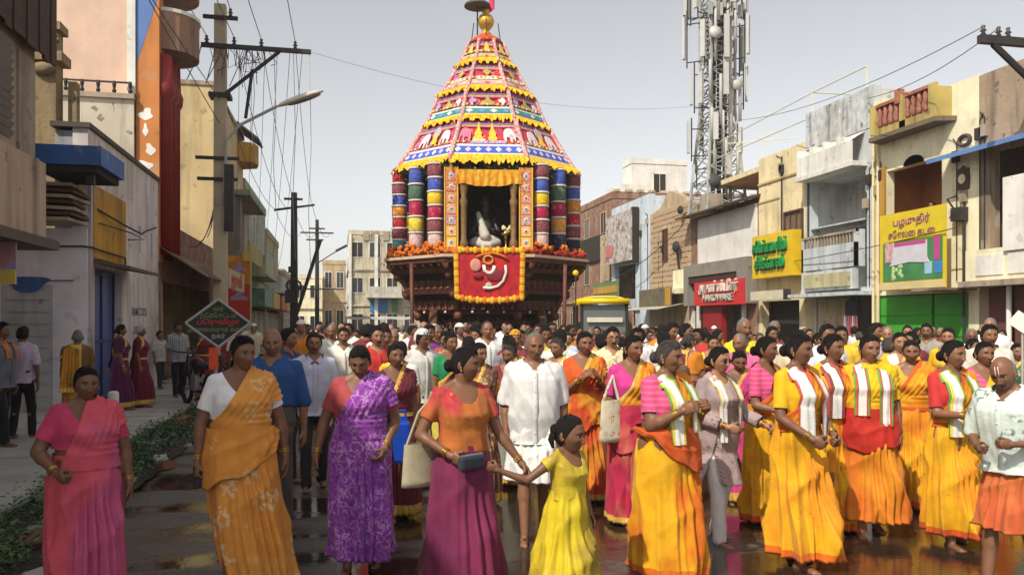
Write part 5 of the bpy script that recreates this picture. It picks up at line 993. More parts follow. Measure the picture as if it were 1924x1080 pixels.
# ================================================================== three wheeled vehicle beside the chariot
ax_, ay_ = gnd(1127, 21.5)
T3 = thing('auto_rickshaw', 'yellow and black three wheeled auto rickshaw among the crowd right of the chariot', 'rickshaw', (ax_, ay_, 0), math.atan2(-ax_, ay_) + R(6))
ye = mat('auto_yellow', (.72, .50, .01), .4, .06); bk_ = mat('auto_black', (.02, .02, .018), .55, .1); gg = mat('auto_glass', (.10, .11, .10), .12, .1, spec=.6)
b = MB(); b.grid([[(x_, y_, 2.28 + .10 * (1 - (x_ / .62) ** 4) - (.06 if y_ < -1.0 else 0)) for x_ in np.linspace(-.62, .62, 9)] for y_ in np.linspace(-1.15, 1.2, 8)]); b.box(-.63, .63, -1.18, -1.1, 2.16, 2.30); b.box(-.64, -.60, -1.1, 1.2, 2.12, 2.3); b.box(.60, .64, -1.1, 1.2, 2.12, 2.3); b.build('roof', [ye], T3, True)
b = MB(); b.prism([(-.55, -1.25, .35), (.55, -1.25, .35), (.62, -1.2, .9), (.56, -1.15, 1.22), (-.56, -1.15, 1.22), (-.62, -1.2, .9)], (0, .5, 0)); b.box(-.65, .65, -.75, 1.25, .38, 1.05); b.build('body', [ye], T3)
b = MB(); b.prism([(-.56, -1.16, 1.22), (.56, -1.16, 1.22), (.54, -1.04, 2.14), (-.54, -1.04, 2.14)], (0, .03, 0)); w_ = b.build('windscreen', [gg], T3)
for sx_ in (-1, 1):
    b = MB(); b.tube([(sx_ * .58, -1.16, 1.2), (sx_ * .57, -1.05, 2.16)], .04, 6); b.tube([(sx_ * .6, .1, 1.0), (sx_ * .6, .1, 2.16)], .035, 6); b.tube([(sx_ * .6, 1.2, 1.0), (sx_ * .6, 1.2, 2.16)], .035, 6); b.build('roof_post', [bk_], T3)
    b = MB(); b.lathe([(.02, 0), (.09, .01), (.10, .06), (.02, .1)], 14); b.xf(Matrix.Translation((sx_ * .38, -1.25, .95)) @ Matrix.Rotation(R(90), 4, 'X')); b.build('headlight', [mat('lamp_clear', (.6, .6, .55), .2)], T3, True)
    b = MB(); b.lathe([(.08, -.06), (.2, -.06), (.22, -.03), (.22, .03), (.2, .06), (.08, .06)], 18); b.xf(Matrix.Rotation(R(90), 4, 'Y')); b.build('wheel', [bk_], T3, True, loc=(sx_ * .55, .8, .22))
    b = MB(); b.tube([(sx_ * .6, -1.1, 1.35), (sx_ * .78, -1.1, 1.42)], .015, 5); b.ball((sx_ * .82, -1.1, 1.45), (.06, .03, .09), 10, 6); b.build('mirror', [bk_], T3, True)
b = MB(); b.lathe([(.08, -.06), (.2, -.06), (.22, -.03), (.22, .03), (.2, .06), (.08, .06)], 18); b.xf(Matrix.Rotation(R(90), 4, 'Y')); b.build('wheel', [bk_], T3, True, loc=(0, -1.05, .22))
b = MB(); b.box(-.45, .45, -1.20, -1.165, 1.70, 1.82); b.build('sun_strip', [mat('cream_strip', (.6, .56, .45), .5)], T3)
b = MB(); b.box(-.55, .55, .2, .9, .5, 1.0); b.box(-.55, .55, .85, 1.0, 1.0, 1.7); b.build('seat', [bk_], T3)
b = MB(); b.tube([(-.72, -1.0, 1.1), (-.72, -1.0, 2.95)], .018, 5); fo_ = b.build('flag_rod', [iron], T3); b = MB(); b.ball((-.72, -1.0, 2.95), (.08, .04, .08), 8, 6); b.build('yellow_tuft', [ye], fo_, True)
# ================================================================== people
FEM = np.array([(.76,.15,.115,.0),(.80,.168,.128,.004),(.87,.180,.138,.01),(.94,.168,.128,.0),(1.02,.146,.116,-.008),(1.10,.144,.116,-.008),(1.19,.152,.134,-.024),(1.27,.158,.108,-.006),(1.325,.142,.078,.006),(1.36,.08,.058,.012),(1.375,.06,.05,.012)])
MAL = np.array([(.76,.14,.105,.0),(.80,.15,.112,.0),(.87,.158,.116,.004),(.95,.152,.116,-.008),(1.05,.152,.116,-.014),(1.15,.166,.118,-.008),(1.25,.174,.116,-.004),(1.305,.160,.094,.004),(1.35,.095,.07,.010),(1.375,.065,.056,.012)])
SK_TONES = dict(mid=(.31,.15,.082), dark=(.235,.108,.058), deep=(.19,.086,.048), fair=(.34,.17,.095))
def m_skin(): return mat('skin', (.19, .085, .045), rough=.48, var=.10, vs=9, objcol=True, spec=.4)
EXTRA = None
def body_mats():
    return [m_skin(), mat('eye_white', (.62, .58, .52), .3, 0), mat('eye_dark', (.012, .008, .006), .3, 0), mat('lip', (.15, .05, .042), .5, 0), mat('bindi_red', (.35, .02, .03), .5, 0), mat('ash_white', (.75, .70, .6), .8, 0)]
def np_mesh(me):
    n = len(me.vertices); V = np.empty(n * 3); me.vertices.foreach_get('co', V); V = V.reshape(-1, 3)
    N = np.empty(n * 3); me.vertex_normals.foreach_get('vector', N)
    F = [tuple(p.vertices) for p in me.polygons]
    return V, N.reshape(-1, 3), F
def remesh(mb, voxel, smooth=4):
    me = mb.mesh('tmp', []); o = bpy.data.objects.new('tmp', me); COL.objects.link(o)
    r = o.modifiers.new('r', 'REMESH'); r.mode = 'VOXEL'; r.voxel_size = voxel; r.adaptivity = 0
    if smooth:
        s_ = o.modifiers.new('s', 'SMOOTH'); s_.iterations = smooth; s_.factor = .5
    dg = bpy.context.evaluated_depsgraph_get(); ev = o.evaluated_get(dg)
    out = bpy.data.meshes.new_from_object(ev); res = np_mesh(out)
    bpy.data.objects.remove(o); bpy.data.meshes.remove(me); bpy.data.meshes.remove(out)
    return res
def ring_loft(rings, n=28, inf=0.0, ex=2.3):
    mb = MB(); P = []
    for z, a, b, yc in rings:
        row = []
        for j in range(n):
            t = 2 * math.pi * j / n; c, s_ = math.cos(t), math.sin(t)
            k = (abs(c) ** ex + abs(s_) ** ex) ** (-1 / ex)
            row.append((c * k * (a + inf), yc + s_ * k * (b + inf), z))
        P.append(row)
    mb.grid(P, 0, True); mb.f.append(tuple(range(n - 1, -1, -1))); mb.m.append(0)
    o = (len(P) - 1) * n; mb.f.append(tuple(o + j for j in range(n))); mb.m.append(0)
    return mb
_HAND = {}
def hand(curl, voxel):
    k = (curl, voxel)
    if k in _HAND: return _HAND[k]
    mb = MB(); mb.cap((0, 0, .02), (0, 0, -.02), .024, .026, 10)
    mb.ball((0, 0, -.048), (.040, .0165, .052), 14, 10)
    cu = {'relax': (18, 42), 'grip': (62, 150), 'flat': (4, 8), 'pinch': (40, 80)}[curl]
    for i, (x, L) in enumerate(((-.030, .066), (-.011, .080), (.009, .084), (.028, .074))):
        a1, a2 = R(cu[0] + 3 * (3 - i)), R(cu[1] + 4 * (3 - i)); p0 = Vector((x * .92, 0, -.078)); sp = x * .35 if curl != 'grip' else 0
        p1 = p0 + Vector((sp * .5, -math.sin(a1), -math.cos(a1))) * L * .5; p2 = p1 + Vector((sp * .3, -math.sin(a2), -math.cos(a2))) * L * .5
        mb.cap(p0, p1, .0098, .0088, 7); mb.cap(p1, p2, .0088, .007, 7)
    t = ((.030, -.004, -.025), (.058, -.016, -.060), (.056, -.030, -.092)) if curl not in ('grip', 'pinch') else ((.030, -.008, -.030), (.048, -.034, -.060), (.026, -.052, -.078))
    mb.cap(t[0], t[1], .0145, .011, 8); mb.cap(t[1], t[2], .011, .008, 8)
    V, N, F = remesh(mb, voxel, 1); _HAND[k] = (V, F); return _HAND[k]

def head_verts(res, fem, rs, old=False):
    nu, nv = res
    V = []; D = []
    for j in range(nv + 1):
        ph = math.pi * j / nv
        for i in range(nu):
            u = 2 * math.pi * i / nu; a = u - .42 * math.sin(u)      # denser at the face (u = 0 is the front)
            D.append((math.sin(a) * math.sin(ph), -math.cos(a) * math.sin(ph), math.cos(ph)))
    D = np.array(D); x, y, z = D[:, 0].copy(), D[:, 1].copy(), D[:, 2].copy()
    k = (np.abs(x) ** 2.25 + np.abs(y) ** 2.25 + np.abs(z) ** 2.25) ** (-1 / 2.25); x, y, z = x * k, y * k, z * k
    X = x * .0735; Z = z * .116; Y = np.where(y < 0, y * .088, y * .098)
    jw = ss(.0, -.118, Z)
    X = X * (1 - (.34 if fem else .27) * jw); Y = np.where(Y > 0, Y * (1 - .50 * ss(-.01, -.10, Z)), Y * (1 - .10 * jw))
    X = X * (1 - .08 * ss(.05, .116, Z))
    skull = np.stack([X, Y, Z], 1)
    fr = np.clip(-y * 1.6, 0, 1)
    g = lambda cx, cz, sx, sz: np.exp(-((np.abs(X) - cx) / sx) ** 2 - ((Z - cz) / sz) ** 2) * fr
    d = np.zeros(len(X))
    d += -.0095 * g(.031, .004, .017, .013)                    # sockets
    d += .0045 * g(.028, .027, .024, .009) + .002 * g(0, .03, .02, .01)   # brow
    d += .005 * g(.044, -.022, .020, .018)                      # cheeks
    d += -.003 * g(.038, -.058, .016, .02)
    br = np.exp(-(X / .0105) ** 2) * fr
    t = np.clip((.016 - Z) / .054, 0, 1); d += br * np.where((Z < .02) & (Z > -.052), .006 + .019 * t ** 1.3, 0) * ss(-.050, -.038, Z)
    d += .008 * g(.012, -.037, .008, .008)                      # nostrils
    d += .0065 * g(0, -.061, .021, .0055) + .0075 * g(0, -.074, .019, .0065) - .005 * g(0, -.067, .024, .0026)   # lips
    d += .007 * g(0, -.100, .022, .014)                         # chin
    if old: d += -.006 * g(.040, -.055, .014, .018) - .003 * g(.03, -.02, .01, .01)
    Y2 = Y - d
    F = []
    for j in range(nv):
        for i in range(nu):
            a = j * nu + i; b = j * nu + (i + 1) % nu; F.append((a, a + nu, b + nu, b))
    P = np.stack([X, Y2, Z], 1)
    lips = (np.abs(X) < .0245) & (Z < -.0555) & (Z > -.0805) & (y < -.3)
    mi = []
    for f in F:
        c = sum(lips[i] for i in f); mi.append(3 if c >= 3 else 0)
    return P, F, mi, skull, D

def build_head(lod, fem, rs, old=False, bindi=False, tilak=False, mustache=False, smile=0):
    res = [(72, 60), (44, 36), (26, 22)][lod]
    P, F, mi, skull, D = head_verts(res, fem, rs, old)
    mb = MB(); mb.add(P, F, mi)
    fy = lambda x, z: P[np.argmin((P[:, 0] - x) ** 2 + (P[:, 2] - z) ** 2 + np.where(P[:, 1] > 0, 1, 0)), 1]
    n1, n2 = [(14, 8), (10, 6), (6, 4)][lod]
    for s in (-1, 1):
        ye = fy(s * .031, .003)
        mb.ball((s * .031, ye + .004, .003), (.0135, .0085, .0062), n1, n2, 1)
        mb.ball((s * .031, ye - .0022, .003), (.0062, .0032, .0060), n1, n2, 2)
        # lids (skin) and lash line
        mb.tube([(s * .0165, ye + .001, .002), (s * .025, ye - .0045, .0088), (s * .034, ye - .0045, .0095), (s * .0455, ye + .002, .0035)], [.0014, .0022, .0022, .0014], 5, 2)
        mb.tube([(s * .0165, ye + .001, .001), (s * .030, ye - .003, -.0040), (s * .0455, ye + .002, .002)], [.001, .0013, .001], 4, 2 if fem else 0)
        yb = fy(s * .03, .026)
        mb.tube([(s * .013, fy(s * .013, .022) - .0015, .021), (s * .028, yb - .0015, .0275), (s * .046, fy(s * .046, .024) - .001, .0225)], [.0022, .0034, .0012], 5, 2)
        # ear
        M = Matrix.Rotation(s * R(-18), 4, 'Z')
        mb.ball((s * .074, .014, -.004), (.008, .019, .031), n1, n2, 0, M)
        mb.ball((s * .078, .008, -.020), (.007, .010, .012), n1, n2, 0)
    if mustache:
        for s in (-1, 1):
            mb.tube([(s * .001, fy(0, -.052) - .003, -.0515), (s * .014, fy(.014, -.053) - .003, -.0525), (s * .029, fy(.028, -.060) - .001, -.061)], [.0045, .0055, .002], 6, 2)
    if bindi: mb.ball((0, fy(0, .036) - .0005, .036), (.0050, .002, .0050), 8, 6, 4)
    if tilak:
        for s in (-1, 1): mb.tube([(s * .010, fy(.01, z) - .0015, z) for z in (.018, .04, .062, .08)], .0028, 5, 5)
        mb.tube([(0, fy(0, z) - .0025, z) for z in (.022, .045, .075)], .0022, 5, 4)
    return mb, P, skull, D, fy

D_STR = [1]
def hair_shell(P, skull, res, style, rs, vol=1.0):
    """cap over the skull: rises from under the skin at the hairline"""
    nu, nv = res; X, Y, Z = skull[:, 0], skull[:, 1], skull[:, 2]
    N = skull / np.array([.0735 ** 2, .093 ** 2, .116 ** 2]); N /= np.linalg.norm(N, axis=1)[:, None]
    front = .072 - .9 * np.maximum(np.abs(X) - .038, 0) - .08 * np.abs(X)               # hairline height at the forehead
    back = -.085
    w = ss(-.055, .045, Y)
    line = front * (1 - w) + back * w
    if style == 'bald': line = np.where(w < .9, .2, line); sc = (Z - line) / .02; sc = np.where((Z < .045) & (Y > -.005), np.minimum((.045 - Z) / .02, (Z + .06) / .02) * ss(-.01, .02, Y) * 1.5, -1)
    elif style == 'receding': line = line + .028 * (1 - w); sc = (Z - line) / .03
    else: sc = (Z - line) / .030
    th = {'man': .014, 'boy': .016, 'bald': .006, 'receding': .008}.get(style, .0085) * vol
    off = th * np.clip(sc, -1.0, 1) - .001
    part = np.exp(-(X / .004) ** 2) * (Y < .03) if style in ('bun', 'braid', 'child') else 0
    streak = (np.abs(np.sin(np.arctan2(X, Y + .05) * 9 + Z * 12)) - .6) * .0032 + np.sin(np.arctan2(X, Y + .05) * 17 + Z * 40) * .0014
    off = off + np.where(off > .004, streak - .004 * part, 0)
    V = skull + N * off[:, None]
    F = []
    keep = off > -.006
    for j in range(nv):
        for i in range(nu):
            a = j * nu + i; b = j * nu + (i + 1) % nu; q = (a, a + nu, b + nu, b)
            if any(keep[list(q)]): F.append(q)
    mb = MB(); mb.add(V, F)
    if len(D_STR) and nv > 30 and style in ('bun', 'braid', 'child', 'man', 'boy', 'receding'):
        q_ = np.random.RandomState(nv + int(1000 * vol) + rs.randint(999)); back = np.array((0, .098, -.012)) if style in ('bun', 'braid') else None
        for i in range(90 if style in ('bun', 'braid') else 70):
            if back is not None: xs = (-1 if i % 2 else 1) * (.004 + .070 * q_.rand() ** .8); zs = .066 - .9 * max(abs(xs) - .036, 0) * q_.uniform(.2, 1.1); a = np.array((xs, -.07 if abs(xs) < .05 else -.02, zs)); a0 = np.array((xs * .25, -.06, .10)); pts = [a, (a + a0) / 2 + np.array((xs * .3, .02, .012)), np.array((xs * 1.0, .03, .075 - 3.5 * xs * xs * 3)), back + np.array((xs * .25, 0, q_.uniform(-.02, .03)))]
            else: t0 = q_.uniform(0, 6.28); pp = q_.uniform(.1, .95); a = np.array((math.sin(t0) * pp * .07, -math.cos(t0) * pp * .085, .11)); b2 = a * np.array((1.25, 1.2, 0)) + np.array((q_.normal(0, .008), -.012, .085 - .03 * pp)); pts = [a, (a + b2) / 2, b2]
            out_ = []
            for k_ in range(len(pts) * 3 - 2):
                j_, f_ = divmod(k_ / 3, 1); p_ = pts[int(j_)] * (1 - f_) + pts[min(int(j_) + 1, len(pts) - 1)] * f_
                n_ = p_ / np.array([.0735, .094, .116]); n_ = n_ / (np.abs(n_) ** 2.25).sum() ** (1 / 2.25); out_.append(n_ * np.array([.0735, .094, .116]) * (1 + (.115 + .02 * q_.rand()) * th / .012 * min(1, .25 + k_ * .3)))
            if style in ('man', 'boy') or back is not None or pts[-1][1] > 0: mb.tube(out_, [.0008] + [.0022] * (len(out_) - 2) + [.0006], 4)
    if style == 'bun':
        mb.ball((0, .118, -.012), (.046, .036, .044), 14, 10); mb.ball((0, .098, -.02), (.034, .03, .034), 10, 8)
    if style == 'braid':
        pts = [(0, .092, -.02), (0, .115, -.06), (.0, .105, -.13), (.004, .10, -.22), (0, .105, -.32), (-.004, .11, -.40)]
        mb.tube(pts, [.03, .026, .022, .02, .016, .008], 8)
        for i in range(9):
            t = i / 9; q = 1 + t * 4; j = int(q); p = Vector(pts[j]).lerp(Vector(pts[min(j + 1, 5)]), q - j); mb.ball(p + Vector(((-1) ** i * .006, 0, 0)), (.022 - .009 * t, .018, .022), 8, 6)
    if style == 'child':
        for s in (-1, 1): mb.ball((s * .055, .075, .03), (.034, .034, .036), 10, 8); mb.tube([(s * .06, .08, .02), (s * .085, .085, -.03), (s * .08, .07, -.08)], [.02, .02, .008], 7)
    return mb

def skirt(zw, zh, aw, bw, ah, bh, am, bm_, rs, pleat=(-.15, .030, 26, .6), fold=.016, sway=(0, 0), tilt=(0, 0), step=(0, .0), nt=132, nz=44, hipt=.22, inf=0, zfn=None, swirl=.9, yc=.0):
    th = np.linspace(0, 2 * math.pi, nt, endpoint=False); P = []; ph = rs.uniform(0, 6.28, 6)
    for i in range(nz):
        t = i / (nz - 1)
        if t < hipt: k = ss(0, hipt, t); a = aw + (ah - aw) * k; b = bw + (bh - bw) * k
        else: k = ((t - hipt) / (1 - hipt)) ** 1.15; a = ah + (am - ah) * k; b = bh + (bm_ - bh) * k
        zt = zh + (zfn(th) if zfn is not None else 0)
        z = zw + (zt - zw) * t + tilt[0] * np.cos(th - tilt[1]) * t ** 2
        c, s_ = np.cos(th), np.sin(th); kk = (np.abs(c) ** 2.2 + np.abs(s_) ** 2.2) ** (-1 / 2.2)
        r = np.ones(nt)
        dth = (th - (-math.pi / 2 + pleat[0]) + math.pi) % (2 * math.pi) - math.pi
        wd = np.exp(-(dth / pleat[3]) ** 2)
        tri = np.abs(((pleat[2] * dth / (2 * math.pi)) % 1) * 2 - 1) - .5
        d = pleat[1] * ss(.10, .55, t) * wd * tri * 2 * (.75 + .25 * np.sin(3 * dth + ph[1]))
        cr = lambda q: 1 - 2 * np.abs(np.sin(q)) ** .7
        warp = .7 * np.sin(2 * th + ph[5] + 4 * t) + 1.1 * t * np.sin(th + ph[2])
        d = d + fold * (.2 + t) * (cr(2.5 * th + ph[0] + swirl * 1.5 * t + warp) * .55 + cr(4.5 * th + ph[1] - swirl * 2.2 * t - warp) * .45 + .18 * np.sin(11 * th + ph[2] + 5 * t + 2 * warp) + .09 * np.sin(21 * th + ph[3] + warp * 3))
        d = d + fold * .6 * cr(7.5 * t + 1.3 * np.abs(th + math.pi / 2 - .3) + ph[4]) * np.exp(-((t - .42) / .26) ** 2) * np.exp(-(((th + math.pi / 2 + math.pi) % (2 * math.pi) - math.pi) / 1.3) ** 2)
        d = d + step[1] * np.exp(-(((th - (-math.pi / 2 + step[0]) + math.pi) % (2 * math.pi) - math.pi) / .55) ** 2) * ss(.25, .75, t) * (1 - .25 * ss(.8, 1, t))
        rx = c * kk * (a + inf + d); ry = s_ * kk * (b + inf + d)
        P.append(np.stack([rx + sway[0] * t ** 1.6, ry + yc + sway[1] * t ** 1.6, z], 1))
    P = np.array(P)
    # hem turned in a little
    last = P[-1].copy(); cen = last.mean(0); inn = cen + (last - cen) * .93; inn[:, 2] += .012
    P = np.concatenate([P, inn[None]])
    k, n = P.shape[:2]; mb = MB(); mb.grid([list(map(tuple, row)) for row in P], 0, True)
    mi = []
    for i in range(k - 1): mi += [1 if nz - 4 <= i else 0] * n
    mb.m = mi
    return mb
def patch(VNF, f, off, fold=None, border=None, mi0=0, mi1=1):
    V, N, F = VNF
    fv = f(V); keep = [q for q in F if max(fv[list(q)]) > 0]
    used = np.unique(np.array([i for q in keep for i in q])) if keep else np.array([], int)
    if len(used) == 0: return MB()
    mp = -np.ones(len(V), int); mp[used] = np.arange(len(used))
    v = V[used].copy(); n = N[used]; fu = fv[used]
    e = .004; g = np.stack([(f(v + np.eye(3)[i] * e) - fu) / e for i in range(3)], 1); gl = np.linalg.norm(g, axis=1)[:, None] + 1e-6
    outm = fu < 0
    v[outm] -= (g / gl ** 2 * fu[:, None])[outm].clip(-.03, .03)
    o = off if fold is None else off + fold(v, np.maximum(fu, 0))
    v = v + n * (o[:, None] if hasattr(o, '__len__') else o)
    fc = np.maximum(fu, 0); mb = MB(); V2 = list(map(tuple, v)); F2 = [tuple(mp[list(q)]) for q in keep]
    m = [mi1 if (border and fc[list(q)].mean() < border) else mi0 for q in F2]
    mb.add(V2, F2, m); return mb
def wrinkle(amp, sc, seed):
    def fn(v, fu=None):
        q = v * np.array([sc, sc, sc * .8]) + seed
        a = q[:, 0] * 1.2 + q[:, 2] * .45 + 1.1 * np.sin(q[:, 2] * .35 + q[:, 1] * .5); b = q[:, 0] * .8 - q[:, 2] * .6 + 1.3 * np.sin(q[:, 2] * .3 + q[:, 1]); 
        return amp * (.7 - 1.4 * np.abs(np.sin(a)) ** .7 + .45 * np.sin(b * 1.4) * np.sin(q[:, 2] * .5 + q[:, 0] * .3))
    return fn

NPEOPLE = [0]
def person(x, y, z0, rot, H, label, fem=True, lod=0, tone='dark', fat=1.0, arms=None, hands=('relax', 'relax'), palm=None, lean=0, twist=0, head=(0, 0, 0),
           hs=1.0, hair='bun', haircol='black', wear=None, legs=(.10, -.10), seed=0, group=None, old=False, bindi=False, tilak=False, mustache=False, feet=True, name='person', flowers=False, glasses=False, turban=None):
    """arms: ((upper dir, fore dir) right, (..) left) in the figure's own axes: it faces -Y, its left is +X."""
    rs = np.random.RandomState(seed + 11); s = H / 1.6
    root = thing(name, label, 'person', (x, y, z0), rot, group)
    vox = [.0115, .016, .028][lod]; hres = [(72, 60), (44, 36), (26, 22)][lod]
    prof = (FEM if fem else MAL).copy()
    wt = np.exp(-((prof[:, 0] - .98) / .16) ** 2); prof[:, 1] *= 1 + (fat - 1) * (.45 + .75 * wt); prof[:, 2] *= 1 + (fat - 1) * (.4 + 1.1 * wt)
    af = 1 + (fat - 1) * 1.2
    shx, shz = (.150, 1.308) if fem else (.172, 1.300)
    arms = arms or (((-.16, .03, -1), (-.02, -.22, -1)), ((.16, .03, -1), (.02, -.22, -1)))
    J = {}
    for i, sd in enumerate((-1, 1)):
        ua = Vector(arms[i][0]).normalized(); fa = Vector(arms[i][1]).normalized()
        sh = Vector((sd * shx, .006, shz)); el = sh + ua * .272; wr = el + fa * .235
        J[sd] = (sh, el, wr, ua, fa)
    Lg = {}
    for i, sd in enumerate((-1, 1)):
        st = legs[i]; an = Vector((sd * .085, -st, .075 + max(0, -st) * .22)); kn = Vector((sd * .088, -st * .5 - .03 - .06 * max(0, -st), .46)); Lg[sd] = (Vector((sd * .09, 0, .86)), kn, an, st)
    lr, tw = R(lean), R(twist)
    def bend(V):
        V = np.array(V, float).reshape(-1, 3); k = ss(.88, 1.22, V[:, 2]); a = lr * k
        yy, zz = V[:, 1].copy(), V[:, 2] - .92
        V[:, 1] = np.where(V[:, 2] > .88, yy * np.cos(a) - zz * np.sin(a), yy); V[:, 2] = np.where(V[:, 2] > .88, .92 + yy * np.sin(a) + zz * np.cos(a), V[:, 2])
        b = tw * k; x_, y_ = V[:, 0].copy(), V[:, 1].copy(); V[:, 0] = x_ * np.cos(b) - y_ * np.sin(b); V[:, 1] = x_ * np.sin(b) + y_ * np.cos(b)
        return V
    def fin(mb):
        if mb.v: mb.v = list(map(tuple, bend(mb.v) * s))
        return mb
    # ---- head transform
    hy, hp, hr = (R(a) for a in head)
    HM = Matrix.Translation((0, .012, 1.415)) @ Matrix.Rotation(hy, 4, 'Z') @ Matrix.Rotation(hp, 4, 'X') @ Matrix.Rotation(hr, 4, 'Y') @ Matrix.Translation((0, -.028, .082)) @ Matrix.Scale(.95 * hs, 4)
    # ---- body: one continuous skin
    b = ring_loft(prof)
    b.cap((0, .012, 1.33), (0, -.006, 1.44), .050 if fem else .056, .046 if fem else .054, 14)
    for sd in (-1, 1):
        sh, el, wr, ua, fa = J[sd]
        b.cap((sd * .05, .012, 1.375), (sd * (shx - .01), .008, shz + .012), .034, .042, 10)
        mid = sh.lerp(el, .45)
        b.cap(sh, mid, .050 * af, .045 * af, 12); b.cap(mid, el, .045 * af, .036 * af, 12)
        m2 = el.lerp(wr, .3); b.cap(el, m2, .036 * af, .037 * af, 12); b.cap(m2, wr, .037 * af, .0235, 12)
        hp_, kn, an, st = Lg[sd]
        if feet:
            b.cap(hp_, kn, .080, .052, 12); m3 = kn.lerp(an, .32) + Vector((0, .012, 0)); b.cap(kn, m3, .050, .054, 12); b.cap(m3, an, .053, .033, 12)
            fz = .03 + max(0, -st) * .12; b.cap((sd * .088, an.y + .03, fz + .005), (sd * .098, an.y - .12, fz - .006), .034, .030, 10); b.cap(an, (sd * .088, an.y + .01, fz + .01), .034, .036, 10)
            b.ball((sd * .085, an.y - .145, fz - .008), (.018, .028, .018), 8, 6)
            for q in range(3): b.ball((sd * (.104 + .011 * q), an.y - .142 + .012 * q, fz - .010), (.011, .02, .014), 6, 5)
    V, N, F = remesh(b, vox, 3)
    mb = MB(); mb.add(V, F)
    hv = [.0048, .0075, .011][lod]; WR = {}
    for i, sd in enumerate((-1, 1)):
        sh, el, wr, ua, fa = J[sd]
        zax = -fa; pn = Vector(palm[i]).normalized() if palm and palm[i] else Vector((-sd, .15, 0))   # palm faces -pn? hand palm normal is -Y of the hand
        ya = (-pn - zax * (-pn).dot(zax)).normalized(); xa = ya.cross(zax).normalized()
        sgn = 1
        HMt = Matrix(((xa.x, ya.x, zax.x, wr.x), (xa.y, ya.y, zax.y, wr.y), (xa.z, ya.z, zax.z, wr.z), (0, 0, 0, 1)))
        hV, hF = hand(hands[i], hv)
        hV2 = hV.copy()
        # thumb goes to the front / inner side
        th_dir = xa; want = Vector((0, -1, 0)) if abs(fa.z) > .6 else Vector((0, 0, 1))
        flip = th_dir.dot(want) < 0
        if flip: hV2[:, 0] *= -1
        mb.add([HMt @ Vector(p) for p in hV2], [tuple(reversed(q)) for q in hF] if flip else hF)
        WR[sd] = (wr, fa, HMt)
    hd, HP, skull, D, fy = build_head(lod, fem, rs, old, bindi, tilak, mustache)
    hd.xf(HM); mb.add(hd.v, hd.f, hd.m)
    body = fin(mb).build('body', body_mats(), root, True)
    tn = SK_TONES[tone] if isinstance(tone, str) else tone; k = .9 + .2 * rs.rand(); body.color = (tn[0] * k, tn[1] * k, tn[2] * k, 1)
    # ---- hair
    hc = {'black': (.008, .0065, .006), 'grey': (.20, .18, .16), 'white': (.5, .47, .43), 'mix': (.06, .05, .045)}[haircol]
    if hair != 'none':
        hm = hair_shell(HP, skull, hres, hair, rs); hm.xf(HM)
        fin(hm).build('hair', mat('hair_' + haircol, hc, .5, .5, 70, bump=.7, bs=190, spec=.25), root, True)
    if flowers:
        fl = MB()
        for q in range(26):
            a = math.pi * (q / 25) - .1
            p = Vector((math.cos(a) * .058, .095 + .02 * math.sin(q * 2.1), -.005 + math.sin(a) * .048)); fl.ball(p, .0085 + .002 * (q % 3), 6, 5)
        fl.xf(HM); fin(fl).build('flower_string', mat('jasmine', (.8, .78, .62), .8, .05), root)
    if glasses:
        gl = MB()
        for sd in (-1, 1):
            c = (sd * .032, fy(.031, .003) - .014, .002)
            gl.tube([(c[0] + .021 * math.cos(a), c[1], c[2] + .017 * math.sin(a)) for a in np.linspace(0, 2 * math.pi, 15)], .0022, 5); gl.tube([(sd * .053, c[1] + .002, .006), (sd * .076, .0, .004)], .002, 5)
            if glasses == 'dark': gl.ball(c, (.020, .002, .016), 12, 6)
        gl.tube([(-.011, fy(0, .003) - .006, .006), (.011, fy(0, .003) - .006, .006)], .002, 5); gl.xf(HM)
        fin(gl).build('glasses', mat('black_plastic', (.012, .012, .014), .25, 0, spec=.5), root, True)
    W = wear or {}
    if fem and lod < 2 and H > 1.2:
        bg2 = MB()
        for sd in (-1, 1):
            wr, fa, _m = WR[sd]
            for q in range(3):
                c = wr - fa * (.022 + .010 * q); u = fa.orthogonal().normalized(); v = fa.cross(u); bg2.tube([c + (u * math.cos(a) + v * math.sin(a)) * .0285 for a in np.linspace(0, 2 * math.pi, 15)], .0035, 5)
        fin(bg2).build('bangles', [mat('gold_metal', (.60, .36, .08), .3, .1, metal=.8)], root, True)
        er = MB()
        for sd in (-1, 1): er.ball((sd * .080, .006, -.036), (.0055, .006, .008), 8, 6)
        er.ball((.013, fy(.012, -.036) - .002, -.036), .003, 6, 5); er.xf(HM); fin(er).build('earrings', [MATS['gold_metal']], root, True)
        nk2 = MB(); nk2.tube([(.075 * math.sin(a), .012 - .078 * math.cos(a) * (1.25 if math.cos(a) > 0 else .8), 1.352 - .055 * max(0, math.cos(a)) ** 1.5) for a in np.linspace(0, 2 * math.pi, 26)], .0028, 5); fin(nk2).build('necklace', [MATS['gold_metal']], root, True)
    vres = [.0115, .016, .026][lod]
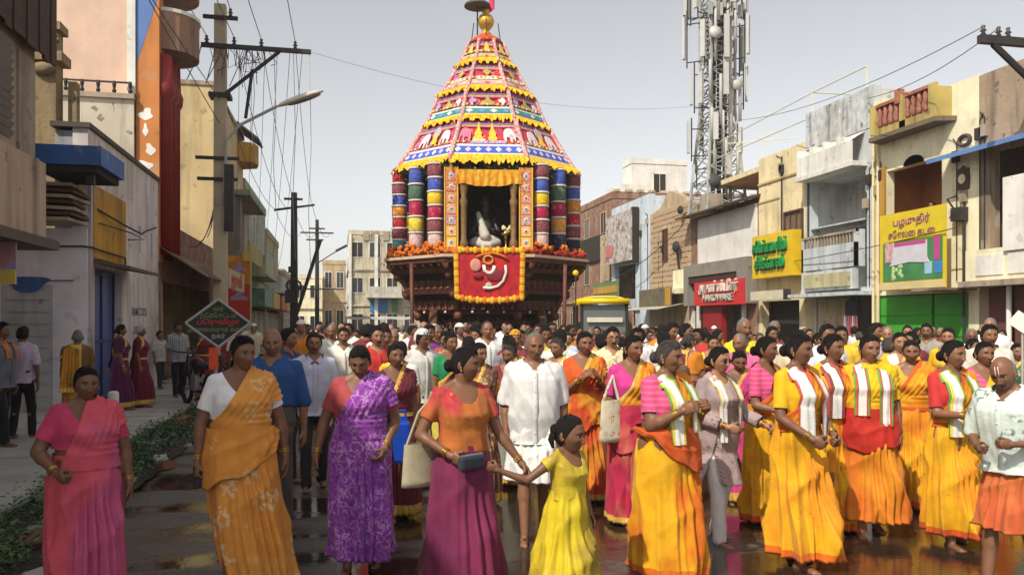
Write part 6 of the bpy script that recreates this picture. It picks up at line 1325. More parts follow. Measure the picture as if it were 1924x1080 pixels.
    # ---- base volume for tops
    def top_volume(inf, sleeve, zlow=None, flare=0, arm_inf=None):
        rg = [tuple(r) for r in prof if zlow is None or r[0] > zlow]
        if zlow is not None: rg = [(zlow, prof[2][1] + flare, prof[2][2] + flare, .0)] + rg
        t = ring_loft(rg, 28, inf); t.cap((0, .012, 1.33), (0, .004, 1.40), .050 + inf * .6, .046 + inf * .5, 12)
        ai = inf if arm_inf is None else arm_inf; a0 = inf * .55
        for i, sd in enumerate((-1, 1)):
            sh, el, wr, ua, fa = J[sd]; slv = sleeve[i] if isinstance(sleeve, (tuple, list)) else sleeve
            t.cap((sd * .05, .012, 1.375), (sd * (shx - .01), .008, shz + .012), .034 + inf * .5, .040 + inf * .4, 10)
            if slv > 0:
                if slv <= 1: p = sh.lerp(el, slv); t.cap(sh, p, .051 * af + a0, (.051 - .012 * slv) * af + ai * 1.15, 12)
                else:
                    p = el.lerp(wr, slv - 1); t.cap(sh, el, .051 * af + a0, .042 * af + ai, 12); t.cap(el, p, .042 * af + ai, .034 * af + ai, 12)
        return remesh(t, vres, 3)
    def arm_t(V, sd):
        sh, el, wr, ua, fa = J[sd]; q = V - np.array(sh); t = q @ np.array(ua) / .272
        dist = np.linalg.norm(q - np.outer(np.clip(t, 0, 9) * .272, np.array(ua)), axis=1)
        out = V[:, 0] * sd > np.interp(V[:, 2], prof[:, 0], prof[:, 1]) + .026
        return t, dist, out
    def yfront(xq, zq, inf=0.0):
        a = np.interp(zq, prof[:, 0], prof[:, 1]) + inf; b_ = np.interp(zq, prof[:, 0], prof[:, 2]) + inf; yc = np.interp(zq, prof[:, 0], prof[:, 3])
        return yc - b_ * np.clip(1 - np.abs(np.clip(xq / a, -1, 1)) ** 2.3, 0, 1) ** (1 / 2.3), yc + b_ * np.clip(1 - np.abs(np.clip(xq / a, -1, 1)) ** 2.3, 0, 1) ** (1 / 2.3)
    kind = W.get('kind')
    if kind in ('sari', 'sari_old'):
        slv = W.get('sleeve', .62); vol = top_volume(.010, slv); dk = W.get('deep', 1.245)
        def fb(V):
            curve = np.where(V[:, 1] < .01, dk, dk + .03) + (np.abs(V[:, 0]) / .115) ** 2.2 * (1.38 - dk)
            f = np.minimum(curve - V[:, 2], (V[:, 2] - 1.085))
            for sd in (-1, 1):
                t, dist, out = arm_t(V, sd); f = np.where(out & (t > .2), np.minimum(f, (slv - .01 - t) * .272 if not isinstance(slv, tuple) else f), f)
            return f
        bl = patch(vol, fb, 0.0, None, .022)
        fin(bl).build('blouse', [W['blouse'], W.get('blouse_border', W['blouse'])], root, True)
        # skirt
        zw = 1.045 if W.get('nowrap') else 1.0; ah = prof[2, 1] + .022; bh = prof[2, 2] + .024; aw = np.interp(zw, prof[:, 0], prof[:, 1]) + .014; bw = np.interp(zw, prof[:, 0], prof[:, 2]) + .014
        hem = W.get('hem', .06); flare = W.get('flare', .04) - .03
        sk = skirt(zw, hem, aw, bw, ah, bh, ah + flare, bh + flare + .03, rs, W.get('pleat', (.12, .046, 30, .48)), W.get('fold', .022), W.get('sway', (0, 0)), W.get('tilt', (0, 0)), W.get('step', (.5, .085)), nt=[150, 96, 48][lod], nz=[50, 30, 14][lod], yc=.002)
        fin(sk).build('sari_skirt', [W['sari'], W['border']], root, True)
        # second turn of cloth round the hips, lower edge on a slant
        hd_ = W.get('hipslant', .9)
        if lod < 1 and not W.get('nowrap'):
            zf = lambda th: .15 * np.cos(th - hd_) + .022 * np.sin(3 * th + seed) + .012 * np.sin(7 * th + seed * 2)
            hp2 = skirt(1.035, W.get('hipz', .80), aw + .006, bw + .006, ah + .002, bh + .002, ah + .004, bh + .010, rs, (.9, .008, 20, .9), .012, (0, 0), (0, 0), (0, 0), nt=[132, 90][lod], nz=[26, 18][lod], inf=.012, zfn=zf, hipt=.6)
            hp2.m = [1 if W.get('wrapborder') and i >= len(hp2.m) - 4 * [132, 90][lod] else 0 for i in range(len(hp2.m))]
            fin(hp2).build('sari_wrap', [W.get('wrap', W['sari']), W['border']], root, True)
        # drape over the left shoulder
        dvol = top_volume(.017, .5); x0 = W.get('dx', (-.20, .035)); zz = (1.00, 1.37)
        nx, nz_ = (zz[1] - zz[0]), -(x0[1] - x0[0]); nl = math.hypot(nx, nz_)
        def fd(V):
            ff = ((V[:, 0] - x0[0]) * nx + (V[:, 2] - zz[0]) * nz_) / nl
            fbk = V[:, 0] + .05
            wv = ss(-.02, .06, V[:, 1]); f = ff * (1 - wv) + fbk * wv
            f = np.minimum(f, V[:, 2] - .95)
            t, dist, out = arm_t(V, 1); f = np.where(out & (t > .0), np.minimum(f, (W.get('dr', .40) - t) * .272), f)
            t, dist, out = arm_t(V, -1); f = np.where(out & (t > .1) & (V[:, 0] < -.12), np.minimum(f, -.02), f)
            ncx = np.where(V[:, 1] < .015, 1.30, 1.36); hole = .062 - np.hypot(V[:, 0], (V[:, 1] - .005)); f = np.where(V[:, 2] > 1.30, np.minimum(f, -hole), f)
            return f
        seed_ = rs.uniform(0, 9)
        def fold(v, fu):
            lo = ss(1.36, 1.1, v[:, 2])
            return .0055 * np.sin(fu * 2 * math.pi / .038 + 2.0 * np.sin(v[:, 2] * 9 + seed_)) * (.5 + .5 * lo) + .004 * np.sin(fu * 2 * math.pi / .017 + seed_) * (1 - lo) + .004 * np.sin(v[:, 2] * 40 + v[:, 0] * 25)
        dr = patch(dvol, fd, 0, lambda v, fu: (.006 + fold(v, fu)) * ss(.99, 1.09, v[:, 2]) - .006 * (1 - ss(.97, 1.06, v[:, 2])), W.get('bw', .03))
        fin(dr).build('sari_drape', [W.get('drape', W['sari']), W['border']], root, True)
        if W.get('tail', True) and lod < 2:      # loose end hanging down the back from the shoulder
            P = []
            for i in range(22):
                t = i / 21; z = 1.345 - t * .62; row = []
                for j in range(15):
                    xx = .02 + (j / 14) * (.15 + .06 * t); yb = yfront(np.array([min(xx, .13)]), z, .0)[1][0] if z > .8 else .15
                    row.append((xx, max(yb, .075) + .03 + .012 * math.sin(j * 1.9 + seed_) * (.4 + t) + .02 * t, z))
                P.append(row)
            tl = MB().grid(P, 0); tl.m = [1 if i >= 19 * 14 else 0 for i in range(len(tl.f))]
            fin(tl).build('sari_end', [W['sari'], W['border']], root, True)
    if kind in ('shirt', 'kurti', 'dress', 'tshirt'):
        slv = W.get('sleeve', .86); zl = W.get('zlow', .76); fl = W.get('flare', .03); inf = W.get('loose', .030 if W.get('low') in ('dhoti', 'lungi') and kind == 'shirt' else .018)
        vol = top_volume(inf, slv, zl, fl, W.get('arm_loose', .020))
        nk = W.get('neck', 1.335)
        def fb(V):
            curve = np.where(V[:, 1] < 0, nk - .02, nk + .02) + (np.abs(V[:, 0]) / .09) ** 2.4 * .085
            f = np.minimum(curve - V[:, 2], V[:, 2] - zl - .004)
            for i, sd in enumerate((-1, 1)):
                sl_ = slv[i] if isinstance(slv, (tuple, list)) else slv
                if sl_ <= 1:
                    t, dist, out = arm_t(V, sd); f = np.where(out & (t > .25), np.minimum(f, (sl_ + .05 - t) * .272), f)
                else:
                    sh, el, wr, ua, fa = J[sd]; tt = (V - np.array(el)) @ np.array(fa) / .235; f = np.where((V[:, 0] * sd > shx - .06) & (tt > .2), np.minimum(f, (sl_ - 1 + .02 - tt) * .235), f)
            return f
        wr1, wr2 = wrinkle(W.get('wr', .006), 17, seed * 1.7), wrinkle(.003, 41, seed)
        tp = patch(vol, fb, .002, lambda v, fu: wr1(v) + wr2(v), W.get('bw', .012))
        fin(tp).build('shirt' if kind in ('shirt', 'tshirt') else kind, [W['top'], W.get('top2', W['top'])], root, True)
        if kind == 'shirt' and lod < 2:
            c = MB()
            for sd in (-1, 1):
                P = [(sd * .012, -.078, 1.325), (sd * .050, -.058, 1.362), (sd * .064, .0, 1.385), (sd * .045, .055, 1.392), (0, .070, 1.394)]
                Q = [(sd * .050, -.112, 1.292), (sd * .080, -.082, 1.328), (sd * .086, .0, 1.352), (sd * .060, .078, 1.362), (0, .092, 1.365)]
                c.grid([P, [tuple(Vector(a).lerp(Vector(b_), .5) + Vector((0, -.006, .010))) for a, b_ in zip(P, Q)], Q])
            fin(c).build('collar', W['top'], root, True)
            pk = MB(); zs = np.linspace(1.30, zl + .02, 16); row = []
            for z in zs: y_ = yfront(np.array([0.0]), max(z, .79), inf)[0][0] - .010; row.append((y_, z))
            pk.grid([[(xx, y_ - (.003 if abs(xx) < .015 else -.004), z) for xx in (-.018, -.014, .014, .018)] for y_, z in row])
            for y_, z in row[1::3]: pk.ball((0, y_ - .005, z), (.006, .003, .006), 8, 5)
            fin(pk).build('button_strip', W['top'], root, True)
    if kind == 'dress':
        sk = skirt(1.06, W.get('hem', .28), np.interp(1.06, prof[:, 0], prof[:, 1]) + .020, np.interp(1.06, prof[:, 0], prof[:, 2]) + .022, prof[2, 1] + .03, prof[2, 2] + .035, .165 + W.get('gflare', .13), .145 + W.get('gflare', .13), rs, (0, .012, 20, 3.0), W.get('fold', .028), W.get('sway', (0, 0)), nt=120, nz=36)
        fin(sk).build('gown_skirt', [W['skirt'], W.get('border', W['skirt'])], root, True)
    low = W.get('low')
    if low in ('dhoti', 'lungi', 'skirt'):
        ah = prof[2, 1] + .024; bh = prof[2, 2] + .024
        sk = skirt(1.0 if kind != 'shirt' else .93, W.get('hem', .12), np.interp(1.0, prof[:, 0], prof[:, 1]) + .014, np.interp(1.0, prof[:, 0], prof[:, 2]) + .014, ah, bh, ah + W.get('lflare', .03), bh + W.get('lflare', .03) + .03, rs, W.get('pleat', (0, .025, 22, .5)), W.get('fold', .014), W.get('sway', (0, 0)), W.get('tilt', (0, 0)), W.get('step', (.4, .05)), nt=[132, 90, 44][lod], nz=[40, 28, 12][lod])
        fin(sk).build(low, [W['bottom'], W.get('bottom2', W['bottom'])], root, True)
    if low == 'pants':
        t = ring_loft([(.72, .13, .10, 0), (.80, .155, .118, 0), (.87, prof[2, 1] + .008, prof[2, 2] + .008, .004), (1.0, np.interp(1.0, prof[:, 0], prof[:, 1]) + .012, np.interp(1.0, prof[:, 0], prof[:, 2]) + .012, -.005)], 24)
        for sd in (-1, 1):
            hp_, kn, an, st = Lg[sd]; t.cap((sd * .082, 0, .80), kn, .088, .068, 12); t.cap(kn, an + Vector((0, .005, -.01)), .068, .058, 12)
        V, N, F = remesh(t, vres, 3); w_ = wrinkle(.004, 22, seed); V = V + N * w_(V)[:, None]; mb2 = MB(); mb2.add(V, F); fin(mb2).build('trousers', W['bottom'], root, True)
    if W.get('sandals') and feet:
        sd_ = MB()
        for sd in (-1, 1):
            hp_, kn, an, st = Lg[sd]; fz = max(0, -st) * .12
            sd_.prism([(sd * .092 + .045 * math.cos(a), an.y - .055 + .135 * math.sin(a), fz - .004) for a in np.linspace(0, 2 * math.pi, 14, endpoint=False)], (0, 0, .014)); sd_.tube([(sd * .055, an.y - .06, fz + .01), (sd * .092, an.y - .08, fz + .062), (sd * .132, an.y - .05, fz + .01)], .008, 6)
        fin(sd_).build('sandals', W['sandals'], root)
    if W.get('stole'):
        st_ = W['stole']; mats_ = st_['mats']; inf = .042; out = MB(); wd = st_.get('w', .10)
        for sd, zend in ((-1, st_.get('r', .98)), (1, st_.get('l', 1.02))):
            if zend is None: continue
            path = [(.105, 1.16), (.10, 1.26), (.085, 1.34)]; rows = []
            nseg = 40
            for i in range(nseg):
                t = i / (nseg - 1)
                row = []
                for j in range(9):
                    u = j / 8 - .5; xq = sd * (.088 + wd * u + .018 * t * sd * st_.get('lean', 0))
                    if t < .25: k = t / .25; z = 1.20 + .165 * k; y_ = yfront(np.array([xq]), z, inf)[1][0] * (1 - k) + .065 * k; y_ = max(y_, .05)
                    elif t < .36: k = (t - .25) / .11; a = k * math.pi; z = 1.365 + .028 * math.sin(a) - .012 * k; y_ = .05 * math.cos(a)
                    else:
                        k = (t - .36) / .64; z = 1.353 + (zend - 1.353) * k; y_ = min(yfront(np.array([xq]), z, inf)[0][0], -.05 if k > .1 else -.04)
                        if z < 1.12: y_ = min(y_, yfront(np.array([xq]), 1.19, inf)[0][0] + .02)
                    z -= max(0, abs(u) * 2 - .2) * .02 * (0 if t > .3 else 1); z -= (abs(xq) - .06) * .35 * (1 if .2 < t < .42 else 0)
                    row.append((xq, y_ + .007 * math.sin(j * 1.7 + t * 4 + sd) * (.4 + .8 * t), z))
                rows.append(row)
            m0 = len(out.f); out.grid(rows); nm = len(mats_)
            for q in range(m0, len(out.f)):
                j = (q - m0) % 8; out.m[q] = 1 if (nm > 1 and j in (0, 7)) else (2 if nm > 2 and j in (1, 6) else 0)
        fin(out).build('stole', mats_, root, True)
    if W.get('headcloth'):
        hcm = MB(); V = skull * np.array([1.22, 1.22, 1.16]) + np.array([0, .012, .008]); res = hres
        ks = (skull[:, 2] > .045) | (skull[:, 1] > .02)
        for j in range(res[1]):
            for i in range(res[0]):
                a = j * res[0] + i; b_ = j * res[0] + (i + 1) % res[0]; q = (a, a + res[0], b_ + res[0], b_)
                if all(ks[list(q)]): hcm.f.append(q); hcm.m.append(0)
        hcm.v = list(map(tuple, V)); hcm.xf(HM)
        hcm.tube([(0, .12, 1.42), (.03, .15, 1.33), (.05, .16, 1.2)], [.08, .09, .09], 10, 0, .35); fin(hcm).build('head_cloth', W['headcloth'], root, True)
    M4 = Matrix.Translation((x, y, z0)) @ Matrix.Rotation(rot, 4, 'Z')
    root_info = dict(root=root, M=M4, s=s)
    for sd, k in ((-1, 'R'), (1, 'L')):
        wr, fa, HMt = WR[sd]
        root_info[k] = M4 @ Vector(bend(wr)[0] * s); root_info[k + 'tip'] = M4 @ Vector(bend(HMt @ Vector((0, -.02, -.09)))[0] * s)
    root_info['P'] = lambda p: M4 @ Vector(bend(p)[0] * s)
    NPEOPLE[0] += 1
    return root_info
def place(px, d, face=0):
    x, y = gnd(px, d); return x, y, math.atan2(-x, y) + R(face)
# ================================================================== the procession
C = cloth
YEL = (.70, .36, .010); ORG = (.52, .10, .008); RED = (.46, .025, .015); PNK = (.62, .07, .20); MAG = (.55, .04, .24)
st_w = C('stole_white', (.70, .68, .64)); st_g = C('stole_green', (.12, .30, .06)); st_r = C('stole_red', (.48, .08, .06)); st_y = C('stole_yellow', (.66, .50, .08))
gold = C('zari_gold', (.55, .30, .05), (.7, .5, .12), pat='print', sc=1.4)
y_or = C('sari_yellow_orange', YEL, (.68, .26, .012), (.56, .12, .012), pat='splash', sc=.8); y_or2 = C('sari_yellow_plain', (.72, .37, .010), (.56, .13, .008), pat='splash', sc=.6); or_y = C('sari_orange_yellow', (.66, .22, .012), (.72, .38, .012), (.50, .07, .012), pat='splash', sc=.9); or_d = C('sari_deep_orange', (.58, .15, .012), (.64, .24, .012), pat='splash', sc=.7)
red_c = C('cloth_red', RED); redor = C('cloth_red_orange', (.56, .09, .015)); yel_c = C('cloth_yellow', (.73, .41, .010)); pnk_c = C('cloth_pink', PNK, (.66, .16, .26), pat='stripe', sc=1.2); mag_c = C('cloth_magenta', MAG)
white_c = C('cloth_white', (.66, .65, .64))
POS = []
def put(px, d, H, face, label, z0=None, **k):
    x, y, r = place(px, d, face)
    POS.append((x, y)); zg = 0 if z0 is None else z0
    return person(x, y, zg, r, H, label, seed=len(POS), **k)
def held(name, label, cat, loc, rotz=0): return thing(name, label, cat, loc, rotz)
HANG = (((-.26, .02, -1), (-.05, -.22, -1)), ((.26, .02, -1), (.05, -.22, -1)))
SARI = lambda s, b, bd, **k: dict(kind='sari', sari=s, blouse=b, border=bd, **k)
# 1 pink lady, near left
pinkA = C('sari_coral_pink', (.62, .085, .12), (.52, .09, .20), (.64, .15, .11), pat='splash', sc=.5)
put(160, 4.75, 1.43, 6, 'person in coral pink sari at the near left gathering the cloth at the waist', fat=1.22, tone='deep', head=(8, 4, 0),
    arms=(((-.52, -.12, -1), (.42, -.85, -.50)), ((.34, .0, -1), (.10, -.25, -1))), hands=('grip', 'relax'), wear=SARI(pinkA, C('blouse_rose', (.50, .045, .11)), pinkA, sleeve=.72, flare=.05, fold=.036, dx=(-.15, .0), nowrap=True, hipslant=.4, hipz=.84, deep=1.25, step=(.5, .06)))
# 2 orange lady
ornA = C('sari_orange_floral', (.68, .27, .045), (.74, .50, .28), (.70, .36, .08), pat='floral', sc=.8)
p2 = put(452, 5.2, 1.60, 8, 'person in orange floral sari with white blouse looking to one side holding a phone low', fat=1.16, tone='deep', head=(22, 2, 0), hair='braid',
    arms=(((-.34, .05, -1), (-.10, -.10, -1)), ((.40, .05, -1), (.12, -.16, -1))), hands=('grip', 'relax'), wear=SARI(ornA, C('blouse_white', (.74, .73, .74)), ornA, sleeve=.66, sway=(.13, 0), flare=.05, fold=.026, hipslant=.3, hipz=.80, dx=(-.22, .03), dr=.5, step=(-.3, .06), tilt=(.03, 2.6)))
ph = held('phone', 'black phone held low by the person in the orange floral sari', 'phone', p2['Rtip'], .3); b = MB(); b.obox((0, 0, .0), (.075, .012, .15)); b.build('case', [mat('phone_black', (.01, .01, .012), .3)], ph, bevel=.006); b = MB(); b.obox((0, -.0065, 0), (.066, .002, .135)); b.build('screen', [mat('phone_screen', (.02, .022, .03), .08, 0)], ph)
# 3 purple lady
purA = C('sari_purple_print', (.26, .04, .33), (.46, .26, .52), (.19, .03, .27), pat='print', sc=.75)
put(678, 5.5, 1.55, -4, 'person in purple printed sari looking down at her folded hand', fat=1.14, tone='deep', head=(-4, 24, 0),
    arms=(((-.42, .06, -1), (-.22, -.16, -1)), ((.36, .08, -1), (-.28, -.60, -.72))), hands=('relax', 'pinch'), wear=SARI(purA, C('blouse_brick', (.34, .055, .06)), purA, sleeve=.68, fold=.028, flare=.03, nowrap=True, hem=.12, hipslant=.6, hipz=.82, dx=(-.20, .02), dr=.55, sandals=mat('sandal_black', (.02, .018, .016), .6)))
# 4 woman in maroon skirt leading the girl
p4 = put(868, 4.9, 1.54, 24, 'person in orange blouse and maroon skirt turning aside and leading a girl by the hand', tone='deep', head=(48, 2, 0), fat=1.0, hair='bun',
    arms=(((-.50, .12, -1), (.62, -.75, -.52)), ((.36, -.18, -1), (.48, -.40, -.80))), hands=('pinch', 'grip'), wear=dict(kind='kurti', top=C('top_orange_red', (.44, .13, .03), (.42, .03, .05), (.60, .30, .03), pat='splash', sc=.7), top2=gold, zlow=.95, flare=-.012, loose=.010, sleeve=.55, neck=1.28, low='skirt', bottom=C('skirt_maroon', (.145, .016, .06), (.19, .02, .07), pat='splash'), bottom2=gold, hem=.05, lflare=.07, fold=.022, arm_loose=.010, bw=.0, wr=.004))
ph = held('purse', 'small dark blue purse held by the person in the maroon skirt', 'purse', p4['Rtip'], .6); b = MB(); b.obox((.05, -.02, -.01), (.19, .05, .085)); b.build('case', [C('purse_navy', (.025, .035, .055))], ph, bevel=.018); b = MB(); b.tube([(-.03, -.02, .034), (.14, -.02, .034)], .006, 6); b.build('zip', [steel], ph)
bg_ = held('shoulder_bag', 'beige cloth bag hanging at the side of the person in the maroon skirt', 'bag', p4['P']((-.24, .12, .86)), .4)
b = MB(); b.grid([[(.17 * math.cos(a) * (1 - .15 * j / 8), .07 * math.sin(a) * (1 - .3 * j / 8), -.17 + .36 * j / 8) for a in np.linspace(0, 2 * math.pi, 20, endpoint=False)] for j in range(9)], 0, True); b.f.append(tuple(range(19, -1, -1))); b.m.append(0); b.build('pouch', [C('bag_beige', (.38, .33, .22))], bg_, True); b = MB(); b.tube([(-.12, 0, .18), (-.03, -.04, .45), (.12, -.06, .62)], .014, 6); b.tube([(.12, 0, .18), (.06, -.0, .42), (.12, -.0, .62)], .014, 6); b.build('strap', [MATS['bag_beige']], bg_); bg_.scale = (.72, .72, .72)
# 5 girl
p5 = put(1066, 4.6, 1.13, 46, 'small girl in shiny yellow gown with white flowers in her hair', tone='deep', hs=1.40, head=(18, 4, 0), hair='child', flowers=True, fat=.95,
    arms=(((-.75, .35, -.55), (-.65, .45, .30)), ((.30, .1, -1), (.08, -.25, -1))), hands=('grip', 'relax'), wear=dict(kind='dress', top=C('gown_olive_yellow', (.58, .44, .03), (.40, .28, .03), pat='splash', rough=.42), skirt=C('gown_yellow', (.60, .45, .02), (.30, .21, .02), pat='splash', sc=.7, rough=.4), zlow=.98, flare=-.02, loose=.012, sleeve=.30, neck=1.27, hem=.06, gflare=.24, fold=.055, arm_loose=.012))  # darker splashes put dark shadows into the yellow gown's colour
# 6 white shirted man
put(1003, 6.4, 1.61, 4, 'person in white shirt and white folded dhoti with short grey hair striding at centre', fem=False, hair='receding', haircol='grey', tone='dark', head=(10, 4, 0), fat=1.16, old=True, legs=(.24, -.22),
    arms=(((-.20, .08, -1), (.02, -.35, -1)), ((.24, .05, -1), (-.12, -.30, -1))), wear=dict(kind='shirt', top=white_c, zlow=.74, sleeve=.92, flare=.035, wr=.009, low='dhoti', bottom=C('dhoti_white', (.74, .73, .70)), hem=.46, lflare=.04, fold=.02, sandals=mat('sandal_black', (.02, .018, .016), .6)))
# 7 / 8 men behind on the left
put(512, 6.5, 1.64, -14, 'bald person in deep blue shirt behind the orange floral sari', fem=False, hair='bald', tone='dark', head=(10, 6, 0), fat=1.1, lod=0, arms=(HANG[0], ((.24, .06, -1), (.05, -.14, -1))), wear=dict(kind='shirt', top=C('shirt_blue', (.018, .07, .22)), sleeve=1.05, zlow=.76, low='pants', bottom=C('pants_grey', (.10, .09, .08))))
put(590, 8.2, 1.58, 4, 'person with moustache in pale lavender shirt behind the purple sari', fem=False, hair='man', tone='dark', mustache=True, lod=1, wear=dict(kind='shirt', top=C('shirt_lavender', (.52, .52, .66)), sleeve=.9, neck=1.30, low='pants', bottom=C('pants_dark', (.03, .03, .035))))
put(540, 8.6, 1.62, 60, 'dark haired person seen from the side between blue and lavender shirts', fem=False, hair='man', tone='dark', lod=1, wear=dict(kind='shirt', top=C('shirt_navy', (.03, .045, .10)), low='pants', bottom=C('pants_dark', (.03, .03, .035))))
# 9 older woman, yellow and orange
p9 = put(1252, 5.35, 1.57, 48, 'grey haired person in yellow sari, pink blouse and white shawl with hands raised together', tone='dark', haircol='mix', hair='bun', head=(14, 4, 0), fat=1.22, old=True,
    arms=(((-.22, -.22, -1), (.30, -.85, .46)), ((.22, -.3, -1), (-.48, -.8, .48))), hands=('pinch', 'pinch'), wear=SARI(y_or2, pnk_c, C('border_orange', (.62, .13, .012)), wrap=redor, drape=or_y, sleeve=.70, flare=.05, fold=.030, hipz=.86, hipslant=2.6, dx=(-.16, .03), bw=.02, stole=dict(mats=[st_w, st_g, st_y], r=.93, l=1.0, w=.115), step=(.2, .05)))
# 10 magenta sleeved woman with bag
p10 = put(1187, 6.7, 1.58, 24, 'person with magenta sleeves and crimson sari carrying a flowered cloth bag', tone='dark', head=(14, 2, 0), fat=1.05, hair='braid', wear=SARI(C('sari_crimson', (.42, .02, .06), (.5, .10, .08), pat='splash'), mag_c, gold, drape=or_y, sleeve=.75))
bg_ = held('shoulder_bag', 'cream flowered cloth bag hanging beside the crimson sari', 'bag', p10['P']((-.23, -.10, .90)), .2)
b = MB(); b.grid([[(.15 * math.cos(a) * (1 - .2 * j / 8), .06 * math.sin(a) * (1 - .4 * j / 8), -.22 + .46 * j / 8) for a in np.linspace(0, 2 * math.pi, 20, endpoint=False)] for j in range(9)], 0, True); b.f.append(tuple(range(19, -1, -1))); b.m.append(0); b.build('pouch', [C('bag_floral', (.60, .54, .40), (.42, .12, .08), pat='floral', sc=1.6)], bg_, True); b = MB(); b.tube([(-.10, 0, .23), (-.02, 0, .42), (.06, .06, .50)], .016, 6); b.tube([(.10, 0, .23), (.06, .03, .42), (.06, .06, .50)], .016, 6); b.build('strap', [MATS['bag_floral']], bg_); bg_.scale = (.74, .74, .74)
# 11 namaste
put(1097, 7.6, 1.60, 14, 'person in red and orange sari with palms joined behind the white shirt', tone='dark', head=(6, 2, 0), bindi=True, hands=('flat', 'flat'), arms=(((-.2, -.25, -1), (.52, -.72, .60)), ((.2, -.25, -1), (-.52, -.72, .60))), palm=((1, 0, 0), (-1, 0, 0)), wear=SARI(C('sari_red_orange', (.52, .07, .015), (.62, .25, .02), (.5, .03, .02), pat='splash', sc=1.2), redor, gold, sleeve=.8))
# 12 man with glasses
put(1150, 8.8, 1.63, 14, 'person with glasses in cream patterned shirt', fem=False, hair='man', tone='mid', glasses=True, lod=1, mustache=True, wear=dict(kind='shirt', top=C('shirt_cream_print', (.66, .58, .36), (.35, .33, .18), pat='floral', sc=1.2), low='pants', bottom=C('pants_dark', (.03, .03, .035))))
# 13 grey kurti with dark glasses
p13 = put(1348, 6.2, 1.50, 44, 'person in dark glasses and greyish pink long tunic over white trousers', tone='mid', hair='bun', glasses='dark', head=(8, 2, 0), lod=0, arms=(((-.24, -.1, -1), (.45, -.8, -.25)), ((.34, -.2, -1), (.25, -.85, -.35))), hands=('pinch', 'grip'), legs=(.12, -.10),
    wear=dict(kind='kurti', top=C('tunic_grey_pink', (.36, .27, .27), (.22, .10, .12), (.48, .40, .38), pat='floral', sc=1.4), sleeve=1.7, zlow=.50, flare=.06, low='pants', bottom=C('pants_white', (.68, .66, .64)), stole=dict(mats=[st_w, st_y], r=.85, l=.95, w=.07), sandals=mat('sandal_black', (.02, .018, .016), .6)))
# 14 pink blouse woman with pouch
p14 = put(1437, 6.7, 1.57, 62, 'person in pink blouse and yellow sari with a dark pouch hanging from her wrist', tone='dark', head=(8, 0, 0), hair='bun', arms=(((-.18, -.1, -1), (.1, -.95, -.15)), ((.18, -.2, -1), (-.1, -.9, -.25))), hands=('grip', 'relax'), wear=SARI(y_or, pnk_c, redor, sleeve=.75, fold=.04, nowrap=True, wrap=or_y, hipslant=2.0))
po = held('pouch', 'dark woven oval pouch hanging by a pink cord from the wrist over the yellow sari', 'pouch', p14['Rtip'] + Vector((-.03, -.07, -.02)), .4)
b = MB(); b.ball((0, 0, -.36), (.085, .035, .125), 18, 12); b.build('body', [C('pouch_dark', (.03, .03, .028), (.10, .10, .09), pat='print', sc=2.5)], po, True); b = MB(); b.tube([(.085 * math.cos(a), 0, -.36 + .125 * math.sin(a)) for a in np.linspace(0, 6.2832, 22)], .010, 6); b.build('rim', [mat('pouch_rim', (.01, .01, .01), .5)], po, True); b = MB(); b.tube([(-.03, 0, -.24), (-.012, 0, -.1), (0, 0, .02)], .006, 5); b.tube([(.03, 0, -.24), (.012, 0, -.1), (0, 0, .02)], .006, 5); b.build('cord', [C('cord_pink', (.6, .2, .25))], po)
# 15 yellow blouse woman
put(1497, 5.6, 1.61, 52, 'person in yellow blouse and orange splashed sari with broad white stole, hands joined low', tone='deep', head=(12, 2, 0), hair='bun', arms=(((-.20, -.12, -1), (.38, -.75, -.52)), ((.22, -.2, -1), (-.42, -.72, -.50))), hands=('grip', 'grip'),
    wear=SARI(y_or, yel_c, C('border_orange', (.62, .13, .012)), sleeve=.78, wrap=y_or, flare=.05, fold=.05, nowrap=True, hipz=.78, hipslant=.2, hem=.10, sway=(.0, -.06), stole=dict(mats=[st_w, st_r], r=.92, l=.86, w=.12), step=(.2, .09)))
# 16 behind
put(1562, 6.5, 1.59, 42, 'person in orange sari and brown striped shawl half hidden behind the broad white stole', tone='deep', head=(12, 0, 0), wear=SARI(or_y, yel_c, redor, nowrap=True, fold=.04, sleeve=.8, stole=dict(mats=[st_w, st_r, C('stole_brown', (.20, .06, .05))], r=.95, l=.95, w=.13), wrap=or_d))
# 17
put(1632, 6.4, 1.59, 14, 'person in yellow top with broad red waist cloth and plain orange skirt', tone='dark', head=(10, 2, 0), fat=1.12, bindi=True, hair='braid', arms=(((-.20, .05, -1), (-.0, -.3, -1)), ((.22, .02, -1), (.05, -.25, -1))),
    wear=SARI(or_d, yel_c, or_d, drape=yel_c, wrap=red_c, hipz=.84, hipslant=1.5, sleeve=.8, flare=.08, fold=.036, hem=.16, dx=(-.24, -.06), bw=0, stole=dict(mats=[st_w, st_g, st_r], r=.98, l=.90, w=.11)))
# 18
put(1712, 7.3, 1.53, 4, 'person in orange and gold sari standing behind and between two stoles at right', tone='dark', head=(0, 4, 0), bindi=True, fat=.95, wear=SARI(or_y, C('blouse_gold', (.66, .36, .03)), redor, sleeve=.8, flare=.06, nowrap=True, fold=.04))
# 19
put(1788, 6.1, 1.55, 40, 'person with red sleeves and green edged white stole, hands held out together', tone='dark', head=(14, 0, 0), arms=(((-.16, -.3, -1), (.35, -.92, .02)), ((.2, -.35, -1), (-.42, -.85, .10))), hands=('grip', 'pinch'),
    wear=SARI(y_or, C('blouse_red', (.50, .03, .03)), redor, drape=or_y, sleeve=.85, wrap=or_y, flare=.05, fold=.05, nowrap=True, hipz=.72, hipslant=.2, hem=.12, stole=dict(mats=[st_w, st_g, st_y], r=.88, l=1.0, w=.11), step=(-.2, .08)))
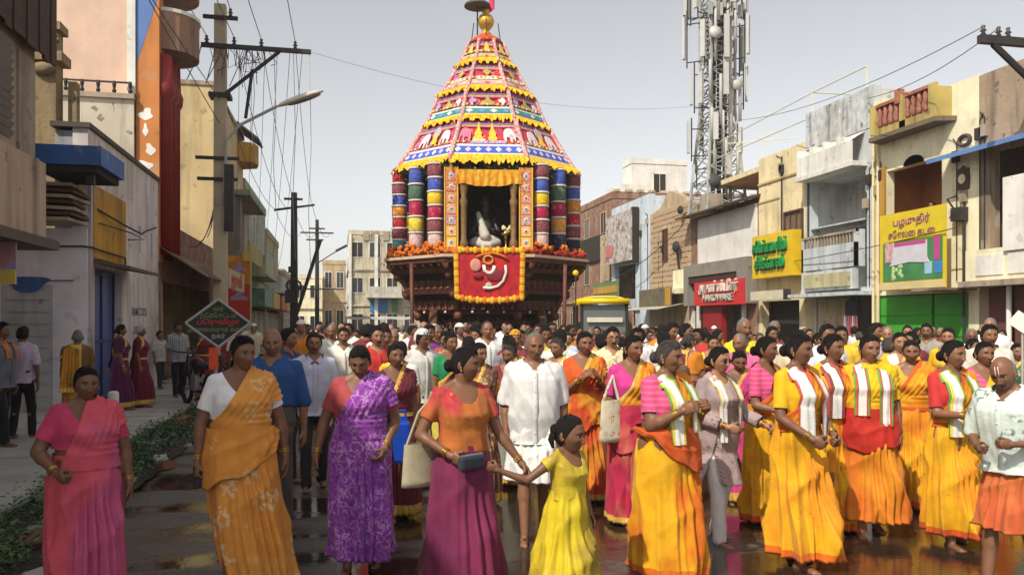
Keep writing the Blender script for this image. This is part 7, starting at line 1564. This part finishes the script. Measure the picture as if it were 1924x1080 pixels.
# 20 old man at the right edge
put(1903, 5.0, 1.50, -26, 'old person with white forehead marks, pale patterned shirt and orange loincloth at right edge', fem=False, hair='bald', haircol='grey', tone='deep', old=True, tilak=True, mustache=True, head=(6, 14, -6), lean=8, legs=(.16, -.14), arms=(((-.30, -.1, -1), (.55, -.8, -.15)), ((.28, -.1, -1), (-.5, -.8, .05))), hands=('grip', 'grip'),
    wear=dict(kind='shirt', top=C('shirt_pale_leaf', (.62, .70, .64), (.16, .24, .22), pat='floral', sc=.9), zlow=.82, sleeve=.95, flare=.03, wr=.009, low='lungi', bottom=C('lungi_orange', (.56, .15, .04), (.5, .10, .03), pat='splash'), hem=.46, lflare=.05, fold=.025))
put(1848, 7.0, 1.52, 30, 'person in bright yellow sari with pink sleeves beside the old person', tone='dark', hair='bun', wear=SARI(y_or2, pnk_c, yel_c, sleeve=.8, flare=.07, nowrap=True, fold=.045))
# second row, right
put(1397, 9.6, 1.73, 28, 'tall person in bright yellow shirt standing above the crowd below the red sign', fem=False, hair='receding', haircol='grey', tone='dark', lod=1, mustache=True, wear=dict(kind='shirt', top=C('shirt_yellow', (.72, .56, .03)), low='pants', bottom=C('pants_dark', (.03, .03, .035))))
put(1553, 9.0, 1.66, 30, 'person in plain white shirt in front of the grey blue house', fem=False, hair='man', tone='dark', lod=1, mustache=True, wear=dict(kind='shirt', top=C('shirt_white2', (.66, .67, .72)), low='pants', bottom=C('pants_dark', (.03, .03, .035))))
put(1388, 7.5, 1.44, 10, 'short dark haired person in hot pink between the dark glasses and the pink blouse', tone='dark', lod=1, head=(0, 18, 0), wear=SARI(C('sari_hot_pink', (.58, .05, .20)), mag_c, gold))
put(1690, 8.6, 1.58, 16, 'person in yellow with a white shoulder cloth before the green shutters', tone='mid', lod=1, wear=SARI(yel_c, yel_c, gold, stole=dict(mats=[st_w], r=1.0, l=1.0, w=.09)))
put(1782, 9.6, 1.62, -10, 'person in mustard sari before the closed green shutter', tone='mid', lod=1, wear=SARI(C('sari_mustard', (.62, .40, .03)), yel_c, gold))
put(1858, 8.6, 1.66, 20, 'person with moustache in off white shirt before the cream house', fem=False, hair='man', tone='dark', lod=1, mustache=True, wear=dict(kind='shirt', top=C('shirt_offwhite', (.60, .56, .48)), low='dhoti', bottom=white_c))
# middle
put(792, 9.4, 1.60, 25, 'dark skinned person in white shirt with a long white towel over the head', fem=False, hair='man', tone='deep', lod=1, head=(20, 4, 0), wear=dict(kind='shirt', top=C('shirt_grey_white', (.58, .57, .54)), low='dhoti', bottom=C('dhoti_dark', (.10, .02, .03)), hem=.3, headcloth=white_c))
put(846, 8.9, 1.57, 30, 'person in yellow sari with green blouse left of the white shirted man', tone='dark', lod=1, wear=SARI(C('sari_lemon', (.62, .52, .10)), C('blouse_green', (.02, .22, .09)), gold, drape=C('drape_plum', (.16, .02, .04))))
put(728, 12.5, 1.45, 170, 'child in bright red top seen from behind in the distant crowd', fem=False, hair='boy', tone='dark', lod=1, wear=dict(kind='tshirt', top=C('top_red', (.56, .03, .05)), low='pants', bottom=C('pants_dark', (.03, .03, .035))))
put(1052, 9.4, 1.60, 165, 'person seen from behind in loose white shirt right of the grey haired man', fem=False, hair='man', tone='dark', lod=1, wear=dict(kind='shirt', top=white_c, low='dhoti', bottom=white_c, hem=.3))
put(968, 10.2, 1.58, 8, 'person with orange marigold head cloth in the middle of the crowd', fem=False, hair='man', tone='dark', lod=1, wear=dict(kind='shirt', top=C('shirt_maroon', (.22, .03, .05)), low='dhoti', bottom=white_c, headcloth=C('cloth_marigold', (.68, .32, .02))))
put(915, 10.8, 1.70, 12, 'tall person in white shirt standing before the chariot front', fem=False, hair='receding', haircol='mix', tone='dark', lod=1, wear=dict(kind='shirt', top=white_c, low='dhoti', bottom=white_c))
put(1250, 11.0, 1.70, 40, 'person in white shirt leaning forward left of the gabled house', fem=False, hair='man', tone='dark', lod=1, lean=12, wear=dict(kind='shirt', top=white_c, low='pants', bottom=C('pants_dark', (.03, .03, .035))))
# ---- people on the left pavement
PZ = .125
put(42, 10.9, 1.50, 150, 'person in pale pink shirt and black trousers walking away at the far left', z0=PZ, fem=False, hair='man', tone='deep', lod=1, arms=(((-.2, .1, -1), (0, -.1, -1)), ((.24, .05, -1), (.25, -.3, -1))), wear=dict(kind='shirt', top=C('shirt_pale_pink', (.50, .40, .50)), zlow=.80, low='pants', bottom=C('pants_black', (.015, .014, .016))))
put(2, 10.2, 1.56, 60, 'person in grey shirt with an orange towel cut off by the left edge', z0=PZ, fem=False, hair='man', tone='deep', lod=1, wear=dict(kind='shirt', top=C('shirt_grey', (.13, .13, .16)), low='pants', bottom=C('pants_black', (.015, .014, .016)), stole=dict(mats=[C('towel_orange', (.5, .16, .04))], r=1.15, l=1.15, w=.09)))
put(146, 10.6, 1.47, 178, 'bald headed person in saffron cloth seen from behind on the left pavement', z0=PZ, hair='bald', haircol='grey', tone='deep', lod=1, wear=SARI(C('cloth_saffron', (.48, .20, .02), (.14, .07, .03), pat='splash', sc=.7), C('blouse_brown', (.16, .07, .02)), gold, dx=(-.2, .03)))
put(226, 14.4, 1.52, 95, 'person in dark plum sari seen from the side near the blue door', z0=PZ, tone='deep', lod=1, hair='bun', wear=SARI(C('sari_plum', (.10, .012, .06)), C('blouse_plum', (.08, .01, .06)), gold, dr=.9, dx=(-.3, -.1), sleeve=.95))
put(263, 14.9, 1.50, 80, 'white haired person in maroon sari beside the plum sari', z0=PZ, tone='deep', lod=1, haircol='white', old=True, wear=SARI(C('sari_maroon_old', (.15, .012, .025)), C('blouse_maroon', (.12, .01, .03)), gold, dr=.9, dx=(-.3, -.1), sleeve=.95))
put(334, 17.0, 1.55, 20, 'person in checked shirt and black trousers at the dark shop mouth', z0=PZ, fem=False, hair='man', tone='deep', lod=1, wear=dict(kind='shirt', top=C('shirt_check', (.12, .12, .14), (.5, .5, .5), pat='check', sc=1.2), low='pants', bottom=C('pants_black', (.015, .014, .016))))
put(384, 16.4, 1.5, -30, 'person in dark red sari standing by the dark shop', z0=PZ, tone='deep', lod=1, wear=SARI(C('sari_dark_red', (.18, .02, .02)), C('blouse_black', (.02, .02, .02)), gold))
put(300, 19.0, 1.35, 40, 'small child in pale clothes by the lavender house corner', z0=PZ, fem=False, hair='boy', tone='dark', lod=2, hs=1.1, wear=dict(kind='tshirt', top=C('top_pale', (.45, .40, .36)), low='pants', bottom=C('pants_dark', (.03, .03, .035))))
# woman on the balcony
put(1762, 22.6, 1.6, -40, 'person in pink leaning on the open balcony above the fruit hoarding', z0=3.22, tone='dark', lod=2, wear=SARI(C('sari_peach', (.55, .22, .16)), mag_c, gold)); _x, _y = POS[-1]
for o_ in list(bpy.data.objects):
    if o_.get('label', '').endswith('above the fruit hoarding'): o_.location = (16.4, 19.8, 3.5)
# ------------------------------------------------------------------ placard in the crowd
x_, y_ = gnd(410, 6.9); pl = thing('placard', 'black diamond placard with grey rim and coloured lines of writing on a stick', 'placard', (x_, y_, 0), math.atan2(-x_, y_) + R(4))
zc = zat(607, 6.9); hw_, hh_ = .262, .205
b = MB(); b.prism([(-hw_, 0, zc), (0, 0, zc - hh_), (hw_, 0, zc), (0, 0, zc + hh_)], (0, .012, 0)); b.build('board', [mat('placard_black', (.012, .014, .010), .45, .1)], pl)
b = MB(); P = [(-hw_, -.004, zc), (0, -.004, zc - hh_), (hw_, -.004, zc), (0, -.004, zc + hh_), (-hw_, -.004, zc)]
for i in range(4): b.tube([P[i], P[i + 1]], .012, 6)
b.build('rim', [mat('placard_rim', (.32, .31, .30), .5)], pl)
for tx, dz, sz, m_ in (('ஸ்ரீ', .12, .045, (.12, .22, .05)), ('தேரோட்டம்', .065, .05, (.13, .22, .05)), ('பெருவிழா', .008, .062, (.5, .02, .03)), ('அனைவரும் வருக', -.055, .05, (.16, .22, .05)), ('நகர்', -.11, .05, (.3, .3, .28))):
    text('lettering', tx, mat('placard_ink_%d' % int(dz * 1000), m_, .6), pl, (0, -.004, zc + dz), (R(90), 0, 0), sz, .001)
b = MB(); b.tube([(-.01, .01, zc - hh_), (-.03, .01, .9)], .013, 6); b.build('stick', [mat('stick_pale', (.4, .38, .34), .7)], pl)
b = MB(); b.box(-.075, .0, -.012, .0, zc - hh_ - .19, zc - hh_ - .005); b.build('red_tag', [mat('tag_orange', (.62, .07, .02), .6, .2, 20)], pl)
x_, y_ = gnd(1921, 6.6); wb = thing('white_placard', 'plain white tilted placard cut off by the right edge', 'placard', (x_, y_, 0), math.atan2(-x_, y_)); b = MB(); b.obox((0, 0, zat(606, 6.6)), (.17, .01, .13), Matrix.Rotation(R(38), 3, 'Y')); b.build('board', [mat('placard_white', (.7, .68, .62), .6)], wb); b = MB(); b.tube([(0, .015, 1.1), (0, .015, 1.64)], .01, 6); b.build('stick', [MATS['stick_pale']], wb)
# white bollard on the pavement
x_, y_ = gnd(213, 11.6); bo = thing('bollard', 'short white post on the left pavement', 'bollard', (x_, y_, .12)); b = MB(); b.lathe([(.075, 0), (.075, .55), (.06, .58), (.001, .59)], 14); b.build('post', [pl_white], bo, True); b = MB(); b.lathe([(.1, 0), (.1, .03), (.075, .05)], 14); b.build('base', [pl_dirty], bo)
# blue pot carried low behind the purple sari
x_, y_ = gnd(747, 6.6); bo = thing('water_can', 'bright blue plastic can carried low beside the purple sari', 'can', (x_, y_, .55)); b = MB(); b.box(-.10, .10, -.07, .07, 0, .34); b.build('body', [mat('can_blue', (.01, .06, .42), .35, .05)], bo, bevel=.025); b = MB(); b.tube([(-.07, 0, .34), (-.06, 0, .42), (.06, 0, .42), (.07, 0, .34)], .012, 6); b.lathe([(.03, .34), (.03, .37), (.001, .37)], 10, (.05, .04, 0)); b.build('handle', [MATS['can_blue']], bo)
put(742, 7.0, 1.5, 20, 'person in dark clothes carrying the blue can between two saris', tone='deep', lod=1, arms=(((-.2, 0, -1), (0, -.2, -1)), ((.14, -.1, -1), (.02, -.15, -1))), hands=('relax', 'grip'), wear=SARI(C('sari_wine', (.14, .02, .03)), C('blouse_wine', (.10, .02, .03)), gold))
# parked motorcycle in front of the dark shop
x_, y_ = gnd(372, 15.3); mc = thing('motorcycle', 'dark parked motorcycle by the awning shop on the left pavement', 'motorcycle', (x_, y_, .125), R(-62))
for xx in (-.62, .62): b = MB(); b.tube([(xx + .28 * math.cos(a), 0, .30 + .28 * math.sin(a)) for a in np.linspace(0, 6.2832, 26)], .042, 8); wl = b.build('wheel', [mat('tyre', (.015, .015, .015), .8)], mc, True); b = MB(); b.lathe([(.05, -.05), (.05, .05)], 12); b.xf(Matrix.Translation((xx, 0, .3)) @ Matrix.Rotation(R(90), 4, 'X')); [b.tube([(xx, 0, .3), (xx + .27 * math.cos(a), 0, .3 + .27 * math.sin(a))], .006, 4) for a in np.linspace(0, 6.28, 11)[:-1]]; b.build('rim', [steel], wl)
b = MB(); b.ball((-.12, 0, .78), (.28, .12, .14), 14, 10); b.build('tank', [mat('tank_black_red', (.05, .008, .01), .3)], mc, True)
b = MB(); b.ball((.35, 0, .76), (.36, .12, .07), 14, 8); b.build('saddle', [mat('saddle', (.02, .02, .02), .6)], mc, True)
b = MB(); b.tube([(-.62, .05, .3), (-.42, .05, .95)], .025, 6); b.tube([(-.62, -.05, .3), (-.42, -.05, .95)], .025, 6); b.tube([(-.42, 0, .9), (0, 0, .45), (.62, 0, .3)], .03, 6); b.tube([(.0, 0, .45), (.3, 0, .7)], .03, 6); b.build('frame', [iron], mc); b = MB(); b.box(-.16, .14, -.1, .1, .28, .58); b.build('engine', [steel], mc, bevel=.03); b = MB(); b.tube([(-.44, -.33, 1.02), (-.44, 0, .97), (-.44, .33, 1.02)], .018, 6); b.build('handlebar', [iron], mc); b = MB(); b.ball((-.52, 0, .88), (.08, .09, .09), 12, 8); b.build('headlight', [mat('lamp_clear', (.6, .6, .55), .2)], mc, True); b = MB(); b.tube([(.0, .13, .28), (.75, .14, .33)], .04, 8); b.build('exhaust', [steel], mc, True)

# ------------------------------------------------------------------ crowd
cc1 = cloth('crowd_cloth', (1, 1, 1), objcol=True); cc2 = cloth('crowd_print', (1, 1, 1), (.6, .4, .2), pat='floral', sc=1.5, objcol=True)
proto = {0: [], 1: []}
def mkproto(l, **k):
    i = person(0, -60 - len(proto[0]) - len(proto[1]), 0, 0, 1.6, 'x', seed=200 + len(proto[0]) + len(proto[1]), lod=l, **k); proto[l - 1].append((i['root'], k.get('fem', True), k.get('hair', 'bun'), k.get('haircol', 'black'), k['wear']['kind']))
NAM = dict(arms=(((-.2, -.25, -1), (.52, -.72, .60)), ((.2, -.25, -1), (-.52, -.72, .60))), hands=('flat', 'flat'))
for l in (1, 2):
    sh = dict(kind='shirt', top=cc1, low='pants', bottom=cc1); sa = SARI(cc1, cc1, gold); sa2 = SARI(cc2, cc1, gold, sleeve=.8)
    mkproto(l, fem=False, hair='man', mustache=True, wear=sh); mkproto(l, fem=False, hair='man', wear=dict(sh, top=cc2), head=(20, 4, 0)); mkproto(l, fem=False, hair='receding', haircol='grey', old=True, wear=dict(kind='shirt', top=cc1, low='dhoti', bottom=cc1), head=(-15, 4, 0)); mkproto(l, fem=True, wear=sa, bindi=True, fat=1.1); mkproto(l, fem=True, hair='braid', wear=sa2, head=(25, 2, 0)); mkproto(l, fem=True, hair='bun', haircol='mix', wear=sa, fat=1.15, head=(-20, 6, 0), **NAM)
    if l == 2: mkproto(l, fem=False, hair='bald', haircol='grey', tilak=True, wear=dict(kind='shirt', top=cc1, low='dhoti', bottom=cc1)); mkproto(l, fem=False, hair='man', wear=dict(kind='shirt', top=cc1, low='dhoti', bottom=cc1, headcloth=cloth('crowd_towel', (.7, .66, .6)))); mkproto(l, fem=True, hair='bun', wear=sa2, head=(0, 12, 0), **NAM)
PAL = [('white', (.70, .69, .66), 8), ('cream', (.60, .52, .36), 4), ('pale blue', (.36, .44, .58), 2), ('maroon', (.18, .02, .03), 5), ('red', (.48, .03, .03), 4), ('orange', (.60, .20, .02), 5), ('yellow', (.70, .46, .03), 5), ('pink', (.58, .12, .24), 3), ('dark green', (.03, .14, .06), 2), ('brown', (.16, .08, .05), 4), ('navy', (.03, .04, .12), 2), ('purple', (.18, .04, .22), 2), ('grey', (.25, .24, .23), 3)]
rc = random.Random(77); palw = [p[2] for p in PAL]
def zone(px, d):
    row = 'near' if d < 12 else ('midway' if d < 18 else 'far')
    for lim, nm in ((470, 'along the left pavement'), (640, 'on the street left'), (760, 'left of the chariot'), (910, 'before the chariot left half'), (1090, 'before the chariot right half'), (1200, 'around the yellow rickshaw'), (1300, 'below the gabled house'), (1420, 'below the red sign'), (1515, 'below the yellow sign'), (1640, 'below the grey blue house'), (1800, 'before the green shutters'), (3000, 'below the tan house')):
        if px < lim: return row + ' ' + nm
def try_add(px, d, mind):
    x, y = gnd(px, d)
    if x > 15.0 or x < -2.0 and not (px < 560): return False
    if x < -4.0: return False
    dx, dy = x - cxw, y - cyw
    if dx * dx + dy * dy < 3.9 ** 2: return False
    if (x - ax_) ** 2 + (y - ay_) ** 2 < 1.7 ** 2: return False
    if any((x - a) ** 2 + (y - b_) ** 2 < mind * mind for a, b_ in POS): return False
    POS.append((x, y)); l = 0 if d < 12.5 else 1
    root, fem, hair, hcol, kind = rc.choices(proto[l], [.25 if 'head_cloth' in [c_.name.split('.')[0] for c_ in r_[0].children] else (.5 if r_[2] == 'bald' else 1) for r_ in proto[l]])[0]; c = copy_tree(root)
    nm, colr, _ = rc.choices(PAL, palw)[0]; nm2, col2_, _ = rc.choices(PAL, palw)[0]
    if not fem and rc.random() < .5: nm, colr = 'white', (.70, .69, .66)
    H = rc.gauss(1.625, .045) if not fem else rc.gauss(1.53, .04); s_ = H / 1.6
    c.location = (x, y, .12 if x < -2.7 else 0); c.scale = (s_, s_, s_); c.rotation_euler = (0, 0, math.atan2(-x, y) + R(rc.gauss(8, 26) + (0 if rc.random() < .85 else 180)))
    tn = rc.choice([SK_TONES['dark'], SK_TONES['deep'], SK_TONES['mid'], SK_TONES['dark']]); v = rc.uniform(.85, 1.15)
    for ch in c.children:
        n_ = ch.name.split('.')[0]
        if n_ == 'body': ch.color = (*[q * v for q in tn], 1)
        elif n_ in ('blouse', 'trousers', 'dhoti'): ch.color = (*(col2_ if n_ != 'trousers' else (.06, .055, .06)), 1) if n_ != 'dhoti' else (.68, .66, .62, 1)
        else: ch.color = (*[q * rc.uniform(.9, 1.1) for q in colr], 1)
    hd_ = {'black': 'dark haired', 'grey': 'grey haired', 'mix': 'greying', 'white': 'white haired'}[hcol] if hair != 'bald' else 'bald'
    c['label'] = f"{hd_} person in {nm} {'sari' if fem else 'shirt'} {zone(px, d)}"; c['group'] = 'people ' + zone(px, d); c['category'] = 'person'
    return True
n = 0
for band, (d0, d1, cnt, mind) in enumerate(((7.2, 9.0, 12, .75), (8.6, 12, 44, .60), (12, 16.5, 66, .58), (16.5, 24, 105, .55))):
    k = 0
    for _ in range(cnt * 30):
        if k >= cnt: break
        px = rc.uniform(600 if d0 < 12 else 560, 1915)
        if d0 < 12 and px < 640: continue
        if d0 < 8 and px > 1130: continue
        if px > 1330 and rc.random() < (.45 if d0 < 12 else .90): continue
        if try_add(px, rc.uniform(d0, d1), mind): k += 1
k = 0
for _ in range(900):
    if k >= 34: break
    if try_add(rc.uniform(575, 760), rc.uniform(20, 46), .7): k += 1
k = 0
for _ in range(300):
    if k >= 9: break
    if try_add(rc.uniform(400, 570), rc.uniform(15, 24), .7): k += 1
for l in (0, 1):
    for r_, *_r in proto[l]:
        for ch in list(r_.children): bpy.data.objects.remove(ch)
        bpy.data.objects.remove(r_)

# ------------------------------------------------------------------ haze in the street air
hm = bpy.data.materials.new('haze_air'); hm.use_nodes = True; hn = hm.node_tree; hn.nodes.clear(); ho = hn.nodes.new('ShaderNodeOutputMaterial'); hp = hn.nodes.new('ShaderNodeVolumePrincipled')
hp.inputs['Density'].default_value = .0008; hp.inputs['Color'].default_value = (.93, .91, .88, 1); hn.links.new(hp.outputs[0], ho.inputs['Volume'])
b = MB(); b.box(-60, 60, -40, 120, -1.1, 19); tag(b.build('haze', [hm]), kind='stuff')
